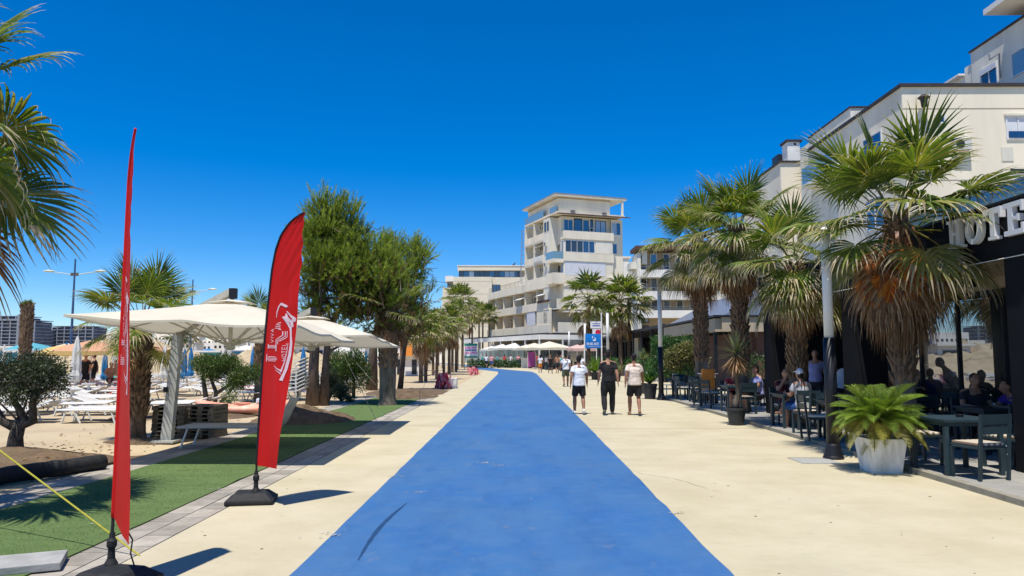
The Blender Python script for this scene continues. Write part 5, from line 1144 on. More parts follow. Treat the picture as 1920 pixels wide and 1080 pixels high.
# ------------------------------------------------------------------ people
def etube(b, pts, rs_, rd_, fwd=Vector((0, 1, 0)), n=14, cap=.6):
    pts = [Vector(p) for p in pts]; k = len(pts); base = len(b.v)
    # rounded end caps
    P_, S_, D_ = [], [], []
    for i in range(k):
        P_.append(pts[i]); S_.append(rs_[i]); D_.append(rd_[i])
    d0 = (pts[0] - pts[1]).normalized(); d1 = (pts[-1] - pts[-2]).normalized()
    P_ = [pts[0] + d0 * min(S_[0], D_[0]) * cap] + P_ + [pts[-1] + d1 * min(S_[-1], D_[-1]) * cap]; S_ = [S_[0] * .5] + S_ + [S_[-1] * .5]; D_ = [D_[0] * .5] + D_ + [D_[-1] * .5]; k += 2
    for i in range(k):
        t = (P_[min(i + 1, k - 1)] - P_[max(i - 1, 0)]).normalized(); side = t.cross(fwd)
        if side.length < .15: side = t.cross(Vector((1, 0, 0))) if abs(t.x) < .9 else t.cross(Vector((0, 0, 1)))
        side.normalize(); dep = side.cross(t).normalized()
        for j in range(n):
            a = 2 * PI * j / n; b.v.append(tuple(P_[i] + side * math.cos(a) * S_[i] + dep * math.sin(a) * D_[i]))
    for i in range(k - 1):
        for j in range(n): j2 = (j + 1) % n; b.f.append((base + i * n + j, base + i * n + j2, base + (i + 1) * n + j2, base + (i + 1) * n + j)); b.mi.append(0)
    b.f.append(tuple(reversed(range(base, base + n)))); b.f.append(tuple(range(base + (k - 1) * n, base + k * n))); b.mi += [0, 0]
def remeshed(b, name, m, vox, smooth=6):
    me = b.mesh('tmp', m); o = bpy.data.objects.new('tmp', me); COL.objects.link(o)
    r = o.modifiers.new('r', 'REMESH'); r.mode = 'VOXEL'; r.voxel_size = vox; r.use_smooth_shade = True
    s = o.modifiers.new('s', 'SMOOTH'); s.factor = .5; s.iterations = smooth
    dg = bpy.context.evaluated_depsgraph_get(); me2 = bpy.data.meshes.new_from_object(o.evaluated_get(dg)); me2.name = name
    bpy.data.objects.remove(o); set_mat(me2, m); return me2
V3 = lambda *a: Vector(a)
def joints(pose, s=0.0, arm=0.0):
    J = {}
    if pose == 'walk':      # faces +Y; s = stride (+ right leg forward)
        J['pel'] = V3(0, 0, .93); J['waist'] = V3(0, .0, 1.08); J['chest'] = V3(0, .01, 1.30); J['top'] = V3(0, .0, 1.44); J['neck'] = V3(0, .005, 1.515); J['head'] = V3(0, .025, 1.645)
        for sd, k in (('R', 1), ('L', -1)):
            f = s * k; J['hip' + sd] = V3(.09 * k, 0, .90)
            if f >= 0: J['kn' + sd] = V3(.118 * k, .16 * f, .51); J['an' + sd] = V3(.115 * k, .24 * f, .085); J['toe' + sd] = J['an' + sd] + V3(.02 * k, .17, -.045)
            else: J['kn' + sd] = V3(.118 * k, .02, .50); J['an' + sd] = V3(.115 * k, .30 * f, .085 + .11 * -f); J['toe' + sd] = J['an' + sd] + V3(.02 * k, .13, -.045 - .10 * -f)
            J['sh' + sd] = V3(.168 * k, -.01, 1.415); J['el' + sd] = V3(.235 * k, -.04 - .10 * f, 1.14); J['wr' + sd] = V3(.262 * k, .02 - .20 * f, .90)
    else:                    # seated facing +Y, hips at z .52
        J['pel'] = V3(0, 0, .54); J['waist'] = V3(0, .0, .68); J['chest'] = V3(0, .03, .90); J['top'] = V3(0, .04, 1.04); J['neck'] = V3(0, .05, 1.10); J['head'] = V3(0, .08, 1.225)
        for sd, k in (('R', 1), ('L', -1)):
            J['hip' + sd] = V3(.09 * k, .02, .52); J['kn' + sd] = V3(.12 * k, .42, .53); J['an' + sd] = V3(.12 * k, .40, .09); J['toe' + sd] = V3(.13 * k, .56, .045)
            J['sh' + sd] = V3(.185 * k, .02, 1.02); J['el' + sd] = V3(.24 * k, .10, .78); J['wr' + sd] = V3(.16 * k, .33, .78)
        if s == 1: J['wrR'] = V3(.06, .22, 1.08); J['elR'] = V3(.2, .22, .85)          # hand at the face
        if s == 2: J['knR'] = V3(.02, .44, .66); J['anR'] = V3(-.22, .46, .42); J['toeR'] = V3(-.28, .58, .36); J['wrL'] = V3(-.2, .3, .8)   # leg crossed
        if s == 3: J['chest'] = V3(0, .12, .88); J['top'] = V3(0, .19, .98); J['neck'] = V3(0, .24, 1.03); J['head'] = V3(0, .30, 1.12); J['shR'] = V3(.185, .17, .97); J['shL'] = V3(-.185, .17, .97); J['elR'] = V3(.26, .3, .78); J['elL'] = V3(-.26, .3, .78); J['wrR'] = V3(.08, .5, .8); J['wrL'] = V3(-.08, .5, .8)
    return J
def body_mesh(J, build=1.0, vox=.0125, m='skin', fingers=True):
    b = MB(); k = build; f = V3(0, 1, 0)
    etube(b, [J['pel'] - V3(0, 0, .05), J['pel'] + V3(0, 0, .04), J['waist'], J['chest'], J['top']], [.155 * k, .155 * k, .135 * k, .16 * k, .13], [.11 * k, .11 * k, .10 * k, .115 * k, .08])
    etube(b, [J['shL'], J['top'] + V3(0, 0, .0), J['shR']], [.055, .06, .055], [.055, .065, .055])
    etube(b, [J['top'] - V3(0, 0, .02), J['neck'], J['head'] - V3(0, .0, .06)], [.07, .055, .055], [.07, .058, .058])
    hd = J['head']; fw = (hd - J['neck']); 
    etube(b, [hd + V3(0, .012, -.085), hd + V3(0, .008, -.03), hd + V3(0, 0, .03), hd + V3(0, -.008, .08)], [.045, .068, .078, .058], [.055, .082, .096, .07])
    etube(b, [hd + V3(0, .085, .01), hd + V3(0, .115, -.022)], [.010, .017], [.010, .013]); etube(b, [hd + V3(-.02, .088, -.055), hd + V3(.02, .088, -.055)], [.010, .010], [.010, .010])
    for s in (-1, 1): etube(b, [hd + V3(.078 * s, -.01, .02), hd + V3(.078 * s, -.012, -.025)], [.012, .010], [.022, .015])
    for sd, s in (('L', -1), ('R', 1)):
        etube(b, [J['hip' + sd], J['hip' + sd].lerp(J['kn' + sd], .5), J['kn' + sd]], [.090 * k, .082 * k, .060], [.090 * k, .082 * k, .060])
        mid = J['kn' + sd].lerp(J['an' + sd], .35) + V3(0, -.012, 0); etube(b, [J['kn' + sd], mid, J['an' + sd]], [.056, .061, .038], [.056, .064, .040])
        h = J['an' + sd] + V3(0, -.03, -.045); dt_ = (J['toe' + sd] - h); etube(b, [h, h.lerp(J['toe' + sd], .55), J['toe' + sd]], [.032, .042, .036], [.032, .028, .018], V3(0, 0, 1))
        etube(b, [J['sh' + sd], J['sh' + sd].lerp(J['el' + sd], .5), J['el' + sd]], [.054 * k, .052 * k, .043], [.056 * k, .054 * k, .043]); etube(b, [J['el' + sd], J['el' + sd].lerp(J['wr' + sd], .3), J['wr' + sd]], [.042, .043, .028], [.042, .044, .025])
        d = (J['wr' + sd] - J['el' + sd]).normalized(); pl = J['wr' + sd] + d * .08; sv = d.cross(V3(s, 0, 0)).normalized() if abs(d.x) < .9 else V3(0, 1, 0)
        etube(b, [J['wr' + sd], J['wr' + sd] + d * .045, pl], [.024, .036, .036], [.018, .016, .014], V3(1, 0, 0))
        if fingers:
            inw = V3(-s * .35, 0, 0)
            for q, (o_, L_) in enumerate(((-.028, .06), (-.0095, .072), (.0095, .068), (.028, .054))):
                a = pl + sv * o_; m_ = a + d * L_ * .5; e = m_ + (d + inw * .8).normalized() * L_ * .5; etube(b, [a, m_, e], [.0095, .009, .0075], [.0095, .009, .0075], n=8)
            a = J['wr' + sd] + d * .025 + sv * .028; etube(b, [a, a + (d * .5 + sv * .8).normalized() * .035, a + (d * .9 + sv * .7).normalized() * .062], [.013, .011, .009], [.013, .011, .009], n=8)
    return remeshed(b, 'person_body', m, vox, 3)
def shirt_mesh(J, m, build=1.0, vox=.016, sleeve=.62, length=0.0, loose=.018):
    b = MB(); k = build; e = loose; dz = V3(0, 0, -.004)
    bot = J['pel'] - V3(0, 0, .02 + length)
    etube(b, [bot, J['pel'] + V3(0, 0, .06), J['waist'], J['chest'], J['top'] - V3(0, 0, .05)], [.170 * k + e, .160 * k + e, .145 * k + e, .160 * k + e, .135], [.135 * k + e, .125 * k + e, .115 * k + e, .122 * k + e, .095], cap=.08)
    etube(b, [J['shL'] + dz, J['top'] + V3(0, 0, -.012), J['shR'] + dz], [.058, .066, .058], [.060, .078, .060])
    for sd in 'LR':
        sh = J['sh' + sd] + dz; c = J['sh' + sd].lerp(J['el' + sd], sleeve); etube(b, [sh, sh.lerp(c, .5), c], [.052 * k + .006, .054 * k + .010, .056 * k + .014], [.055 * k + .006, .056 * k + .010, .058 * k + .014], cap=.1)
    me = remeshed(b, 'shirt', m, vox, 4)
    co = np.empty(len(me.vertices) * 3, dtype=np.float32); me.vertices.foreach_get('co', co); co = co.reshape(-1, 3)
    for i in range(len(co)):
        p = Vector(co[i]); w_ = noise.noise(p * 7) * .010 + noise.noise(Vector((p.x * 9, p.y * 9, p.z * 22))) * .007; c = Vector((0, 0, p.z)); dd = (p - c); dd.z = 0
        if dd.length > .03: p += dd.normalized() * w_; co[i] = p
    me.vertices.foreach_set('co', co.ravel()); return me
def legs_mesh(J, m, build=1.0, long=False, vox=.016, loose=.03):
    b = MB(); k = build
    etube(b, [J['pel'] - V3(0, 0, .08), J['pel'] + V3(0, 0, .05)], [.165 * k + .012, .155 * k + .014], [.125 * k + .012, .115 * k + .014])
    for sd in 'LR':
        h, kn, an = J['hip' + sd], J['kn' + sd], J['an' + sd]
        if long: etube(b, [h, h.lerp(kn, .5), kn], [.09 * k + .02, .088 * k + .02, .082], [.09 * k + .02, .088 * k + .02, .082]); etube(b, [kn, kn.lerp(an, .5), an + V3(0, 0, .01)], [.080, .082, .062], [.080, .084, .064])
        else: c = h.lerp(kn, .86); etube(b, [h, h.lerp(c, .5), c], [.084 * k + .010, .080 * k + loose * .5, .076 * k + loose * .6], [.09 * k + .02, .088 * k + loose * .8, .082 * k + loose], cap=.1)
    return remeshed(b, 'shorts', m, vox, 3)
def hair_mesh(J, m, long=False, cap=False, vox=.012):
    h = J['head']; b = MB()
    etube(b, [h + V3(0, -.035, -.045), h + V3(0, -.028, .02), h + V3(0, -.014, .07), h + V3(0, -.006, .095)], [.066, .078, .074, .05], [.066, .083, .088, .062])
    if long: etube(b, [h + V3(0, -.05, .02), h + V3(0, -.085, -.1), h + V3(0, -.10, -.22)], [.07, .085, .06], [.05, .05, .035])
    if cap: etube(b, [h + V3(0, .06, .055), h + V3(0, .15, .035)], [.06, .05], [.012, .008], V3(0, 0, 1))
    return remeshed(b, 'hair', m, vox, 3)
def shoe_mesh(J, sd, m):
    b = MB(); h = J['an' + sd] + V3(0, -.035, -.045); etube(b, [h, h.lerp(J['toe' + sd], .5) + V3(0, 0, .008), J['toe' + sd] + V3(0, .01, 0)], [.04, .05, .042], [.04, .038, .026], V3(0, 0, 1)); etube(b, [J['an' + sd], h + V3(0, .01, 0)], [.042, .042], [.045, .045])
    return remeshed(b, 'shoe', m, .012, 2)
MC = {}
def person(x, y, z, rz, pose, s, label, shirt=None, legs='cloth_black', long=False, hair='hair', hlong=False, cap=None, skin='skin', shoes='shoe_dark', build=1.0, sc=1.0, group=None, near=False, length=0.0, sleeve=.62, face=False, tilt=None):
    J = joints(pose, s); vox = .0125 if near else .022; key = (pose, s, build, near, length, sleeve, long)
    if key not in MC:
        MC[key] = dict(body=body_mesh(J, build, vox, 'skin', near), shirt=shirt_mesh(J, 'shirt_white', build, vox * 1.3, sleeve, length), legs=legs_mesh(J, 'cloth_black', build, long, vox * 1.3), hair=hair_mesh(J, 'hair'), hlong=hair_mesh(J, 'hair', True), cap=hair_mesh(J, 'hair', False, True), sL=shoe_mesh(J, 'L', 'shoe_dark'), sR=shoe_mesh(J, 'R', 'shoe_dark'))
    D_ = MC[key]; o = empty('person', (x, y, z), rz, label, 'person', group); o.scale = (sc, sc, sc)
    def add(nm, me, m):
        c = link(nm, me, o); c.material_slots[0].link = 'OBJECT'; c.material_slots[0].material = M[m]; return c
    add('body', D_['body'], skin)
    if shirt: add('shirt', D_['shirt'], shirt)
    add('trousers' if long else 'shorts', D_['legs'], legs)
    add('hair', D_['hlong' if hlong else 'hair'], hair)
    if cap: c = add('cap', D_['cap'], cap); c.scale = (1.06, 1.06, 1.0); c.location = (0, 0, .022)
    if shoes: add('shoe', D_['sL'], shoes); add('shoe', D_['sR'], shoes)
    if face:
        for k in (-1, 1): MB().lathe([(.001, -.006), (.008, 0), (.001, .006)], 8).build('eye', 'eye', o, loc=J['head'] + V3(.03 * k, .088, .015))
    return o
GW = 'people strolling on the promenade'
w1, w2, w3 = G(1086, 777), G(1141, 778), G(1190, 779)
person(w1.x, w1.y, 0, R(2), 'walk', -.7, 'man walking away in white t-shirt, black shorts and white shoes', 'shirt_white', skin='skin2', shoes='shoe_white', build=1.08, sc=.955, group=GW, near=True, length=.06)
person(w2.x, w2.y, 0, R(-2), 'walk', .6, 'man walking away dressed all in black with long trousers', 'shirt_black', 'cloth_black', True, skin='skin', shoes='shoe_dark', build=1.04, sc=1.03, group=GW, near=True)
person(w3.x, w3.y, 0, R(-3), 'walk', -.8, 'man walking away in pale beige t-shirt and black shorts', 'shirt_beige', skin='skin2', shoes='shoe_tan', build=1.10, sc=.985, group=GW, near=True, length=.05)
g = G(1061, 725); PB = person(g.x, g.y, 0, R(3), 'walk', .75, 'man in white top and olive shorts with a dark strap across his back', 'shirt_white', 'cloth_olive', skin='skin2', build=1.1, sc=1.0, group=GW, near=True)
Jb = joints('walk', .75); st = MB(); st.tube([Jb['shR'] + V3(-.04, -.02, .07), V3(.08, -.15, 1.33), V3(-.05, -.165, 1.15), V3(-.19, -.1, .98), V3(-.2, .05, .95)], .014, 5, ell=.5); st.box(-.26, -.16, -.02, .16, .84, 1.0); st.build('sling_bag', 'cloth_black', PB)
FP = [(1089, 712, 'shirt_white', 'cloth_dark', 'hair', 'stroller in white half hidden behind the man in the white t-shirt', 0, 1), (1045, 700, None, 'cloth_dark', 'hair_b', 'bare-backed woman in a dark skirt with light hair', 1, 1), (1032, 700, 'shirt_black', 'cloth_black', 'hair', 'stroller in black beside the bare-backed woman', 0, 0), (1013, 699, 'shirt_white', 'cloth_orange', 'hair', 'small stroller in white left of the one in black', 1, 1), (1024, 693, 'shirt_grey', 'cloth_dark', 'hair', 'grey-clad stroller farther behind', 0, 0), (1052, 697, 'cloth_teal', 'cloth_dark', 'hair', 'stroller in teal near the man with the strap', 0, 1)]
for i, (px, py, sh, lg, hr, l, hl, st_) in enumerate(FP):
    g = G(px, py); person(g.x, g.y, 0, R(random.uniform(-20, 20) + 180 * (i % 3 == 2)), 'walk', .7 if st_ else -.7, l, sh, lg, hair=hr, hlong=bool(hl), skin='skin' if i % 2 else 'skin2', group=GW, sc=random.uniform(.9, 1.0))
colr = ['shirt_white', 'shirt_grey', 'cloth_pink', 'shirt_black', 'cloth_teal', 'shirt_beige', 'shirt_red', 'cloth_blue']
for i in range(0, 16, 2):
    px = [912, 917, 922, 928, 933, 939, 946, 952, 958, 965, 972, 979, 905, 1002, 1007, 960][i]; Y = [96, 101, 94, 99, 104, 97, 102, 95, 100, 106, 98, 103, 110, 92, 99, 112][i]; p = P(px, 680, Y)
    person(p.x, Y, 0, random.uniform(0, 6), 'walk', .7 if i % 2 else -.7, f'distant person by the white canopies, {ORD[i // 2]} of the group', colr[i % 8], random.choice(['cloth_dark', 'cloth_blue', 'cloth_olive']), group='distant people by the far restaurant', skin='skin', hlong=i % 3 == 0)
# beach people
for i, (px, py, Y, c) in enumerate([(160, 705, 34, 'cloth_black'), (176, 703, 36, 'cloth_black'), (207, 706, 35, 'cloth_dark'), (215, 703, 38, 'cloth_teal'), (275, 700, 36, 'cloth_teal'), (68, 690, 44, 'shirt_white')]):
    p = P(px, py, Y); person(p.x, Y, 0, random.uniform(0, 6), 'walk' if i < 2 else 'sit', .7 if i < 2 else 0, f'{"standing" if i < 2 else "sitting"} beach guest under the orange parasols, {ORD[i]} of six', None if i in (2, 3) else c, c, group='beach guests', skin='skin', shoes=None)
lie = person(P(92, 728, 27.6).x, 27.6, .02, R(100), 'sit', 0, 'sunbather lying back on a lounger above the olive tree', None, 'cloth_black', skin='skin', shoes=None, sc=.9); lie.rotation_euler = (R(-55), 0, R(100)); lie.location.z = .15

# ------------------------------------------------------------------ terrace furniture
def chair_proto():
    o = empty('chair', (0, 0, 0)); w_ = .225
    def leg(sx, sy, top, dy=0): return MB().prism([(sx - .018, sy - .02, 0), (sx + .018, sy - .02, 0), (sx + .018, sy + .02, 0), (sx - .018, sy + .02, 0)], (0, dy, top))
    for sx in (-w_, w_):
        leg(sx, .21, .43).build('leg', 'navy', o); leg(sx, -.22, .86, -.07).build('leg', 'navy', o)
    MB().box(-w_ - .018, w_ + .018, -.22, .235, .405, .44).build('seat', 'navy', o, bevel=.004)
    for z0, z1 in ((.73, .855), (.60, .70)): MB().prism([(-w_ + .018, -.235 - .07 * z0 / .86 + .01, z0), (w_ - .018, -.235 - .07 * z0 / .86 + .01, z0), (w_ - .018, -.235 - .07 * z1 / .86 + .01, z1), (-w_ + .018, -.235 - .07 * z1 / .86 + .01, z1)], (0, .022, 0)).build('back_slat', 'navy', o)
    MB().box(-.215, .215, -.19, .225, .441, .482).build('cushion', 'stripe', o, bevel=.014)
    t = MB(); 
    for sx in (-.21, .21): t.tube([(sx, -.22, .455), (sx * 1.05, -.25, .40), (sx, -.24, .33)], .006, 4)
    t.build('cushion_ties', 'shirt_white', o); return o
CH = chair_proto(); CH_used = False
def chair(x, y, rz, label):
    global CH_used
    o = CH if not CH_used else copy_tree(CH); CH_used = True; o.location = (x, y, DZ); o.rotation_euler = (0, 0, rz); return tag(o, label, 'chair', 'dark blue-grey terrace chairs')
def table_proto():
    o = empty('table', (0, 0, 0)); MB().box(-.42, .42, -.42, .42, .715, .75).build('tabletop', 'navy', o, bevel=.004); MB().box(-.38, .38, -.38, .38, .66, .714).build('apron', 'navy', o)
    lm = MB().box(-.028, .028, -.028, .028, 0, .66).mesh('leg', 'navy', bevel=.003)
    for sx in (-.38, .38):
        for sy in (-.38, .38): link('leg', lm, o, (sx, sy, 0))
    return o
TB = table_proto(); TB_used = False
def table(x, y, rz, label, ash=True):
    global TB_used
    o = TB if not TB_used else copy_tree(TB); TB_used = True; o.location = (x, y, DZ); o.rotation_euler = (0, 0, rz); tag(o, label, 'table', 'dark square terrace tables')
    if ash:
        a = MB().lathe([(.045, 0), (.055, .035), (.045, .035), (.04, .012)], 14); tag(a.build('ashtray', 'pot', loc=(x + .1, y + .05, DZ + .7505)), 'small dark ashtray on ' + label, 'ashtray', 'ashtrays on the tables')
    return o
table(6.17, 10.72, R(3), 'nearest square table, right of the white planter')
chair(6.12, 10.12, R(14), 'chair with its back to the viewer at the nearest table')
chair(7.05, 10.95, R(90), 'chair on the right side of the nearest table'); chair(6.05, 11.5, R(182), 'chair behind the nearest table, facing the viewer'); 
tl_ = [(6.35, 14.6, 'table just beyond the first post'), (6.3, 17.2, 'table in front of the man in the white cap'), (6.3, 21.6, 'table beyond the potted yucca'), (6.35, 25.9, 'table below the tall palms'), (8.0, 12.8, 'inner table beside the big palm trunk'), (8.0, 15.6, 'second inner table along the glass'), (8.0, 18.4, 'third inner table along the glass'), (8.0, 21.5, 'fourth inner table along the glass'), (8.0, 24.8, 'fifth inner table along the glass'), (6.4, 28.9, 'last table at the end of the terrace')]
for i, (x, y, l) in enumerate(tl_):
    table(x, y, R(random.uniform(-3, 3)), l, False)
    for j, (dx, dy, rz, w_) in enumerate(((-.0, -.55, 0, 'near'), (0, .58, 180, 'far'), (.6, 0, 90, 'inner'), (-.62, 0, -90, 'outer'))):
        if j == 3 and i not in (0, 5, 7): continue
        if j == 2 and i in (0, 2, 6): continue
        chair(x + dx + random.uniform(-.05, .05), y + dy + random.uniform(-.05, .05), R(rz + random.uniform(-12, 12)), f'{w_}-side chair at the {l}')
chair(6.05, 15.75, R(25), 'lone chair pulled out behind the first post'); chair(5.98, 23.4, R(-60), 'lone chair beyond the yucca pot'); chair(6.05, 24.6, R(-70), 'second lone chair beyond the yucca pot'); chair(6.0, 27.2, R(-80), 'chair angled out under the farthest tall palm')
GS = 'guests seated on the terrace'
def sit(x, y, rz, s, label, **kw): return person(x, y, DZ - .04, rz, 'sit', s, label, group=GS, **kw)
sit(6.3, 16.72, R(20), 2, 'man in grey t-shirt and white cap sitting with one leg crossed', shirt='shirt_grey', legs='cloth_blue', cap='shirt_white', near=True, shoes=None, build=1.05)
sit(6.3, 17.78, R(172), 1, 'woman in dark red top holding a hand to her face, opposite the white cap', shirt='shirt_maroon', legs='cloth_dark', near=True, hlong=True, face=True)
wt = person(7.15, 17.6, DZ, R(-70), 'walk', .2, 'waiter in white shirt leaning over a table behind the palm trunk', 'shirt_white', 'cloth_black', True, near=False, group=GS); wt.rotation_euler = (R(-28), 0, R(-70))
person(7.9, 20.0, DZ, R(160), 'walk', .2, 'person in lilac shirt standing in the dark doorway', 'shirt_lilac', 'cloth_dark', True, group=GS)
sit(6.9, 21.6, R(90), 0, 'guest in bluish top looking down, beside the yucca crown', shirt='shirt_lilac', legs='cloth_dark', cap='hair_b'); sit(6.35, 22.2, R(170), 3, 'guest in red leaning forward beyond the yucca', shirt='shirt_red', legs='cloth_dark')
sit(8.0, 13.3, R(178), 0, 'dark-clad guest behind the nearest tables, left of the one in purple', shirt='cloth_dark', legs='cloth_dark'); sit(8.55, 12.8, R(90), 3, 'guest in purple leaning on an inner table', shirt='shirt_purple', legs='cloth_dark', hlong=True)
sit(8.0, 16.2, R(178), 0, 'dark-clad guest right of the big palm trunk', shirt='cloth_dark', legs='cloth_dark'); sit(8.0, 15.1, R(0), 3, 'guest seen from behind at the second inner table', shirt='shirt_black', legs='cloth_dark')
sit(8.0, 19.0, R(175), 0, 'guest with reddish face left of the big palm trunk', shirt='cloth_dark', legs='cloth_dark', skin='skin2', face=True); sit(8.1, 17.9, R(10), 0, 'guest in purple behind the sago palm', shirt='shirt_purple', legs='cloth_dark'); sit(8.6, 21.5, R(95), 0, 'guest in white shirt just left of the first post', shirt='shirt_white', legs='cloth_dark'); sit(8.6, 24.8, R(80), 3, 'guest in black at the fifth inner table', shirt='shirt_black', legs='cloth_dark')
sit(9.0, 11.2, R(95), 3, 'guest in a pale top at the right frame edge', shirt='shirt_lilac', legs='cloth_dark')
# small terrace items
g = Vector((6.7, 26.6, DZ)); o = empty('high_chair', g, 0, 'light wooden high chair frame beside the tall palm trunk', 'chair'); b = MB()
for sx in (-.2, .2):
    for sy in (-.2, .2): MB().tube([(sx * 1.3, sy * 1.3, 0), (sx, sy, .95)], .018, 6).build('leg', 'shirt_beige', o)
MB().box(-.32, .32, -.22, .22, .95, .975).build('tray', 'shirt_beige', o)
g = P(1328, 712, 24.5); tag(MB().box(-.22, .22, -.05, .05, .5, 1.15).build('orange_bag', 'cloth_orange', loc=(g.x, 24.5, DZ + .02), bevel=.04), 'orange backrest bag beside the guest beyond the yucca', 'bag')
g = P(1255, 715, 30); o = empty('pink_chair', (g.x, 30, DZ), R(100), 'white and pink slatted folding chair by the second post', 'chair')
for j in range(5): MB().box(-.22, .22, -.25, -.22, .45 + j * .09, .5 + j * .09).build('slat', 'cloth_pink' if j % 2 else 'white', o)
MB().box(-.22, .22, -.22, .2, .42, .44).build('seat', 'white', o)
for sx in (-.2, .2):
    for sy in (-.2, .2): MB().box(sx - .015, sx + .015, sy - .015, sy + .015, 0, .42).build('leg', 'white', o)

# ------------------------------------------------------------------ buildings
def bx(root, name, m, x0, x1, y0, y1, z0, z1, bevel=0, **kw): return MB().box(x0, x1, y0, y1, z0, z1).build(name, m, root, bevel=bevel, **kw)
def win(root, axis, c, a0, a1, z0, z1, n=1, fm='frame', gm='glass', fw=.07, rows=1):
    """window on the plane (axis = c), facing the negative axis side; frame with panes as children"""
    b = MB()
    def add(p0, p1, q0, q1, d0, d1, mb):
        if axis == 'y': mb.box(p0, p1, c - d1, c - d0, q0, q1)
        else: mb.box(c - d1, c - d0, p0, p1, q0, q1)
    add(a0, a1, z0, z0 + fw, .0, .06, b); add(a0, a1, z1 - fw, z1, .0, .06, b); add(a0, a0 + fw, z0 + fw, z1 - fw, .0, .06, b); add(a1 - fw, a1, z0 + fw, z1 - fw, .0, .06, b)
    for i in range(1, n): s = a0 + (a1 - a0) * i / n; add(s - fw * .4, s + fw * .4, z0 + fw, z1 - fw, .0, .055, b)
    f = b.build('window', fm, root); st = (a1 - a0) / n
    for i in range(n):
        if gm == 'glass': pm = random.choice(['glass', 'glass', 'glass_dim', 'glass_dim', 'glass_white'])
        else: pm = gm
        p = MB(); add(a0 + st * i + fw * .5, a0 + st * (i + 1) - fw * .5, z0 + fw, z1 - fw, .005, .025, p); p.build('pane', pm, f)
    return f
def acunit(root, x, y, z, axis='y'):
    a = bx(root, 'air_conditioner', 'ac', x - .4, x + .4, y - .3, y, z, z + .55) if axis == 'y' else bx(root, 'air_conditioner', 'ac', x - .3, x, y - .4, y + .4, z, z + .55)
    MB().lathe([(.2, 0), (.2, .02)], 12).build('fan_grille', 'frame_dark', a, loc=(x - .12, y - .3, z + .28) if axis == 'y' else (x - .3, y - .12, z + .28), rot=(PI / 2, 0, 0) if axis == 'y' else (0, -PI / 2, 0)); return a
def rail(root, axis, c, a0, a1, z, h=.9, m='metal', step=.35):
    b = MB(); k = a0
    while k <= a1 + .01:
        if axis == 'y': b.box(k - .015, k + .015, c - .015, c + .015, z, z + h)
        else: b.box(c - .015, c + .015, k - .015, k + .015, z, z + h)
        k += step
    if axis == 'y': b.box(a0, a1, c - .025, c + .025, z + h, z + h + .04)
    else: b.box(c - .025, c + .025, a0, a1, z + h, z + h + .04)
    return b.build('railing', m, root)
# --- tall apartment block
A = empty('apartment_block', (5.35, 103, 0), R(20.4), 'tall cream apartment block with stepped balconies and bay windows at the promenade bend', 'building')
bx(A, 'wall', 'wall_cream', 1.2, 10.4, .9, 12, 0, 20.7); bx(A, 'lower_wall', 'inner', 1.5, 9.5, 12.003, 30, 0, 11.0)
bx(A, 'corner_pier', 'wall_grey', 0, 1.2, 2.3, 4.6, 9.2, 20.7)
bx(A, 'bay', 'wall_cream', 1.0, 8.4, -.35, .897, 9.2, 17.4)
bx(A, 'upper_balcony', 'wall_cream', .9, 8.5, -.5, .897, 17.4, 18.5)
bx(A, 'bay_ledge', 'wall_cream', .9, 8.5, -.45, -.352, 14.35, 15.5); bx(A, 'bay_ledge', 'wall_cream', .9, 8.5, -.45, -.352, 10.85, 12.35)
bx(A, 'right_wall', 'wall_cream', 8.52, 10.42, .5, .897, 6.0, 20.6)
win(A, 'y', -.35, 1.15, 5.6, 15.55, 17.2, 5); bx(A, 'blank_panel', 'wall_grey', 5.75, 8.3, -.41, -.352, 15.6, 17.2)
win(A, 'y', -.35, 1.1, 7.2, 12.45, 14.3, 6, 'frame', 'shutter'); win(A, 'x', 1.0, -.25, .7, 12.45, 14.3, 2, 'frame', 'glass'); win(A, 'x', 1.0, -.25, .7, 15.55, 17.2, 2)
win(A, 'y', .9, 1.5, 2.9, 18.55, 20.3, 2, 'frame', 'glass'); win(A, 'y', .9, 3.1, 4.3, 18.4, 20.5, 1, 'frame_dark', 'glass'); win(A, 'y', .9, 4.4, 5.4, 18.5, 20.4, 1); win(A, 'y', .9, 6.3, 8.0, 18.4, 20.4, 2, 'frame_dark', 'glass'); win(A, 'y', .5, 8.7, 10.1, 18.4, 20.2, 2); win(A, 'y', .5, 8.6, 9.5, 15.7, 17.2, 1)
win(A, 'y', .9, 5.6, 6.0, 19.2, 20.5, 1, 'frame_dark'); acunit(A, 5.75, .88, 18.7)
win(A, 'y', .9, 1.9, 4.6, 9.35, 10.75, 2, 'frame', 'glass'); win(A, 'y', .9, 4.9, 8.3, 9.35, 10.75, 3, 'frame', 'glass_white')
bx(A, 'lintel_band', 'wall_white', 1.4, 8.4, .6, .897, 10.8, 11.05)
bx(A, 'drain_pipe', 'roof_dark', 8.46, 8.52, .42, .497, 6, 20.5)
bx(A, 'recess', 'inner', .3, 8.4, .85, .898, 6.1, 7.9); bx(A, 'parapet', 'wall_cream', -.2, 5.5, -.6, -.45, 7.9, 9.15); bx(A, 'slab', 'wall_grey', -.2, 8.4, -.6, .897, 7.75, 7.9); bx(A, 'parapet', 'wall_cream', 0, 9, -.5, -.35, 4.75, 6.0); bx(A, 'slab', 'wall_grey', 0, 9, -.5, .897, 4.6, 4.75)
bx(A, 'awning', 'wall_white', .8, 4.0, -.75, .4, 7.35, 7.55); win(A, 'y', .85, 5.8, 8.0, 6.2, 7.7, 2, 'frame_dark', 'glass')
bx(A, 'lower_front', 'wall_cream', 5.5, 10.4, .2, .897, 0, 9.2)
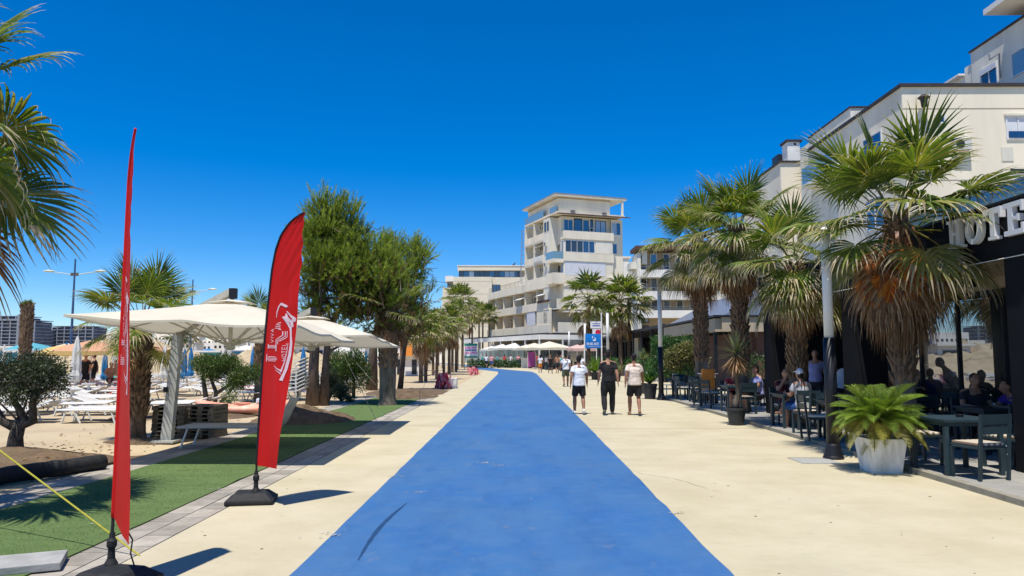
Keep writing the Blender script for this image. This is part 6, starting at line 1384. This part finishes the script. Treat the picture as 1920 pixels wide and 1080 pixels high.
# eaves, penthouse, roof
ev = MB(); ev.prism([(.2, -.9, 20.7), (10.9, -.9, 20.7), (10.9, .9, 21.0), (.2, .9, 21.0)], (0, 0, .12)); ev.build('brown_eaves', 'roof_brown', A)
bx(A, 'terrace_slab', 'wall_cream', 0, 10.4, -.2, 12, 20.9, 21.15); bx(A, 'penthouse_wall', 'wall_cream', .6, 8.5, .6, 12, 21.15, 23.1); bx(A, 'roof', 'wall_grey', -.2, 10.8, -.1, 12.3, 23.35, 23.62); bx(A, 'roof_edge', 'metal', -.25, 10.85, -.15, 12.35, 23.62, 23.70); bx(A, 'corner_column', 'wall_grey', 10.1, 10.35, 0.0, .25, 21.15, 23.35)
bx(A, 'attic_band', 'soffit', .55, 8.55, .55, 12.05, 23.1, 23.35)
bx(A, 'rail_glass', 'glass_pale', -.02, .02, 4.6, 11.9, 21.15, 22.1); bx(A, 'rail_glass', 'glass_pale', -.02, .02, -.1, 2.2, 21.15, 21.9)
for c in (2.4, 7.2): MB().lathe([(.35, 21.2), (.4, 21.35), (.2, 21.45)], 10).build('satellite_dish', 'metal', A, loc=(c, -.2, 0))
# left face tower balconies
for zf, fl in ((17.9, 0), (14.8, 1), (11.7, 2)):
    bx(A, 'balcony_slab', 'wall_grey', 0, 1.197, 4.6, 12, zf - .2, zf); bx(A, 'balcony_parapet', 'wall_cream', -.02, .14, 4.6, 12, zf, zf + .95)
    bx(A, 'divider', 'wall_grey', .02, 1.197, 8.2, 8.4, zf + .95, zf + 2.9); bx(A, 'end_wall', 'wall_grey', 0, 1.197, 11.8, 12, zf + .95, zf + 2.9)
    win(A, 'x', 1.2, 5.2, 7.4, zf + .1, zf + 2.3, 2, 'frame_dark', 'glass'); win(A, 'x', 1.2, 9.0, 11.0, zf + .1, zf + 2.3, 2, 'frame_dark', 'glass'); acunit(A, 1.18, 7.9, zf + 2.0, 'x')
for zf, gl in ((14.6, 'glass_pale'), (11.7, 'wall_cream')):
    bx(A, 'corner_balcony_slab', 'wall_cream', -.6, 1.197, -.35, 2.3, zf - .5, zf); bx(A, 'corner_rail', gl, -.6, -.55, -.35, 2.3, zf, zf + 1); bx(A, 'corner_rail', gl, -.55, .9, -.35, -.30, zf, zf + 1); win(A, 'x', 1.2, 1.0, 2.1, zf, zf + 2.2, 1, 'frame_dark')
    acunit(A, .0, 3.5, zf + 2.2, 'x')
win(A, 'x', 0, 2.6, 3.1, 18.9, 20.2, 1, 'frame_dark'); win(A, 'x', 0, 3.5, 4.1, 18.9, 20.2, 1, 'frame_dark')
cl_ = MB()
for i in range(9): cl_.box(-.12, -.08, 5 + i * .35, 5.25 + i * .35, 14.9 + .1 * (i % 3), 15.7)
cl_.build('hung_laundry', 'white', A)
aw = MB(); aw.prism([(-.1, 5, 17.1), (1.19, 5, 17.5), (1.19, 5, 17.56), (-.1, 5, 17.16)], (0, 3, 0)); aw.build('awning', 'whitec', A)
sc = MB()
for i in range(14): sc.tube([(-.5, 12.2, 12.3 + i * .6), (.4, 12.6, 12.6 + i * .6)], .04, 4)
for y_ in (12.2, 12.7): sc.tube([(-.5, y_, 12.2), (-.2, y_, 20.5)], .04, 4)
tag(sc.build('side_ladder', 'metal', A), kind='stuff')
# lower wing: three long balcony bands
for zb in (11.0, 7.9, 4.7):
    bx(A, 'long_parapet', 'wall_cream', -.05, .12, 0 if zb > 10 else 2.6, 30, zb, zb + 1.15); bx(A, 'long_slab', 'wall_cream', .121, 1.497, 2.0, 30, zb - .05, zb + .15)
for zb in (8.05, 4.85):
    for v in (2.6, 7.4, 12.2, 17.2, 22, 26, 29.8): bx(A, 'divider', 'wall_cream', .13, 1.497, v, v + .22, zb, zb + 2.85)
    for v in (3.4, 8.2, 13, 18, 23, 26.8):
        win(A, 'x', 1.5, v, v + 2.2, zb + .05, zb + 2.3, 2, 'frame_dark', 'glass')
        if v in (8.2, 18): acunit(A, 1.48, v + 3, zb + 2.1, 'x')
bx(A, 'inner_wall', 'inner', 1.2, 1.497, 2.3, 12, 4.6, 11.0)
bx(A, 'roller_blind', 'shutter', .0, .1, 7.9, 11.2, 5.9, 7.85); bx(A, 'roller_blind', 'glass_white', .0, .1, 3.3, 4.6, 6.0, 7.6); bx(A, 'front_strip', 'wall_cream', .0, .12, 2.0, 7.2, 4.6, 7.9)
for v0 in (4.0, 12.5):
    aw = MB(); aw.prism([(-.5, v0, 9.9), (1.4, v0, 10.7), (1.4, v0, 10.76), (-.5, v0, 9.96)], (0, 2.6, 0)); aw.build('awning', 'whitec', A)
bx(A, 'dark_planter', 'roof_brown', -.25, -.06, 2.6, 6.5, 8.95, 9.25)
bx(A, 'terrace_wall', 'wall_cream', 3, 9, 12.1, 24, 12.0, 14.2); bx(A, 'terrace_wall', 'wall_white', .9, 3, 12.1, 14.5, 12.0, 13.8); bx(A, 'terrace_floor', 'wall_grey', .13, 10, 12.003, 30, 11.15, 12.0); rail(A, 'x', .05, 13, 29.5, 12.15, .7, 'roof_dark', .6)
# ground floor restaurant with pergola in front
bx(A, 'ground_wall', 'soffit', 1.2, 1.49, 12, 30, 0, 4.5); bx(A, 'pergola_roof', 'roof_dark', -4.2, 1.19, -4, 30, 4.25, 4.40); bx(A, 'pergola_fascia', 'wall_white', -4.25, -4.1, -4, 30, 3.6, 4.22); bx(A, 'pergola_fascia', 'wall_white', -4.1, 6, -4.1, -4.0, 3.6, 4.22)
for v in range(-4, 31, 5): bx(A, 'pergola_post', 'white', -4.2, -4.02, v, v + .18, 0, 3.6)
for u in (-1, 2.4, 5.8): bx(A, 'pergola_post', 'white', u, u + .18, -4.08, -3.9, 0, 3.6)
for v in range(-3, 30, 4): win(A, 'x', 1.2, v if v > 0 else .5, v + 2.4, 1.6, 3.4, 2, 'frame_dark', 'glass')
for v in range(0, 28, 2): bx(A, 'glass_screen', 'glass_pale', -4.7, -4.66, v + .05, v + 1.95, .35, 2.3); bx(A, 'screen_post', 'frame_dark', -4.71, -4.65, v - .04, v + .04, 0, 2.35)
A.scale = (1.025, 1.025, 1.025)
# --- beige hotel behind
H = empty('hotel_building', (P(857, 600, 150).x, 150, 0), R(1), 'long beige stone-clad hotel with ribbon windows behind the palms', 'building')
zz = lambda y: P(900, y, 150).z
xx = lambda x: (P(x, 600, 150).x - P(857, 600, 150).x)
bx(H, 'wall', 'wall_beige', xx(849), xx(922), 0, 24, 0, zz(519)); bx(H, 'roof_storey', 'wall_beige', xx(857), xx(1010), .6, 22, zz(506), zz(498)); bx(H, 'roof_cap', 'wall_white', xx(856), xx(1011), .5, 22.1, zz(498), zz(496.6)); bx(H, 'setback_wall', 'inner', xx(860), xx(1010), 1.2, 20, zz(519), zz(506))
bx(H, 'wall_right', 'wall_beige', xx(922) + .003, xx(1010), .8, 24, 0, zz(519)); bx(H, 'left_wing', 'wall_beige', xx(829), xx(849) - .003, .5, 24, 0, zz(539)); bx(H, 'left_cap', 'wall_white', xx(834), xx(849) - .003, .3, 20, zz(527), zz(517)); bx(H, 'far_left_wing', 'wall_white', xx(826), xx(829) - .003, 3, 24, 0, zz(553)); bx(H, 'left_recess', 'inner', xx(837), xx(849) - .003, 1.5, 20, zz(539), zz(527))
win(H, 'y', 1.2, xx(859), xx(975), zz(518.5), zz(507), 12, 'frame_dark', 'glass'); win(H, 'y', 1.5, xx(837.5), xx(848), zz(538), zz(528), 2, 'frame_dark', 'glass')
for y0, y1 in ((548, 533), (571, 559), (588, 577), (608, 596), (628, 616)): win(H, 'y', .8, xx(922) + .1, xx(938), zz(y0), zz(y1), 2, 'frame_dark', 'glass')
jb = MB(); 
for y in (527, 551, 573, 594, 612, 632): jb.box(xx(849) + .02, xx(922) - .02, -.015, .0, zz(y) - .04, zz(y))
for y in (565, 585, 606): jb.box(xx(829), xx(849) - .02, .48, .5, zz(y) - .04, zz(y))
jb.build('panel_joints', 'joint', H)
so_ = MB(); so_.prism([(xx(955), 3, zz(498)), (xx(963), 3, zz(498)), (xx(967), 3, zz(488))], (0, 2, 0)); so_.build('solar_heater', 'roof_dark', H)
ht = empty('low_white_building', (P(800, 600, 170).x, 170, 0), 0, 'low white building left of the beige hotel', 'building'); bx(ht, 'wall', 'wall_white', -9, 5, 0, 10, 0, P(800, 588, 170).z); bx(ht, 'roof', 'wall_white', -9.3, 5.3, -.4, 10, P(800, 588, 170).z, P(800, 585, 170).z)
for i in range(6): win(ht, 'y', 0, -8 + i * 2.1, -6.8 + i * 2.1, 5.5, 7.5, 1, 'frame_dark')
# --- far right apartments with dark recesses
Bq = empty('apartment_block', (P(1196, 600, 78).x, 78, 0), 0, 'apartment block with dark recesses and pinkish balcony bands behind the second post', 'building')
xb = lambda x: P(x, 600, 78).x - P(1196, 600, 78).x; zb_ = lambda y: P(1230, y, 78).z
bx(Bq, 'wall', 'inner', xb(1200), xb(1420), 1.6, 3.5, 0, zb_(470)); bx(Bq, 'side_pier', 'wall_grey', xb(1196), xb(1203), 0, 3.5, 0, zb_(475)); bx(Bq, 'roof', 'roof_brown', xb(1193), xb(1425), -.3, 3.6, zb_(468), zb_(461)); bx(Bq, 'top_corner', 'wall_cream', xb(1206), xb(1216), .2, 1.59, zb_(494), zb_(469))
for y0, y1 in ((562, 546), (596, 582), (520, 506)):
    bx(Bq, 'balcony_band', 'wall_white', xb(1200), xb(1420), -.2, 0, zb_(y0), zb_(y1)); bx(Bq, 'balcony_slab', 'wall_grey', xb(1203.5), xb(1420), .003, 1.59, zb_(y0), zb_(y0) + .25); rail(Bq, 'y', -.1, xb(1203), xb(1300), zb_(y1), .35, 'metal', .5)
    for x0 in (1206, 1226, 1250, 1275, 1300): win(Bq, 'y', 1.6, xb(x0), xb(x0 + 13), zb_(y0) + 1.0, zb_(y0) + 2.7, 1, 'frame', 'glass')
for y0 in (640, 606, 570, 530): win(Bq, 'y', 1.6, xb(1204), xb(1222), zb_(y0) + .1, zb_(y0) + 1.7, 2, 'frame_dark', 'glass')
bx(Bq, 'side_balcony', 'wall_grey', xb(1185), xb(1196), .5, 3, zb_(503), zb_(490)); bx(Bq, 'white_box', 'wall_white', xb(1207), xb(1215), -.7, -.203, zb_(560), zb_(546))
W2 = empty('far_building', (P(1170, 600, 125).x, 125, 0), 0, 'small white and grey building glimpsed right of the tall apartment block', 'building'); zc = lambda y: P(1180, y, 125).z
bx(W2, 'wall', 'wall_white', 0, 1.0, 0, 8, 0, zc(484)); bx(W2, 'roof', 'wall_grey', -.2, 1.3, -.2, 8, zc(484), zc(481)); bx(W2, 'lower_wall', 'wall_grey', 1.003, 5, 1, 9, 0, zc(512)); bx(W2, 'lower_roof', 'wall_white', .9, 5.4, .6, 9, zc(512), zc(509)); bx(W2, 'dark_gallery', 'frame_dark', 1.2, 4.6, .9, .998, zc(530), zc(518)); bx(W2, 'balcony', 'wall_white', 1.1, 4.6, .5, .897, zc(545), zc(533)); win(W2, 'y', 1, 1.4, 4, zc(570), zc(552), 2, 'frame_dark')
for i in range(2): MB().lathe([(.4, 0), (.4, .7), (.1, .9)], 10).build('water_tank', 'white', W2, loc=(2 + i * 1.3, 3, zc(509)))
# --- near right cream block with grey gable side
Q = empty('apartment_block', (17.9, 34, 0), 0, 'large cream building rising behind the right hand palms', 'building')
zt = P(1712, 163, 34).z
bx(Q, 'wall', 'wall_cream', 0, 30, 0, 11, 0, zt); bx(Q, 'roof_edge', 'roof_dark', -.12, 30, -.12, 11.1, zt, zt + .14)
bx(Q, 'side_block', 'wall_grey', .02, 10, 11.003, 12.6, 0, zt + .55); bx(Q, 'side_step', 'wall_grey', -.05, 3, 5.2, 10.9, zt + .14, zt + .75); bx(Q, 'side_step_edge', 'roof_dark', -.1, 3.05, 5.15, 10.95, zt + .75, zt + .84)
bx(Q, 'rear_wall', 'wall_cream', -.75, 12, 14, 22, 0, P(1472, 305, 48).z); bx(Q, 'rear_roof_edge', 'roof_dark', -.85, 12, 13.9, 22, P(1472, 305, 48).z, P(1472, 305, 48).z + .12)
ch_ = bx(Q, 'chimney', 'wall_white', P(1477, 290, 49).x - 17.9, P(1500, 290, 49).x - 17.9, 15, 16, P(1472, 305, 48).z, P(1488, 266, 49).z); bx(Q, 'chimney_cap', 'roof_dark', P(1475, 290, 49).x - 17.95, P(1503, 290, 49).x - 17.85, 14.9, 16.1, P(1488, 266, 49).z, P(1488, 262, 49).z); bx(Q, 'chimney_slot', 'frame_dark', P(1489, 290, 49).x - 17.9, P(1493, 290, 49).x - 17.9, 14.98, 15.0, P(1488, 272, 49).z, P(1488, 268, 49).z)
bx(Q, 'solar_panel', 'frame_dark', P(1449, 290, 52).x - 17.9, P(1476, 290, 52).x - 17.9, 17, 18.2, P(1472, 314, 50).z, P(1472, 296, 52).z)
bx(Q, 'balcony_glass', 'glass_pale', -.6, -.55, 6.5, 10.8, zt - 2.2, zt - 1.2); bx(Q, 'balcony_slab', 'wall_white', -.6, -.003, 6.5, 10.8, zt - 2.4, zt - 2.2)
win(Q, 'x', 0, 7, 9.5, zt - 2.1, zt - .2, 2, 'frame', 'shutter'); win(Q, 'x', 0, 2, 4, zt - 3, zt - 1.4, 2, 'frame', 'glass'); win(Q, 'x', 0, 2, 4, zt - 6.2, zt - 4.6, 2, 'frame', 'glass'); win(Q, 'x', -.75, 16, 18, 9.5, 11.2, 2, 'frame', 'glass'); win(Q, 'y', 14, .1, 1.8, 8.5, 10.0, 2, 'frame', 'glass')
xq = lambda x: P(x, 300, 34).x - 17.9; zq = lambda y: P(1800, y, 34).z
win(Q, 'y', 0, xq(1889), xq(1935), zq(262), zq(218), 2, 'frame', 'shutter'); bx(Q, 'window_lower', 'glass', xq(1893), xq(1932), -.08, -.062, zq(259), zq(247)); win(Q, 'y', 0, xq(1756), xq(1776), zq(232), zq(214), 1); bx(Q, 'lintel', 'wall_grey', xq(1887), xq(1936), -.12, -.003, zq(218), zq(214)); bx(Q, 'vent_slot', 'frame_dark', xq(1893), xq(1925), -.03, -.003, zq(325), zq(317)); bx(Q, 'blank_patch', 'wall_grey', xq(1878), xq(1900), -.03, -.003, zq(302), zq(276))
acunit(Q, xq(1800), -.003, zq(284)); acunit(Q, xq(1735), -.003, zq(300))
bx(Q, 'floor_joint', 'joint', 0, 30, -.012, -.003, zq(204), zq(203)); bx(Q, 'floor_joint', 'joint', 0, 30, -.012, -.003, zq(338), zq(337))
MB().lathe([(.12, 0), (.16, .35), (.28, .45), (.1, .6)], 10).build('roof_vent', 'roof_dark', Q, loc=(xq(1729), -.4, zq(206)))
for k in (0, 1, 2): win(Q, 'y', 0, 4 + k * 5, 6.2 + k * 5, 6.4, 8, 2)
T = empty('upper_building', (25, 35.2, 0), 0, 'taller grey building behind the cream roof at the upper right corner', 'building')
bx(T, 'wall', 'wall_grey', 0, 16, 0, 4.9, 0, P(1852, 98, 40).z); bx(T, 'roof_edge', 'roof_dark', -.08, 16, 0, 4.98, P(1852, 98, 40).z, P(1852, 98, 40).z + .1); bx(T, 'side_step', 'wall_grey', .05, 14, 4.985, 5.6, 0, P(1840, 124, 40.5).z); bx(T, 'low_step', 'wall_white', .1, 12, 5.61, 8.5, 0, P(1825, 150, 41.5).z); bx(T, 'low_roof', 'wall_white', -.3, 12, 5.61, 8.7, P(1825, 150, 41.5).z, P(1825, 148, 41.5).z + .05)
win(T, 'x', 0, 2.7, 4.1, P(1870, 163, 38).z, P(1870, 130, 39).z, 2, 'frame', 'glass'); bx(T, 'shutter_box', 'shutter', -.1, -.061, 2.72, 4.08, P(1870, 140, 39).z, P(1870, 130, 39).z); win(T, 'x', 0, .1, 1.6, P(1912, 150, 37).z, P(1912, 105, 37).z, 1, 'frame', 'glass_pale')
MB().tube([(-.05, 2.5, P(1885, 150, 38).z), (-.35, 2.0, P(1885, 112, 38).z), (-.35, 2.8, P(1885, 112, 38).z), (-.35, 2.8, P(1885, 102, 38).z)], .04, 6).build('flue_pipe', 'metal', T)
bx(T, 'roof_overhang', 'wall_white', -1.3, 14, -1.5, 1.6, P(1910, 32, 37).z, P(1910, 22, 37).z); bx(T, 'stair_tower', 'wall_white', 1.0, 10, -.5, 1.4, P(1852, 98, 40).z + .1, P(1910, 32, 37).z)

# --- dark restaurant pavilion along the terrace
RS = empty('restaurant_pavilion', (7, 4.4, DZ), 0, 'black framed glass restaurant pavilion with large white letters on its fascia', 'building')
RL = 17.3; FZ0, FZ1 = 3.06, 3.81
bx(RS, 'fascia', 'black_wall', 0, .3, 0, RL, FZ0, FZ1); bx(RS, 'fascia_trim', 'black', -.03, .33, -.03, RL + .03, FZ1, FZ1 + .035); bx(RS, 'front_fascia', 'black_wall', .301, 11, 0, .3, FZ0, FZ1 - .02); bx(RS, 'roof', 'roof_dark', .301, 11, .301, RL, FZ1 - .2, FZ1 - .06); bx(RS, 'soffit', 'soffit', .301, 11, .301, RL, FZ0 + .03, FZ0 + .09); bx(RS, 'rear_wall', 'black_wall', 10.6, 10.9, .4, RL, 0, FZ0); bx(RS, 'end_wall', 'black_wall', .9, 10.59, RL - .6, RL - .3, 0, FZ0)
for y in (.6, 5.68, 11.15, 16.3): bx(RS, 'pillar', 'black_wall', .0, .68, y + .1, y + .65, 0, FZ0 - .001)
for (y0, y1, n) in ((.8, 16.6, 11),):
    st = (y1 - y0) / n
    for i in range(n):
        bx(RS, 'glass_pane', 'glass_rest', 1.95, 1.97, y0 + st * i + .03, y0 + st * (i + 1) - .03, .05, 2.72); bx(RS, 'mullion', 'black', 1.91, 2.01, y0 + st * i - .03, y0 + st * i + .03, 0, 2.77)
    bx(RS, 'transom', 'black', 1.90, 2.02, y0, y1, 2.77, 2.85); bx(RS, 'transom_panel', 'soffit', 1.95, 1.98, y0, y1, 2.85, FZ0 + .029)
for y in (4.9, 10.1, 15.4): bx(RS, 'roof_beam', 'black', .301, 1.9, y, y + .12, FZ0 - .12, FZ0 + .029)
bx(RS, 'roof_glass_rail', 'glass_pale', 1.6, 1.63, 1, 12, FZ1 - .06, 4.6); bx(RS, 'roof_rail_top', 'metal', 1.58, 1.65, 1, 12, 4.6, 4.65)
for k in range(5): bx(RS, 'rail_post', 'metal', 1.59, 1.64, 1.2 + k * 2.6, 1.25 + k * 2.6, FZ1 - .06, 4.6)
MB().tube([(-.06, .2, FZ0 - .06), (-.06, 16.8, FZ0 - .06)], .007, 4).build('cable', 'white', RS)
# slab serif letters standing on the fascia (facing the promenade)
def letter3(ch, yc, zc_, w_, h):
    L_ = []; fl = .045      # polygons in (u to the viewer's right = decreasing y, v up)
    def rc(a0, a1, b0, b1): L_.append([(a0, b0), (a1, b0), (a1, b1), (a0, b1)])
    hw_ = w_ / 2
    if ch == 'T': rc(-.05, .05, fl * .9, h - .09); rc(-.1, .1, 0, fl); rc(-hw_, hw_, h - .09, h); rc(-hw_, -hw_ + .04, h - .16, h - .09); rc(hw_ - .04, hw_, h - .16, h - .09)
    if ch == 'E': rc(-.11, -.01, .07, h - .07); rc(-hw_, hw_, 0, .07); rc(-hw_, hw_, h - .07, h); rc(-.01, .08, h * .45, h * .56); rc(hw_ - .04, hw_, .07, .15); rc(hw_ - .04, hw_, h - .15, h - .07); rc(.08, .12, h * .4, h * .61)
    if ch == 'L': rc(-.11, -.01, .07, h - fl); rc(-hw_, hw_, 0, .07); rc(-hw_, .06, h - fl, h); rc(hw_ - .04, hw_, .07, .17)
    if ch == 'H': rc(-.13, -.04, fl, h - fl); rc(.04, .13, fl, h - fl); rc(-.04, .04, h * .44, h * .56); rc(-hw_, -.01, 0, fl); rc(.01, hw_, 0, fl); rc(-hw_, -.01, h - fl, h); rc(.01, hw_, h - fl, h)
    b = MB()
    if ch == 'O':
        n = 28
        for i in range(n):
            a0, a1 = 2 * PI * i / n, 2 * PI * (i + 1) / n; q = lambda a, rx, rz: (-.12, -(rx * math.cos(a)), h / 2 + rz * math.sin(a))
            b.prism([q(a0, hw_ * .52, h / 2 * .66), q(a1, hw_ * .52, h / 2 * .66), q(a1, hw_, h / 2), q(a0, hw_, h / 2)], (.08, 0, 0))
    for pl in L_: b.prism([(-.12, -u, v) for u, v in pl], (.08, 0, 0))
    return b.build('letter', 'letter', RS, loc=(0, yc - 4.4, zc_))
for ch, yc in (('H', 11.71), ('O', 11.23), ('T', 10.77), ('E', 10.31), ('L', 9.84)): letter3(ch, yc, 3.29, .40, .46)
# second restaurant and long pergola
R2 = empty('second_restaurant', (9, 34.2, 0), 0, 'low restaurant with beige fascia and pale metal roof beyond the terrace', 'building')
bx(R2, 'fascia', 'soffit', 0, .3, 0, 12, 2.75, 3.35); bx(R2, 'front_fascia', 'soffit', .301, 7, -.1, .2, 2.75, 3.4); bx(R2, 'roof_edge', 'black', -.08, 7.1, -.18, 12.1, 3.401, 3.5); bx(R2, 'inner_wall', 'roof_brown', 1.8, 2.0, .5, 12, 0, 2.75); bx(R2, 'end_wall', 'roof_brown', 2.001, 7, .3, .5, 0, 2.75)
rf = MB(); rf.prism([(.6, 1, 3.5), (8, 1, 3.5), (8, 1, 5.1), (3.5, 1, 5.1)], (0, 14, 0)); rf.build('metal_roof', 'metal', R2)
for y in (0, 4, 8, 11.8): bx(R2, 'post', 'black', .02, .16, y + .22, y + .36, 0, 2.74)
PG_ = empty('long_pergola', (9, 46.5, 0), 0, 'long thin black pergola running towards the tall apartment block', 'pergola')
bx(PG_, 'beam', 'black', 0, .15, 0, 80, 3.40, 3.60); bx(PG_, 'roof', 'roof_dark', .151, 5, 0, 80, 3.45, 3.58); bx(PG_, 'rear_wall', 'black_wall', 5, 5.2, 0, 80, 0, 3.44)
for i in range(20): bx(PG_, 'post', 'black', 0, .14, i * 4.1, i * 4.1 + .14, 0, 3.395)
for i in range(10): bx(PG_, 'planter_box', 'wall_white', -.3, -.02, 1.5 + i * 6, 4.5 + i * 6, 0, .55)
hedge('planter_greens', 8.4, 8.9, 47, 100, .5, 1.4, 6000, .14, HG, 5, 'green planting along the long pergola', 'planting')
hedge('terrace_end_hedge', 9.4, 12.5, 31.2, 32.0, 0, 1.7, 3500, .1, HG, 6, 'dark green bushes at the far end of the terrace')
# cafe parasols before the tall block
def sq_par(x, y, r, h, m, label, group, rz=0):
    o = empty('cafe_parasol', (x, y, 0), rz, label, 'parasol', group); b = MB()
    c = [(-r, -r), (r, -r), (r, r), (-r, r)]
    for i in range(4): p0, p1 = c[i], c[(i + 1) % 4]; m_ = ((p0[0] + p1[0]) / 2, (p0[1] + p1[1]) / 2); b.poly([(*p0, h - r * .36), (*m_, h - r * .33), (0, 0, h)]); b.poly([(*m_, h - r * .33), (*p1, h - r * .36), (0, 0, h)]); b.poly([(*p0, h - r * .36), (*p1, h - r * .36), (*p1, h - r * .36 - .22), (*p0, h - r * .36 - .22)])
    b.build('canopy', m, o); MB().tube([(0, 0, 0), (0, 0, h)], .035, 6).build('pole', 'white', o); return o
for i, (px, py, Y, r) in enumerate([(1030, 640, 88, 2.2), (1002, 643, 95, 1.8), (965, 643, 106, 2.1), (943, 645, 111, 1.8), (988, 646, 102, 1.6), (925, 648, 116, 1.7)]):
    p = P(px, py, Y); sq_par(p.x, Y, r, p.z, 'canopy' if i < 2 else 'whitec', f'{"cream" if i < 2 else "white"} square parasol before the tall block, {ORD[i]} from the nearest', 'square cafe parasols', R(20))
for i, (px, Y) in enumerate([(1082, 72), (1094, 66)]): p = P(px, 646, Y); sq_par(p.x, Y, 1.0, p.z, 'pinkc', f'faded pink parasol left of the blue banner, {"farther" if i == 0 else "nearer"} one', 'pink parasols')
for i in range(26):
    x, y = 2.9 + random.uniform(-.6, 5), random.uniform(80, 100); o = link('far_cafe_chair', MB().box(-.22, .22, -.22, .22, 0, .45).box(-.22, .22, .18, .22, .45, .9).mesh('far_cafe_chair', 'navy') if i == 0 else bpy.data.meshes['far_cafe_chair'], None, (x, y, 0), (0, 0, random.uniform(0, 6)))
    tag(o, 'tiny dark cafe chair under the cream parasols near the tall block', 'chair', 'far cafe chairs')
# low hedge/pots line before the far restaurant
hedge('far_hedge', -6.5, 2.0, 96.0, 97.4, 0, 1.0, 3500, .22, HG, 9, 'low dark planting before the white canopies of the far restaurant', 'hedge')

# --- skyline left: unfinished concrete buildings, crane, far town
def frame_building(px0, px1, ytop, Y, floors, label, extra=None):
    a, b_ = P(px0, 650, Y), P(px1, 650, Y); h = P(px0, ytop, Y).z; w_ = b_.x - a.x; o = empty('unfinished_building', (a.x, Y, 0), 0, label, 'building', 'unfinished concrete buildings on the skyline')
    bx(o, 'core', 'scaf', .5, w_ - .5, 1.2, 16, 0, h * .96); s = MB(); c = MB()
    for i in range(floors + 1): s.box(0, w_, 0, 16.5, i * h / floors - .35, i * h / floors)
    n = max(3, int(w_ / 4))
    for i in range(n + 1): c.box(i * w_ / n - .25, i * w_ / n + .25, .1, .7, 0, h)
    tag(s.build('floor_slabs', 'scaf_line', o), kind='stuff'); tag(c.build('columns', 'scaf_line', o), kind='stuff'); return o
frame_building(-60, 62, 600, 400, 11, 'taller unfinished concrete frame building at the left edge'); frame_building(-30, 40, 592, 410, 12, 'set-back upper part of the unfinished building at the left edge')
frame_building(66, 92, 619, 420, 8, 'narrow unfinished frame building beside the long one'); frame_building(92, 172, 611, 425, 9, 'long unfinished frame building under the double-armed lamp')
p = P(36, 590, 390); o = empty('tower_crane', (p.x, 390, 0), 0, 'tower crane over the unfinished building', 'crane'); MB().box(-.6, .6, -.6, .6, 0, p.z).build('tower', 'metal', o); MB().box(-12, 5, -.4, .4, p.z - 3, p.z - 2.2).build('jib', 'metal', o); MB().box(3, 5, -.6, .6, p.z - 5, p.z - 3).build('counterweight', 'concrete', o)
rnd = random.Random(12)
for i in range(34):
    Y = rnd.uniform(330, 620); px = 175 + i * 17 + rnd.uniform(-8, 8) if i < 26 else rnd.uniform(380, 800); p = P(px, rnd.uniform(622, 648), Y); w_ = rnd.uniform(8, 20); o = empty('town_building', (p.x, Y, 0), 0, f'pale far town building on the skyline', 'building', 'far town buildings')
    bx(o, 'wall', rnd.choice(['wall_white', 'wall_grey', 'wall_cream']), -w_ / 2, w_ / 2, 0, 12, 0, p.z); wb = MB(); k = 2.0
    while k < p.z - 1.6:
        x = -w_ / 2 + .8
        while x < w_ / 2 - 1.6: wb.box(x, x + 1.2, -.06, -.003, k, k + 1.4); x += 2.4
        k += 3.1
    if wb.v: tag(wb.build('windows', 'frame_dark', o), kind='stuff')
for o in list(bpy.data.objects):
    if o.type == 'MESH' and o.parent is None and not o.get('category') and not o.get('kind'): o['kind'] = 'structure'
